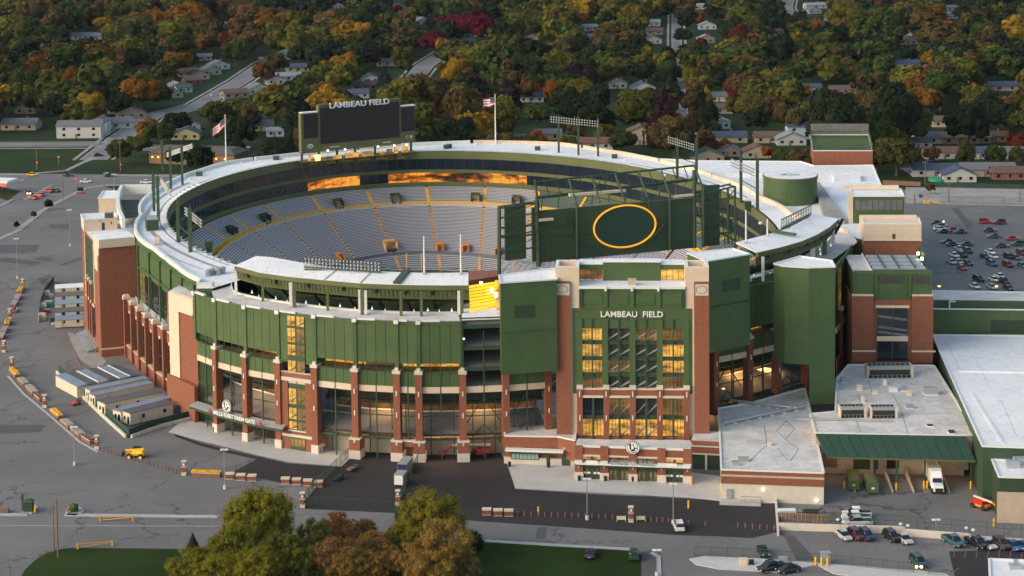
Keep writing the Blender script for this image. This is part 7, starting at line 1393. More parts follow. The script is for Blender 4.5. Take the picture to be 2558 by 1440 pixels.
for pts in ([(50, 1285), (78, 1286), (96, 1268), (85, 1262), (60, 1275)], [(160, 1288), (190, 1290), (212, 1278), (200, 1268), (175, 1270)]): MB().prism(pxs(pts), 0, .16).build('pavement', 'curb')['kind'] = 'structure'; 
p = W(184, 1280); bb_ = MB().ball((p[0], p[1], .9), 1.0, 10, 7, .9, .16).build('round_bush', 'bush'); tag(bb_, 'small round dark bush on the lower left island', 'bush'); 
tag(MB().beam((*W2(166, 1286), .6), (*W2(182, 1268), .6), .12, .5).build('yellow_rail', 'yellow'), 'short yellow rail beside the round bush', 'railing')
def barrier(x0, y0, x1, y1, label, dz=.0):
    a, c = W(x0, y0), W(x1, y1); t = thing('road_barrier', label, 'barrier', a, 'long yellow swing gates on the lower left road'); MB().beam(a+[0, 0, .95], c+[0, 0, .95], .14, .14).build('upper_rail', 'ringgold2', t); MB().beam(a+[0, 0, .25], c+[0, 0, .8], .14, .14).build('lower_rail', 'ringgold2', t)
    for q in (a, c): MB().cbox((q[0], q[1], 0), (.35, .35, 1.05)).build('post', 'ringgold2', t)
barrier(250, 1303, 332, 1302, 'long yellow swing gate above the grey road'); barrier(194, 1372, 281, 1364, 'long yellow swing gate at the edge of the bottom lawn')
p = W(73, 1281)
pb = thing('ticket_box', 'grey cabinet on the pale island behind three yellow bollards', 'cabinet', W(2062, 1408)); p = W(2062, 1408); MB().cbox((p[0], p[1], .15), (1.7, 1.0, 1.9)).build('body', 'grey', pb); MB().cbox((p[0], p[1], 2.05), (1.9, 1.2, .15)).build('roof', 'steel', pb)
for x, y, w_, h, m, l in ((1857, 1412, 1.4, 1.2, 'cream', 'cream equipment box on the left of the pale island'), (1877, 1412, .9, .9, 'black', 'small black box right of the cream box on the island'), (1952, 1408, .9, 1.2, 'grey', 'left grey cabinet in the middle of the island'), (1961, 1409, .8, 1.3, 'grey', 'right grey cabinet in the middle of the island'), (12, 1280, 1.6, .8, 'wood', 'small brown box at the lower left edge')): q = W(x, y); tag(MB().cbox((q[0], q[1], .0), (w_, w_*.7, h)).cbox((q[0], q[1], h), (w_+.1, w_*.7+.1, .08)).build('utility_box', m), l, 'utility box')
# ================================================================== houses
HC = {'white': (.47, .47, .46), 'cream': (.42, .36, .27), 'tan': (.30, .24, .19), 'yellow': (.55, .48, .24), 'brick': (.22, .10, .07), 'lightblue': (.42, .48, .55)}
RC = {'grey': (.13, .135, .15), 'dark': (.06, .06, .07), 'brown': (.12, .075, .06), 'red': (.16, .07, .05), 'blue': (.05, .07, .12), 'green': (.05, .09, .07), 'light': (.22, .24, .27)}
hboxes = []
def house(px, py, w_, d_, ang, wall, roof, where, st_=1, front=False):
    p = W(px, py); h = 2.9*st_; c, s = math.cos(math.radians(ang)), math.sin(math.radians(ang))
    label = '%s%s house with a %s roof, %s' % ('two storey ' if st_ > 1 else '', {'lightblue': 'pale blue'}.get(wall, wall), {'light': 'light grey', 'dark': 'dark grey'}.get(roof, roof), where)
    t = thing('house', label, 'house', (p[0], p[1], 0), 'houses among the trees'); t.rotation_euler = (0, 0, math.radians(ang))
    def bl(mb, nm, m, par=t, col=None):
        me = bpy.data.meshes.new(nm); me.from_pydata(mb.v, [], mb.f); me.materials.append(M[m]); o = bpy.data.objects.new(nm, me); C.objects.link(o); o.parent = par
        if col: o.color = (*col, 1)
        return o
    W_, D_ = w_/2, d_; rh = (W_ if front else D_/2)*.42
    k = MB()
    if front: k.add([(-W_, 0, 0), (W_, 0, 0), (W_, D_, 0), (-W_, D_, 0), (-W_, 0, h), (W_, 0, h), (W_, D_, h), (-W_, D_, h), (0, 0, h+rh), (0, D_, h+rh)], [(0, 1, 5, 8, 4), (2, 3, 7, 9, 6), (1, 2, 6, 5), (3, 0, 4, 7)])
    else: k.add([(-W_, 0, 0), (W_, 0, 0), (W_, D_, 0), (-W_, D_, 0), (-W_, 0, h), (W_, 0, h), (W_, D_, h), (-W_, D_, h), (-W_, D_/2, h+rh), (W_, D_/2, h+rh)], [(0, 1, 5, 4), (2, 3, 7, 6), (1, 2, 6, 9, 5), (3, 0, 4, 8, 7)])
    bl(k, 'wall', 'matt', col=HC[wall]); e = .45; r = MB(); th_ = .14
    if front: slabs = [[(-W_-e, -e, h-e*.42), (-W_-e, D_+e, h-e*.42), (0, D_+e, h+rh), (0, -e, h+rh)], [(W_+e, D_+e, h-e*.42), (W_+e, -e, h-e*.42), (0, -e, h+rh), (0, D_+e, h+rh)]]
    else: slabs = [[(-W_-e, -e, h-e*.42), (W_+e, -e, h-e*.42), (W_+e, D_/2, h+rh), (-W_-e, D_/2, h+rh)], [(W_+e, D_+e, h-e*.42), (-W_-e, D_+e, h-e*.42), (-W_-e, D_/2, h+rh), (W_+e, D_/2, h+rh)]]
    for q in slabs: r.hexa(q, [(a, b_, z+th_) for a, b_, z in q])
    ro = bl(r, 'roof', 'matt', col=RC[roof])
    if int(px) % 3 == 0: bl(MB().box(W_*.3, D_*.55, h, W_*.3+.8, D_*.55+.8, h+rh+1.0), 'chimney', 'brick', ro)
    n = 3 if w_ > 12 else 2
    for f_ in range(st_):
        for i in range(n):
            x = -W_+w_*(i+.5)/n; wn = bl(MB().box(x-.7, -.05, 1.0+2.8*f_, x+.7, .0, 2.2+2.8*f_), 'window', 'glass')
    bl(MB().box(-W_*.12-.5, -.06, 0, -W_*.12+.5, 0, 2.1), 'door', 'wood')
    bl(MB().box(-W_-.06, D_*.3, 1.0, -W_, D_*.6, 2.2), 'window', 'glass')
    a = proj((p[0]-c*W_-2, p[1], h+rh)); b_ = proj((p[0]+c*W_+2, p[1], 0)); hboxes.append((min(a[0], b_[0])-2, a[1]-1, max(a[0], b_[0])+2, b_[1]-(b_[1]-a[1])*.15, p[1], p[0], p[1], max(w_, d_)*.6))
HL = [(45, 326, 17, 11, -3, 'cream', 'grey', 'at the far left above the lawn', 1, 0), (62, 285, 11, 9, 0, 'tan', 'blue', 'behind the far left house', 1, 1), (197, 346, 21, 10, 0, 'white', 'grey', 'facing the lawn at the left', 2, 0), (246, 334, 8, 10, 0, 'white', 'grey', 'gable wing right of the two storey house', 2, 1), (290, 322, 17, 10, 18, 'white', 'grey', 'long one up the slope from the lawn', 1, 0), (330, 298, 14, 10, 18, 'tan', 'brown', 'with a wide gable below the yellow tree', 1, 1), (292, 285, 10, 8, 10, 'lightblue', 'light', 'half hidden above the tan gable', 1, 0),
    (432, 246, 12, 9, 30, 'cream', 'dark', 'lowest on the left of the diagonal street', 1, 1), (448, 230, 12, 10, 30, 'lightblue', 'light', 'second on the left of the diagonal street', 1, 1), (462, 232, 9, 8, 30, 'lightblue', 'green', 'small one touching the second of the diagonal street', 1, 0), (485, 213, 10, 8, 30, 'brick', 'brown', 'third on the left of the diagonal street', 1, 0), (500, 200, 12, 9, 30, 'cream', 'brown', 'fourth on the left of the diagonal street', 1, 1), (470, 192, 13, 9, 20, 'cream', 'brown', 'behind the fourth of the diagonal street', 1, 0), (530, 188, 12, 9, 30, 'cream', 'grey', 'fifth on the left of the diagonal street', 1, 1), (552, 174, 12, 9, 30, 'lightblue', 'grey', 'top one on the left of the diagonal street', 1, 1), (512, 152, 9, 7, 10, 'white', 'light', 'tiny one high above the diagonal street', 1, 0),
    (592, 246, 14, 9, 25, 'tan', 'brown', 'right of the diagonal street by the small shadow', 1, 0), (652, 236, 14, 9, 25, 'white', 'grey', 'white gabled one right of the diagonal street', 1, 1), (690, 212, 11, 9, 15, 'white', 'red', 'with a red roof left of the big gold tree', 1, 1), (722, 203, 15, 9, 10, 'white', 'light', 'pale roofed one left of the big gold tree', 1, 0), (745, 180, 14, 9, 10, 'cream', 'blue', 'blue roofed one above the pale roofed one', 1, 0), (655, 328, 11, 9, 10, 'yellow', 'grey', 'left of the video scoreboard', 1, 0), (688, 342, 8, 6, 10, 'lightblue', 'light', 'small shed like one left of the scoreboard', 1, 0), (463, 350, 13, 9, 0, 'yellow', 'blue', 'yellow gable above the long brown roof', 1, 1), (470, 328, 12, 9, 20, 'white', 'green', 'above the yellow gable', 1, 1),
    (215, 100, 22, 10, 0, 'white', 'light', 'long bright one high at the left', 1, 0), (350, 184, 9, 8, 0, 'tan', 'red', 'small red roofed one under the yellow tree', 1, 1), (568, 72, 9, 7, 20, 'white', 'light', 'bright speck above the diagonal street', 1, 1), (926, 208, 10, 8, 10, 'white', 'blue', 'white gable left of the blue spruce', 1, 1), (912, 226, 14, 9, 8, 'brick', 'dark', 'low brick one left of the blue spruce', 1, 0), (890, 247, 14, 9, 10, 'lightblue', 'blue', 'blue roofed one just above the scoreboard', 1, 0), (968, 166, 14, 8, 0, 'cream', 'brown', 'at the top of the middle street', 1, 0), (1000, 25, 10, 9, 30, 'white', 'grey', 'at the top edge left of the crimson trees', 1, 1), (842, 22, 12, 8, 20, 'white', 'dark', 'two gables at the top edge', 1, 1), (1060, 62, 14, 9, 30, 'lightblue', 'light', 'left of the crimson trees', 1, 1), (1208, 90, 12, 9, 30, 'white', 'blue', 'right of the crimson trees', 1, 1), (1215, 78, 12, 9, 30, 'white', 'blue', 'upper one right of the crimson trees', 1, 1), (1170, 112, 11, 8, 20, 'tan', 'light', 'small one below the crimson trees', 1, 0),
    (1337, 108, 12, 9, 10, 'cream', 'brown', 'brown one above the dark trees', 1, 1), (1478, 78, 12, 9, 20, 'white', 'light', 'light roofed one above the orange tree', 1, 0), (1472, 104, 13, 9, 10, 'cream', 'blue', 'blue roofed one beside the orange tree', 1, 0), (1632, 110, 12, 9, 0, 'white', 'brown', 'white one left of the straight street', 1, 1), (1630, 66, 12, 9, 0, 'lightblue', 'light', 'higher one left of the straight street', 1, 0), (1635, 88, 12, 9, 0, 'cream', 'brown', 'middle one left of the straight street', 1, 0), (1768, 74, 13, 9, 0, 'lightblue', 'light', 'right of the straight street near the top', 1, 1), (1764, 108, 12, 9, 0, 'tan', 'light', 'beside the red bush', 1, 1), (1750, 24, 11, 9, 0, 'lightblue', 'light', 'at the top right of the straight street', 1, 0),
    (1608, 232, 13, 10, 5, 'white', 'blue', 'bright gable left of the straight street', 1, 1), (1545, 222, 10, 8, 0, 'white', 'grey', 'half hidden one with a lit gable', 1, 1), (1328, 256, 13, 8, 0, 'white', 'blue', 'left of the floodlight tower', 1, 0), (1800, 255, 12, 9, 0, 'white', 'grey', 'upper one right of the straight street', 1, 0), (1798, 285, 13, 9, 0, 'cream', 'brown', 'middle one right of the straight street', 1, 0), (1804, 322, 8, 10, 0, 'lightblue', 'light', 'narrow pale gable right of the straight street', 1, 1), (1602, 362, 12, 10, 0, 'cream', 'brown', 'cream gable behind the right floodlights', 2, 1), (1480, 374, 18, 9, 0, 'white', 'red', 'long red roofed one behind the wide floodlight tower', 1, 0), (1300, 366, 14, 9, 0, 'white', 'blue', 'behind the middle of the back rim', 1, 0), (1370, 350, 12, 8, 0, 'tan', 'grey', 'small one behind the wide floodlight tower', 1, 0),
    (1812, 358, 20, 9, 0, 'cream', 'blue', 'long blue roofed one behind the right rim', 1, 0), (1930, 358, 16, 9, 0, 'cream', 'brown', 'brown roofed one behind the right rim', 1, 0), (1892, 396, 12, 9, 0, 'cream', 'red', 'red roofed one with a garage behind the right rim', 1, 1), (1768, 408, 14, 9, 0, 'tan', 'green', 'green gable just over the right rim', 1, 1), (1978, 364, 13, 9, 0, 'white', 'light', 'white gable left of the roof pavilion', 1, 1), (2000, 348, 12, 8, 0, 'lightblue', 'blue', 'left of the roof pavilion', 2, 0), (1820, 392, 10, 9, 0, 'tan', 'grey', 'grey roofed one behind the orange trees', 1, 1),
    (2040, 22, 18, 9, 10, 'white', 'light', 'white one at the top edge on the right', 1, 0), (2036, 35, 12, 9, 20, 'white', 'grey', 'white one below the top edge on the right', 1, 1), (2077, 55, 10, 8, 0, 'white', 'grey', 'small one beside the orange round tree', 1, 0), (1945, 88, 9, 7, 30, 'white', 'brown', 'small one left of the cul de sac', 1, 0), (2283, 112, 13, 9, 20, 'cream', 'red', 'red roofed one in the right wood', 1, 1), (2268, 98, 10, 8, 0, 'white', 'light', 'small white one in the right wood', 1, 1), (2374, 28, 14, 8, 0, 'cream', 'grey', 'upper one at the top right', 1, 0), (2377, 47, 10, 8, 0, 'white', 'light', 'white gable at the top right', 1, 1), (2262, 172, 18, 9, 0, 'cream', 'blue', 'long low one in the right wood', 1, 0), (2108, 238, 14, 9, 0, 'tan', 'brown', 'lit window one above the pavilion', 1, 0), (2112, 258, 13, 9, 0, 'white', 'brown', 'white one above the pavilion', 1, 1), (2222, 262, 13, 9, 0, 'white', 'blue', 'white one right above the pavilion', 1, 0), (2498, 228, 20, 9, 0, 'cream', 'blue', 'long one at the right in the wood', 1, 0), (2370, 318, 15, 9, 0, 'cream', 'brown', 'low brown roofed one at the right', 1, 0), (2030, 232, 10, 8, 0, 'cream', 'blue', 'partly hidden one behind the red tree', 1, 0),
    (2332, 360, 16, 9, 0, 'white', 'blue', 'left of the tan row at right', 1, 0), (2298, 372, 11, 8, 0, 'white', 'grey', 'low white one at the start of the right row', 1, 0), (2402, 360, 17, 9, 0, 'tan', 'brown', 'tan one in the upper right row', 1, 0), (2440, 359, 13, 9, 0, 'tan', 'grey', 'second tan one in the upper right row', 1, 0), (2490, 356, 10, 8, 0, 'tan', 'brown', 'end of the upper right row', 1, 0), (2368, 398, 19, 9, 0, 'white', 'red', 'long red roofed one in the middle right row', 1, 0), (2455, 398, 15, 9, 0, 'white', 'blue', 'blue roofed one between two round trees', 1, 0), (2525, 398, 12, 9, 0, 'lightblue', 'grey', 'at the right edge of the middle row', 1, 0), (2345, 442, 21, 9, -2, 'white', 'blue', 'white one with a navy roof beside the pool', 1, 0), (2398, 456, 13, 9, -2, 'white', 'blue', 'bright white gable with a navy roof', 1, 1), (2470, 442, 22, 10, -3, 'cream', 'grey', 'long cream one right of the bright gable', 1, 0), (2522, 450, 13, 9, -3, 'brick', 'brown', 'at the right edge of the front row', 1, 0)]
for h in HL: house(*h[:8], st_=h[8], front=bool(h[9]))
sc_ = thing('long_hall', 'long low building with a brown roof and orange lamps behind the left flood lights', 'building', W(470, 402)); pl = VP(W2(372, 380, 5), W2(585, 386, 5)); MB().vrect(pl, 0, 0, pl.L, 4.6, 0, 16).build('wall', 'tan_', sc_); MB().hexa([pl.P(-.5, 4.6, .8), pl.P(pl.L+.5, 4.6, .8), pl.P(pl.L+.5, 4.6, -16.5), pl.P(-.5, 4.6, -16.5)], [pl.P(3, 6.5, -4), pl.P(pl.L-3, 6.5, -4), pl.P(pl.L-3, 6.5, -12), pl.P(3, 6.5, -12)]).build('roof', 'roofbrown', sc_)
for u in (.05, .12, .45, .80, .9): MB().ball(pl.P(pl.L*u, 3.0, 1.0), .35, 6, 4).build('wall_lamp', 'amberlamp', sc_)
b = MB(); pool = W(2345, 452)
tag(MB().cyl((pool[0], pool[1]), 4.2, .02, 1.1, 20).build('garden_pool', 'teal'), 'round teal garden pool behind the navy roofed white house', 'pool')
fence([(2205, 462), (2300, 466)], 1.8, 'wood', 'wooden garden fence behind the right car park', nm='garden_fence', step=2.5, post='wood'); fence([(2310, 468), (2420, 470), (2600, 474)], 1.8, 'screenfence', 'dark hedge like garden fence along the right car park', nm='garden_fence', step=2.5)
fence([(2350, 507), (2560, 512), (2640, 514)], 2.5, 'greenst', 'tall wire fence between road and right car park', nm='wire_fence', solid=False, step=8)
isl = thing('parking_entry', 'small island with yellow boxes and a sign at the right car park entry', 'traffic island', W(2310, 512)); p = W(2308, 510); MB().cbox((p[0], p[1], 0), (8, 1.6, .15)).build('island', 'stone', isl); MB().cbox((p[0]+1, p[1], .15), (2.2, 1.0, 1.1)).build('yellow_box', 'yellow', isl); MB().cbox((p[0]+4, p[1], .15), (1.6, .8, .7)).build('yellow_box', 'yellow', isl); MB().cbox((p[0]-3.4, p[1], .15), (.25, .25, 3.2)).build('post', 'dark', isl); MB().cbox((p[0]-1.2, p[1], 2.4), (1.3, .2, 1.1)).build('sign', 'greenst', isl)
# ================================================================== trees
def crown_mesh(name, kind, nleaf, ls, seed, nl=26, fine=False):
    g = np.random.default_rng(seed)
    if kind == 'cone':
        L = []; 
        for k in range(nl):
            z = (k+.5)/nl; r = (1-z)*.5+.03; a = k*2.4; L.append((r*.55*math.cos(a), r*.55*math.sin(a), .06+z*.92, r*.62))
    else:
        sx, sz, zc = {'round': (.5, .42, .60), 'broad': (.5, .34, .58), 'tall': (.36, .46, .56), 'ragged': (.5, .42, .58)}[kind]; L = []
        for k in range(nl):
            v = g.normal(size=3); v /= np.linalg.norm(v); q = g.uniform(.35, .88)**.6; rr_ = g.uniform(.11, .19)*(1.15 if kind != 'ragged' else .85)
            if v[2] < -.5: v[2] *= .4
            L.append((v[0]*sx*q, v[1]*sx*q, zc+v[2]*sz*q, rr_))
        L.append((0, 0, zc, sx*.62))
    L = np.array(L)
    if fine: L[:, 3] *= .62
    w_ = L[:, 3]**2; w_ /= w_.sum(); li = g.choice(len(L), nleaf, p=w_)
    n = g.normal(size=(nleaf, 3)); n /= np.linalg.norm(n, axis=1)[:, None]; n[:, 2] = np.where(n[:, 2] < -.35, -n[:, 2], n[:, 2])
    c = L[li, :3]+n*L[li, 3:4]*g.uniform(.82 if not fine else .45, 1.12 if not fine else 1.3, (nleaf, 1))
    up = n+g.normal(size=(nleaf, 3))*.45; up /= np.linalg.norm(up, axis=1)[:, None]
    t = np.cross(up, g.normal(size=(nleaf, 3))); t /= np.linalg.norm(t, axis=1)[:, None]; b2 = np.cross(up, t)
    s = (ls*g.uniform(.6, 1.3, nleaf))[:, None]*.5; e = g.uniform(.55, 1., (nleaf, 1))
    quad = np.stack([c-t*s-b2*s*e*.6, c+t*s*.7-b2*s*e, c+t*s+b2*s*e*.7, c-t*s*.6+b2*s*e], 1)
    lob = g.uniform(.82, 1.18, (len(L), 1))*np.array([[1, 1, 1]])+g.normal(size=(len(L), 3))*[.09, .04, .03]
    col = lob[li]*g.uniform(.84, 1.18, (nleaf, 1)); hi = (c[:, 2:3]-.35); col = col*(1+.0*hi)
    vs = quad.reshape(-1, 3); fs = np.arange(nleaf*4).reshape(-1, 4); cl = np.repeat(col, 4, 0)
    # solid hearts of the clumps so that light does not leak through
    V = []; Fq = []; 
    for (x, y, z, r) in L:
        k = len(V); m_ = MB().ball((x, y, z), r*(.5 if fine else .86), 6, 4, 1, .15); V += m_.v; Fq += [tuple(i+k for i in f) for f in m_.f]
    V = np.array(V); Fq = np.array(Fq)+len(vs); vs = np.concatenate([vs, V]); fs = np.concatenate([fs, Fq]); cl = np.concatenate([cl, np.full((len(V), 3), .8)])
    return vs, fs, cl
def npmesh(name, vs, fs, attrs, mname):
    me = bpy.data.meshes.new(name); me.vertices.add(len(vs)); me.vertices.foreach_set('co', vs.astype(np.float32).ravel()); me.loops.add(fs.size); me.loops.foreach_set('vertex_index', fs.astype(np.int32).ravel())
    me.polygons.add(len(fs)); me.polygons.foreach_set('loop_start', np.arange(0, fs.size, 4, dtype=np.int32)); me.polygons.foreach_set('loop_total', np.full(len(fs), 4, dtype=np.int32)); me.update(calc_edges=True)
    for an, a in attrs.items():
        at = me.attributes.new(an, 'FLOAT_COLOR', 'POINT'); at.data.foreach_set('color', np.concatenate([np.clip(a, 0, 4), np.ones((len(a), 1))], 1).astype(np.float32).ravel())
    me.materials.append(M[mname]); return me
KINDS = ['round', 'broad', 'tall', 'ragged', 'cone']
mid = {}; far = {}
for k in KINDS:
    mid[k] = []
    for s in range(3 if k != 'cone' else 1):
        v, f_, c = crown_mesh('crown', k, 1700, .075 if k != 'cone' else .065, 11*s+len(k), 24 if k != 'cone' else 16); mid[k].append(npmesh('crown', v, f_, {'leaf': c}, 'foliage'))
    far[k] = [crown_mesh('far', k, 260, .15, 5*s+3+len(k), 10) for s in range(2)]
def trunk_mesh(name, spread=.28, nlim=5):
    b = MB(); b.tube((0, 0, 0), (0, 0, .34), .028, .018, 7)
    for i in range(nlim): a = i*2.4; b.tube((0, 0, .26+.03*i), (spread*math.cos(a), spread*math.sin(a), .52+.05*i), .012, .005, 5)
    me = bpy.data.meshes.new(name); me.from_pydata(b.v, [], b.f); me.materials.append(M['bark']); return me
TRK = trunk_mesh('trunk')
PAL = {'dark': (0.022, 0.034, 0.015), 'green': (0.052, 0.076, 0.020), 'olive': (0.076, 0.082, 0.019), 'yg': (0.124, 0.118, 0.020), 'gold': (0.311, 0.182, 0.019), 'amber': (0.216, 0.097, 0.015), 'orange': (0.257, 0.081, 0.016), 'rust': (0.130, 0.062, 0.018), 'brown': (0.100, 0.070, 0.026), 'red': (0.120, 0.028, 0.018), 'crimson': (0.109, 0.011, 0.023), 'plum': (0.035, 0.015, 0.022), 'blue': (0.030, 0.046, 0.043), 'tan': (0.203, 0.121, 0.054)}
CN = {'dark': 'dark green', 'green': 'mid green', 'olive': 'olive green', 'yg': 'yellow green', 'gold': 'golden yellow', 'amber': 'amber orange', 'orange': 'bright orange', 'rust': 'rust brown', 'brown': 'dull brown', 'red': 'bright red', 'crimson': 'deep crimson', 'plum': 'dark purple', 'blue': 'blue green', 'tan': 'pale tan'}
GT = 'trees in the wooded neighbourhood behind the stadium'
tr_pos = []
def place(cx, cy, wpx, colr, kind, label=None, group=GT, zfrac=.58, hk=None, meshes=None, name='tree', jc=.12, tm=None):
    hk = hk or {'round': .95, 'broad': .8, 'tall': 1.35, 'cone': 1.5, 'ragged': .95}[kind]
    wm = 12.
    for _ in range(6):
        h = wm*hk; p = W(cx, cy, h*zfrac); wm = wpx/(F/p[1])
    h = wm*hk
    if kind in ('tall',): wd = wm/.78
    else: wd = wm/1.06
    ml = meshes or mid[kind]; me = ml[random.randrange(len(ml))]
    t = thing(name, label, 'tree', (p[0], p[1], 0), group); t.rotation_euler = (0, 0, random.uniform(0, 6.28)); t.scale = (wd, wd, h)
    base = PAL[colr]; k = 1+random.uniform(-jc, jc)
    cr = bpy.data.objects.new('crown', me); C.objects.link(cr); cr.parent = t; cr.color = (base[0]*k*(1+random.uniform(-.08, .08)), base[1]*k, base[2]*k, 1)
    tk_ = bpy.data.objects.new('trunk', tm or TRK); C.objects.link(tk_); tk_.parent = t
    tr_pos.append((p[0], p[1], wd/2)); return t
K = {'r': 'round', 'b': 'broad', 't': 'tall', 'g': 'ragged', 'c': 'cone'}
def where(x, y):
    if x < 640: return 'on the left beside the diagonal street' if 380 < x and y > 90 else ('at the upper left' if y < 130 else 'on the left above the lawn')
    if x < 1060: return 'above the video scoreboard' if y < 300 else 'beside the video scoreboard'
    if x < 1330: return 'near the middle flag pole' if y > 150 else 'by the crimson trees'
    if x < 1680: return 'left of the straight street'
    if x < 1900: return 'right of the straight street'
    return 'beyond the roof pavilion' if x < 2250 else 'at the far right'
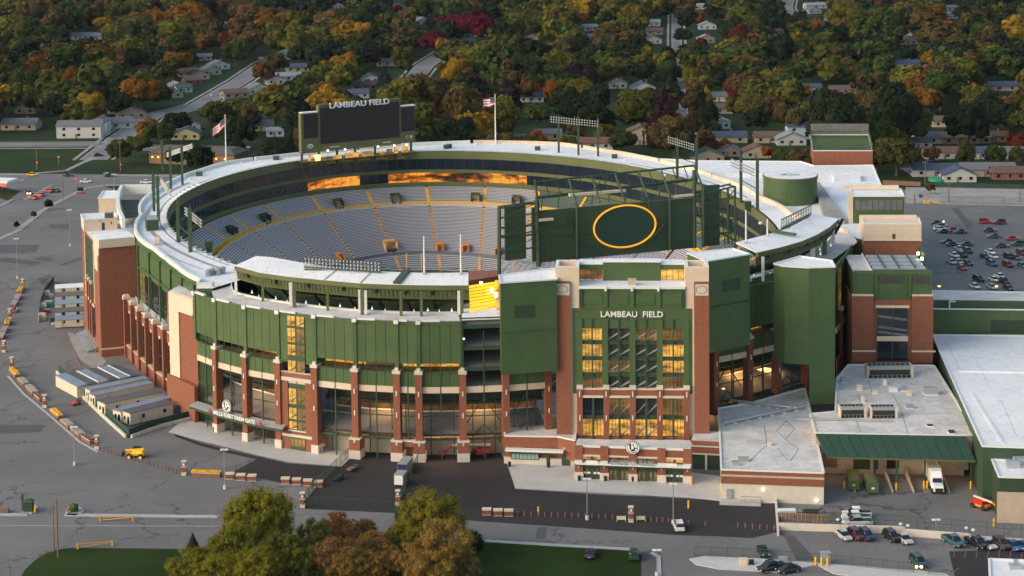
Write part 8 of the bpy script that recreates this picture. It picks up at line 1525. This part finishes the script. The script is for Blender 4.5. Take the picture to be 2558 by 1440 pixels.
# trees one can recognise: centre x, centre y, crown width (pixels), colour, shape
HT = [(848, 170, 92, 'gold', 'g'), (800, 130, 70, 'yg', 'b'), (1140, 178, 85, 'gold', 'r'), (1155, 62, 95, 'crimson', 'b'), (1085, 105, 75, 'crimson', 'b'), (1205, 70, 70, 'crimson', 'r'), (1120, 60, 55, 'crimson', 'r'), (1180, 10, 55, 'crimson', 'r'), (1230, 20, 34, 'crimson', 'r'), (992, 30, 35, 'crimson', 'r'), (1008, 75, 60, 'yg', 'r'), (590, 132, 62, 'green', 'r'), (438, 155, 90, 'amber', 'b'), (405, 150, 45, 'gold', 'r'), (350, 230, 88, 'amber', 'r'), (222, 264, 82, 'gold', 'r'), (398, 235, 60, 'olive', 'r'), (100, 255, 70, 'olive', 'b'), (125, 205, 70, 'yg', 'r'), (42, 205, 80, 'olive', 'r'), (185, 210, 70, 'amber', 'r'), (290, 190, 85, 'green', 'b'), (325, 125, 100, 'yg', 'b'), (245, 140, 95, 'rust', 'b'), (200, 150, 80, 'rust', 'b'), (290, 145, 85, 'rust', 'b'), (175, 195, 60, 'brown', 'r'), (110, 185, 60, 'rust', 'r'), (325, 75, 42, 'tan', 'g'), (118, 30, 60, 'amber', 'r'), (165, 48, 90, 'green', 'r'), (60, 90, 95, 'olive', 'r'), (15, 115, 60, 'dark', 'r'), (315, 35, 75, 'olive', 'r'), (375, 45, 60, 'amber', 'r'), (470, 40, 100, 'amber', 'b'), (500, 65, 90, 'rust', 'b'), (450, 70, 60, 'rust', 'b'), (400, 60, 60, 'amber', 'r'), (590, 33, 44, 'gold', 'b'), (620, 40, 60, 'tan', 'r'), (230, 20, 50, 'plum', 'r'), (445, 110, 80, 'olive', 'r'), (560, 20, 60, 'rust', 'r'), (690, 105, 60, 'yg', 'r'), (665, 45, 70, 'brown', 'r'), (735, 60, 60, 'brown', 'r'), (820, 55, 80, 'tan', 'g'), (900, 60, 85, 'green', 'g'), (860, 75, 45, 'gold', 'r'), (905, 85, 42, 'gold', 't'), (795, 80, 50, 'olive', 'r'), (1008, 150, 50, 'olive', 't'), (920, 25, 50, 'yg', 'r'), (1055, 25, 60, 'green', 'r'), (1100, 20, 60, 'yg', 'r'), (695, 155, 60, 'brown', 'r'), (660, 180, 55, 'rust', 'r'), (770, 220, 80, 'green', 'r'), (730, 225, 70, 'dark', 'r'), (690, 235, 60, 'amber', 'g'), (665, 255, 70, 'olive', 'r'), (720, 290, 65, 'brown', 'g'), (775, 262, 42, 'rust', 'r'), (960, 190, 45, 'blue', 'c'), (1013, 240, 36, 'rust', 't'), (1045, 230, 38, 'yg', 't'), (1075, 232, 40, 'rust', 't'), (1100, 215, 25, 'red', 't'), (1130, 235, 55, 'olive', 'r'), (1160, 225, 40, 'brown', 't'), (1190, 315, 55, 'red', 'g'), (1175, 300, 26, 'orange', 't'), (1105, 315, 45, 'olive', 'r'), (1065, 290, 55, 'dark', 'r'), (1215, 240, 30, 'red', 'r'), (1180, 235, 30, 'yg', 't'), (1085, 250, 40, 'olive', 't'), (1240, 290, 50, 'dark', 'r'), (1260, 320, 50, 'olive', 'r'),
    (1310, 225, 40, 'rust', 't'), (1380, 230, 40, 'orange', 't'), (1350, 225, 26, 'red', 't'), (1330, 205, 55, 'olive', 'r'), (1440, 220, 85, 'yg', 'b'), (1395, 160, 95, 'yg', 'b'), (1330, 165, 70, 'yg', 'b'), (1440, 175, 65, 'yg', 'b'), (1300, 60, 60, 'yg', 'r'), (1365, 55, 40, 'gold', 'b'), (1370, 25, 26, 'orange', 't'), (1450, 45, 42, 'amber', 'b'), (1580, 50, 80, 'yg', 'r'), (1560, 60, 50, 'gold', 'r'), (1515, 85, 65, 'orange', 'b'), (1530, 25, 75, 'yg', 'r'), (1510, 130, 60, 'yg', 'b'), (1445, 130, 70, 'dark', 'r'), (1590, 125, 80, 'dark', 'r'), (1640, 300, 38, 'red', 'g'), (1675, 310, 55, 'olive', 't'), (1625, 245, 55, 'brown', 'r'), (1675, 195, 36, 'dark', 't'), (1672, 160, 36, 'rust', 't'), (1670, 140, 34, 'dark', 't'), (1675, 225, 36, 'dark', 't'), (1672, 260, 40, 'brown', 't'), (1725, 140, 36, 'olive', 't'), (1728, 170, 38, 'rust', 't'), (1725, 195, 38, 'yg', 't'), (1730, 225, 38, 'brown', 't'), (1725, 260, 42, 'brown', 't'), (1730, 310, 44, 'brown', 't'), (1765, 235, 38, 'gold', 'c'), (1770, 290, 48, 'dark', 't'), (1750, 110, 30, 'red', 'r'), (1745, 45, 26, 'orange', 't'), (1850, 95, 46, 'red', 't'), (1800, 150, 60, 'amber', 'b'), (1860, 170, 85, 'amber', 'b'), (1850, 50, 70, 'yg', 'r'), (1880, 60, 60, 'olive', 'r'), (1830, 215, 45, 'amber', 'r'), (1835, 240, 38, 'red', 't'), (1860, 265, 85, 'yg', 'b'), (1905, 240, 60, 'brown', 'r'), (1885, 220, 40, 'crimson', 'r'), (1890, 300, 60, 'dark', 'r'), (1805, 365, 40, 'amber', 'r'), (1765, 355, 45, 'rust', 't'), (1920, 380, 36, 'orange', 'r'), (1965, 390, 60, 'green', 'b'), (1870, 210, 90, 'brown', 'b'), (1555, 350, 75, 'green', 'b'), (1340, 350, 50, 'amber', 'r'), (1420, 360, 60, 'yg', 'b'), (1510, 335, 50, 'yg', 'r'), (1440, 330, 50, 'brown', 'r'), (1780, 320, 40, 'green', 'r'),
    (2052, 75, 72, 'amber', 'b'), (2120, 40, 110, 'yg', 'b'), (2185, 60, 120, 'green', 'b'), (2155, 75, 60, 'tan', 'r'), (2140, 8, 60, 'orange', 'r'), (2250, 30, 50, 'tan', 'r'), (2340, 35, 50, 'amber', 'r'), (1990, 120, 50, 'brown', 'r'), (1945, 120, 40, 'gold', 'r'), (1985, 235, 34, 'amber', 't'), (2012, 232, 28, 'gold', 't'), (2074, 250, 38, 'crimson', 't'), (2132, 250, 32, 'gold', 't'), (2160, 185, 52, 'green', 't'), (2140, 190, 36, 'rust', 't'), (2215, 195, 36, 'red', 'r'), (2245, 195, 60, 'yg', 'r'), (2262, 235, 44, 'amber', 't'), (2180, 260, 95, 'brown', 'r'), (2330, 145, 60, 'gold', 'b'), (2310, 130, 60, 'yg', 'b'), (2360, 130, 60, 'tan', 'r'), (2390, 180, 130, 'yg', 'b'), (2350, 215, 130, 'green', 'b'), (2440, 250, 90, 'olive', 'r'), (2480, 140, 90, 'yg', 'b'), (2530, 170, 28, 'orange', 't'), (2545, 355, 60, 'red', 'r'), (2270, 310, 110, 'yg', 'r'), (2170, 310, 95, 'amber', 'g'), (2060, 300, 75, 'olive', 'r'), (2085, 315, 60, 'dark', 'r'), (1960, 290, 45, 'brown', 't'), (1930, 270, 60, 'brown', 'r'), (1990, 305, 48, 'brown', 't'), (2240, 385, 115, 'olive', 'b'), (2190, 395, 60, 'yg', 'r'), (2328, 385, 40, 'rust', 'r'), (2412, 385, 46, 'olive', 't'), (2487, 388, 54, 'green', 'r'), (2545, 390, 50, 'olive', 'r'), (2420, 310, 110, 'dark', 'r'), (2520, 290, 120, 'dark', 'b'), (2240, 250, 60, 'dark', 't'), (2325, 470, 26, 'rust', 'g'),
    (300, 378, 60, 'green', 'r'), (345, 360, 70, 'olive', 'b'), (400, 330, 75, 'green', 'b'), (445, 305, 70, 'dark', 'b'), (370, 325, 60, 'amber', 'r'), (530, 275, 75, 'olive', 'b'), (560, 300, 80, 'dark', 'r'), (600, 330, 80, 'dark', 'r'), (585, 370, 50, 'dark', 'r'), (500, 395, 70, 'dark', 'r'), (440, 392, 50, 'dark', 'r'), (620, 295, 60, 'brown', 'r'), (250, 250, 70, 'dark', 'r'), (140, 270, 60, 'dark', 'r'), (300, 260, 60, 'dark', 'r'), (330, 150, 60, 'dark', 'r')]
for (x, y, w_, c, k) in HT:
    place(x, y, w_*1.06, c, K[k], '%s %s tree %s' % (CN[c], {'r': 'round headed', 'b': 'broad', 't': 'narrow upright', 'g': 'loose open', 'c': 'cone shaped'}[k], where(x, y)))
for t in (thing_ for thing_ in []): pass
# small trees on the left verge
for x, y, w_, c in ((122, 510, 24, 'dark'), (84, 536, 16, 'brown'), (41, 562, 16, 'dark')): place(x, y, w_, c, 'round', 'small %s tree on the verge of the left car park' % CN[c], 'small trees on the verge of the left car park', hk=1.1)
# big foreground trees
fg = {}
for k, n_, ls, nl in (('round', 20000, .017, 190), ('ragged', 15000, .016, 150), ('tall', 10000, .02, 120), ('cone', 9000, .02, 60)):
    fg[k] = []
    for s in range(2 if k in ('round', 'ragged') else 1): v, f_, c = crown_mesh('c', k, n_, ls, 71+s, nl, k != 'cone'); fg[k].append(npmesh('crown', v, f_, {'leaf': c}, 'foliage'))
FT = trunk_mesh('trunk', .33, 9)
for x, y, w_, c, k, hk, l in ((648, 1310, 205, 'ygf', 'round', 1.0, 'big yellow green tree at the back left of the foreground group'), (590, 1375, 170, 'ygf', 'ragged', 1.0, 'yellow green loose tree in front of the big left one'), (700, 1395, 150, 'olivef', 'round', 1.0, 'olive tree in the middle left of the foreground group'), (480, 1420, 150, 'ygf', 'ragged', .9, 'low yellow green tree at the left end of the foreground group'), (482, 1368, 62, 'darkf', 'cone', 1.5, 'dark pointed evergreen at the left of the foreground group'), (838, 1322, 95, 'orangef', 'ragged', 1.2, 'slim orange tree left of the grey road gap'), (842, 1400, 150, 'rustfg', 'ragged', 1.0, 'rusty brown thin tree in the centre of the foreground group'), (785, 1352, 120, 'olivef', 'ragged', 1.2, 'olive green tree left of the orange one'), (916, 1325, 58, 'amberfg', 'tall', 1.2, 'small amber upright tree right of the orange one'), (925, 1420, 130, 'goldfg', 'ragged', .9, 'tan gold tree cropped at the bottom centre'), (1075, 1300, 190, 'yg2', 'round', .9, 'big yellow green tree at the back right of the foreground group'), (1110, 1365, 180, 'goldfg', 'ragged', 1.0, 'golden tan tree in front of the big right one'), (1030, 1405, 130, 'goldfg', 'ragged', 1.0, 'golden tree cropped at the bottom right of the group'), (1175, 1360, 75, 'dark', 'tall', 1.2, 'dark green tree at the right end of the foreground group'), (1155, 1420, 110, 'tanfg', 'ragged', .9, 'pale tan tree at the bottom right of the group'), (1010, 1262, 50, 'dark', 'cone', 1.4, 'dark narrow evergreen behind the big right tree'), (640, 1430, 160, 'ygf', 'round', .9, 'yellow green tree cropped at the bottom left of the group'), (760, 1440, 110, 'olive', 'round', .9, 'olive tree cropped at the bottom of the group'), (872, 1352, 95, 'rustfg', 'ragged', 1.1, 'thin rusty tree right behind the centre one'), (800, 1395, 110, 'olivef', 'ragged', 1.0, 'dark olive tree between the left and centre foreground trees'), (905, 1385, 100, 'tanfg', 'ragged', 1.0, 'pale tan thin tree right of the centre rusty one'), (960, 1390, 90, 'goldfg', 'ragged', 1.0, 'loose gold tree left of the big right group'), (740, 1405, 140, 'ygf', 'ragged', 1.0, 'yellow green tree left of centre at the bottom edge'), (868, 1420, 140, 'goldfg', 'ragged', .9, 'golden brown tree in the centre of the bottom edge'), (548, 1440, 150, 'ygf', 'ragged', .9, 'yellow green tree cropped at the lower left of the group'), (1075, 1430, 150, 'goldfg', 'ragged', .9, 'golden tree cropped at the lower right of the group'), (935, 1365, 105, 'goldfg', 'ragged', 1.0, 'golden tree between the rusty and the big right trees'), (1005, 1345, 100, 'ygf', 'ragged', 1.0, 'yellow green tree leaning on the big right tree'), (885, 1335, 90, 'rustfg', 'ragged', 1.1, 'rusty orange tree right beside the slim orange one'), (990, 1340, 60, 'rustfg', 'ragged', 1.2, 'slim brown tree left of the big right one')):
    PAL.update(rustfg=(.24, .135, .055), amberfg=(.24, .15, .03), goldfg=(.30, .19, .045), tanfg=(.27, .18, .07), yg2=(.23, .19, .022), ygf=(.20, .19, .022), orangef=(.32, .13, .03), olivef=(.13, .13, .025), darkf=(.04, .06, .02))
    place(x, y, w_, c, k, l, 'foreground trees at the bottom edge', hk=hk, meshes=fg[k], tm=FT)
# ---------------------------------------------------------------- fill
streets = [([(232, 400), (300, 345), (370, 295), (500, 262), (600, 203), (665, 158), (760, 118)], 11), ([(952, 285), (1000, 238), (1060, 165)], 11), ([(1706, 350), (1700, 260), (1694, 190), (1690, 100), (1688, 0)], 1.2), ([(1920, 75), (1985, 68), (1960, 20), (1975, -30)], 8), ([(-60, 362), (240, 360), (420, 372)], 12), ([(2200, 428), (2400, 425), (2700, 424)], 9)]
SEG = []
for pts, wd in streets:
    P = [np.array(W2(*p)) for p in pts]; SEG += [(P[i], P[i+1], wd) for i in range(len(P)-1)]
def near_street(x, y, r):
    for a, c, wd in SEG:
        d = c-a; t = max(0, min(1, ((x-a[0])*d[0]+(y-a[1])*d[1])/(d@d))); q = a+d*t
        if math.hypot(x-q[0], y-q[1]) < wd+r*.55: return True
    return False
def keep(x, y, r, h):
    px, py = proj((x, y, 0)); cxp, cyp = proj((x, y, h*.55)); rp = r*F/y; tp = proj((x, y, h))[1]
    if px < -420 or px > 2980 or tp > 480: return False
    if px < 250 and py > 345: return False
    if px < 640 and py > 385: return False
    if 640 <= px < 2250 and py > 470: return False
    if px >= 2250 and py > 405: return False
    if near_street(x, y, r): return False
    for (x0, y0, x1, y1, D, hx, hy, hr) in hboxes:
        if math.hypot(x-hx, y-(hy+4)) < hr+r*.45: return False
        if y < D+2 and cxp+rp*.3 > x0 and cxp-rp*.3 < x1 and tp < y1-(y1-y0)*.3 and cyp+rp*.75 > y0: return False
    for (tx, ty, trr) in tr_pos:
        if abs(tx-x) < 20 and math.hypot(x-tx, y-ty) < (trr+r)*.72: return False
    # keep the lawns and gardens seen at the left and by the rows at the right
    for (x0, y0, x1, y1) in ((0, 330, 180, 352), (560, 200, 620, 240), (450, 250, 500, 262), (870, 225, 900, 250), (1950, 30, 2010, 76), (2300, 400, 2558, 420), (1390, 255, 1480, 285)):
        if x0 < px < x1 and y0 < py < y1: return False
    return True
from mathutils import noise as mn
cand = []
y = 770.
while y < 1720:
    st_ = 16 if y < 1300 else 19
    x = -.35*y
    while x < .36*y:
        r = rng.uniform(6.8, 11.6)*(1 if rng.random() < .75 else 1.2); xx, yy = x+rng.uniform(-5, 5), y+rng.uniform(-5, 5); h = r*2*rng.uniform(.72, 1.0)
        if keep(xx, yy, r, h): cand.append((yy, xx, r, h)); tr_pos.append((xx, yy, r*.9))
        x += st_
    y += st_*.9
cand.sort()
def pick(x, y):
    px, py = proj((x, y, 6)); n1 = mn.noise(Vector((x*.012, y*.009, 0))); n2 = mn.noise(Vector((x*.05, y*.04, 5))); v = n1*1.0+n2*.5+rng.uniform(-.34, .34)
    left = .22 if px < 640 else (.05 if px < 1200 else 0)
    v += left
    v -= .16
    if v < -.36: return 'dark' if rng.random() < .94 else 'plum'
    if v < -.16: return 'green' if rng.random() < .6 else 'dark'
    if v < .08: return 'olive' if rng.random() < .7 else 'brown'
    if v < .32: return 'yg' if rng.random() < .75 else 'brown'
    if v < .46: return 'rust' if rng.random() < .5 else 'gold'
    return ['amber', 'rust', 'gold', 'rust', 'brown', 'tan', 'yg', 'red', 'olive', 'amber', 'rust'][int(rng.integers(0, 11))]
n_ind = max(0, 300-len(HT)-22)
print('hand trees', len(HT), 'fill', len(cand), 'individual', n_ind)
VS, FS, TI, LE = [], [], [], []; off = 0
for i, (yy, xx, r, h) in enumerate(cand):
    c = pick(xx, yy); kd = KINDS[int(rng.choice(5, p=[.42, .24, .16, .15, .03]))]
    if i < n_ind:
        px, py = proj((xx, yy, h*.6)); t = place(px, py, r*2*F/yy, c, kd, '%s %s tree %s' % (CN[c], {'round': 'round headed', 'broad': 'broad', 'tall': 'narrow upright', 'ragged': 'loose open', 'cone': 'cone shaped'}[kd], where(px, py)))
    else:
        v, f_, cl = far[kd][int(rng.integers(0, 2))]; a = rng.uniform(0, 6.28); ca, sa = math.cos(a), math.sin(a); k = 2*r
        vv = np.stack([(v[:, 0]*ca-v[:, 1]*sa)*k+xx, (v[:, 0]*sa+v[:, 1]*ca)*k+yy, v[:, 2]*h], 1); VS.append(vv); FS.append(f_+off); off += len(vv); b_ = np.array(PAL[c])*rng.uniform(.85, 1.15); TI.append(np.tile(b_, (len(vv), 1))); LE.append(cl)
if VS:
    me = npmesh('far_wood', np.concatenate(VS), np.concatenate(FS), {'tint': np.concatenate(TI), 'leaf': np.concatenate(LE)}, 'foliagefar'); o = bpy.data.objects.new('far_wood', me); C.objects.link(o); tag(o, 'mixed autumn wood of green brown and orange crowns filling the far neighbourhood', 'wood', kind='stuff')
    print('far tris', len(me.polygons)*2)

hz = MB().box(-900, -30, -1, 900, 2300, 146).build('haze', 'haze', None); hz['kind'] = 'stuff'
ORD = 'first second third fourth fifth sixth seventh eighth ninth tenth eleventh twelfth thirteenth fourteenth fifteenth sixteenth seventeenth eighteenth nineteenth twentieth'.split()
bpy.context.view_layer.update(); grp_ = {}
for o in S.objects:
    if o.parent is None and o.get('label') and o.get('category'): grp_.setdefault(o['label'], []).append(o)
for l, os_ in grp_.items():
    if len(os_) < 2: continue
    def key(o):
        if o.type == 'MESH': m_ = o.matrix_world @ o.data.vertices[0].co
        else: m_ = o.matrix_world.translation
        return proj(m_)[0]
    for i, o in enumerate(sorted(os_, key=key)):
        if i < len(ORD): o['label'] = l+', '+(ORD[i]+' from the left' if i < len(os_)-1 or i > 3 else 'farthest right of them')

for o in S.objects:
    if len(str(o.get('label', '')).split()) > 16: print('LONG', o.name, o['label'])
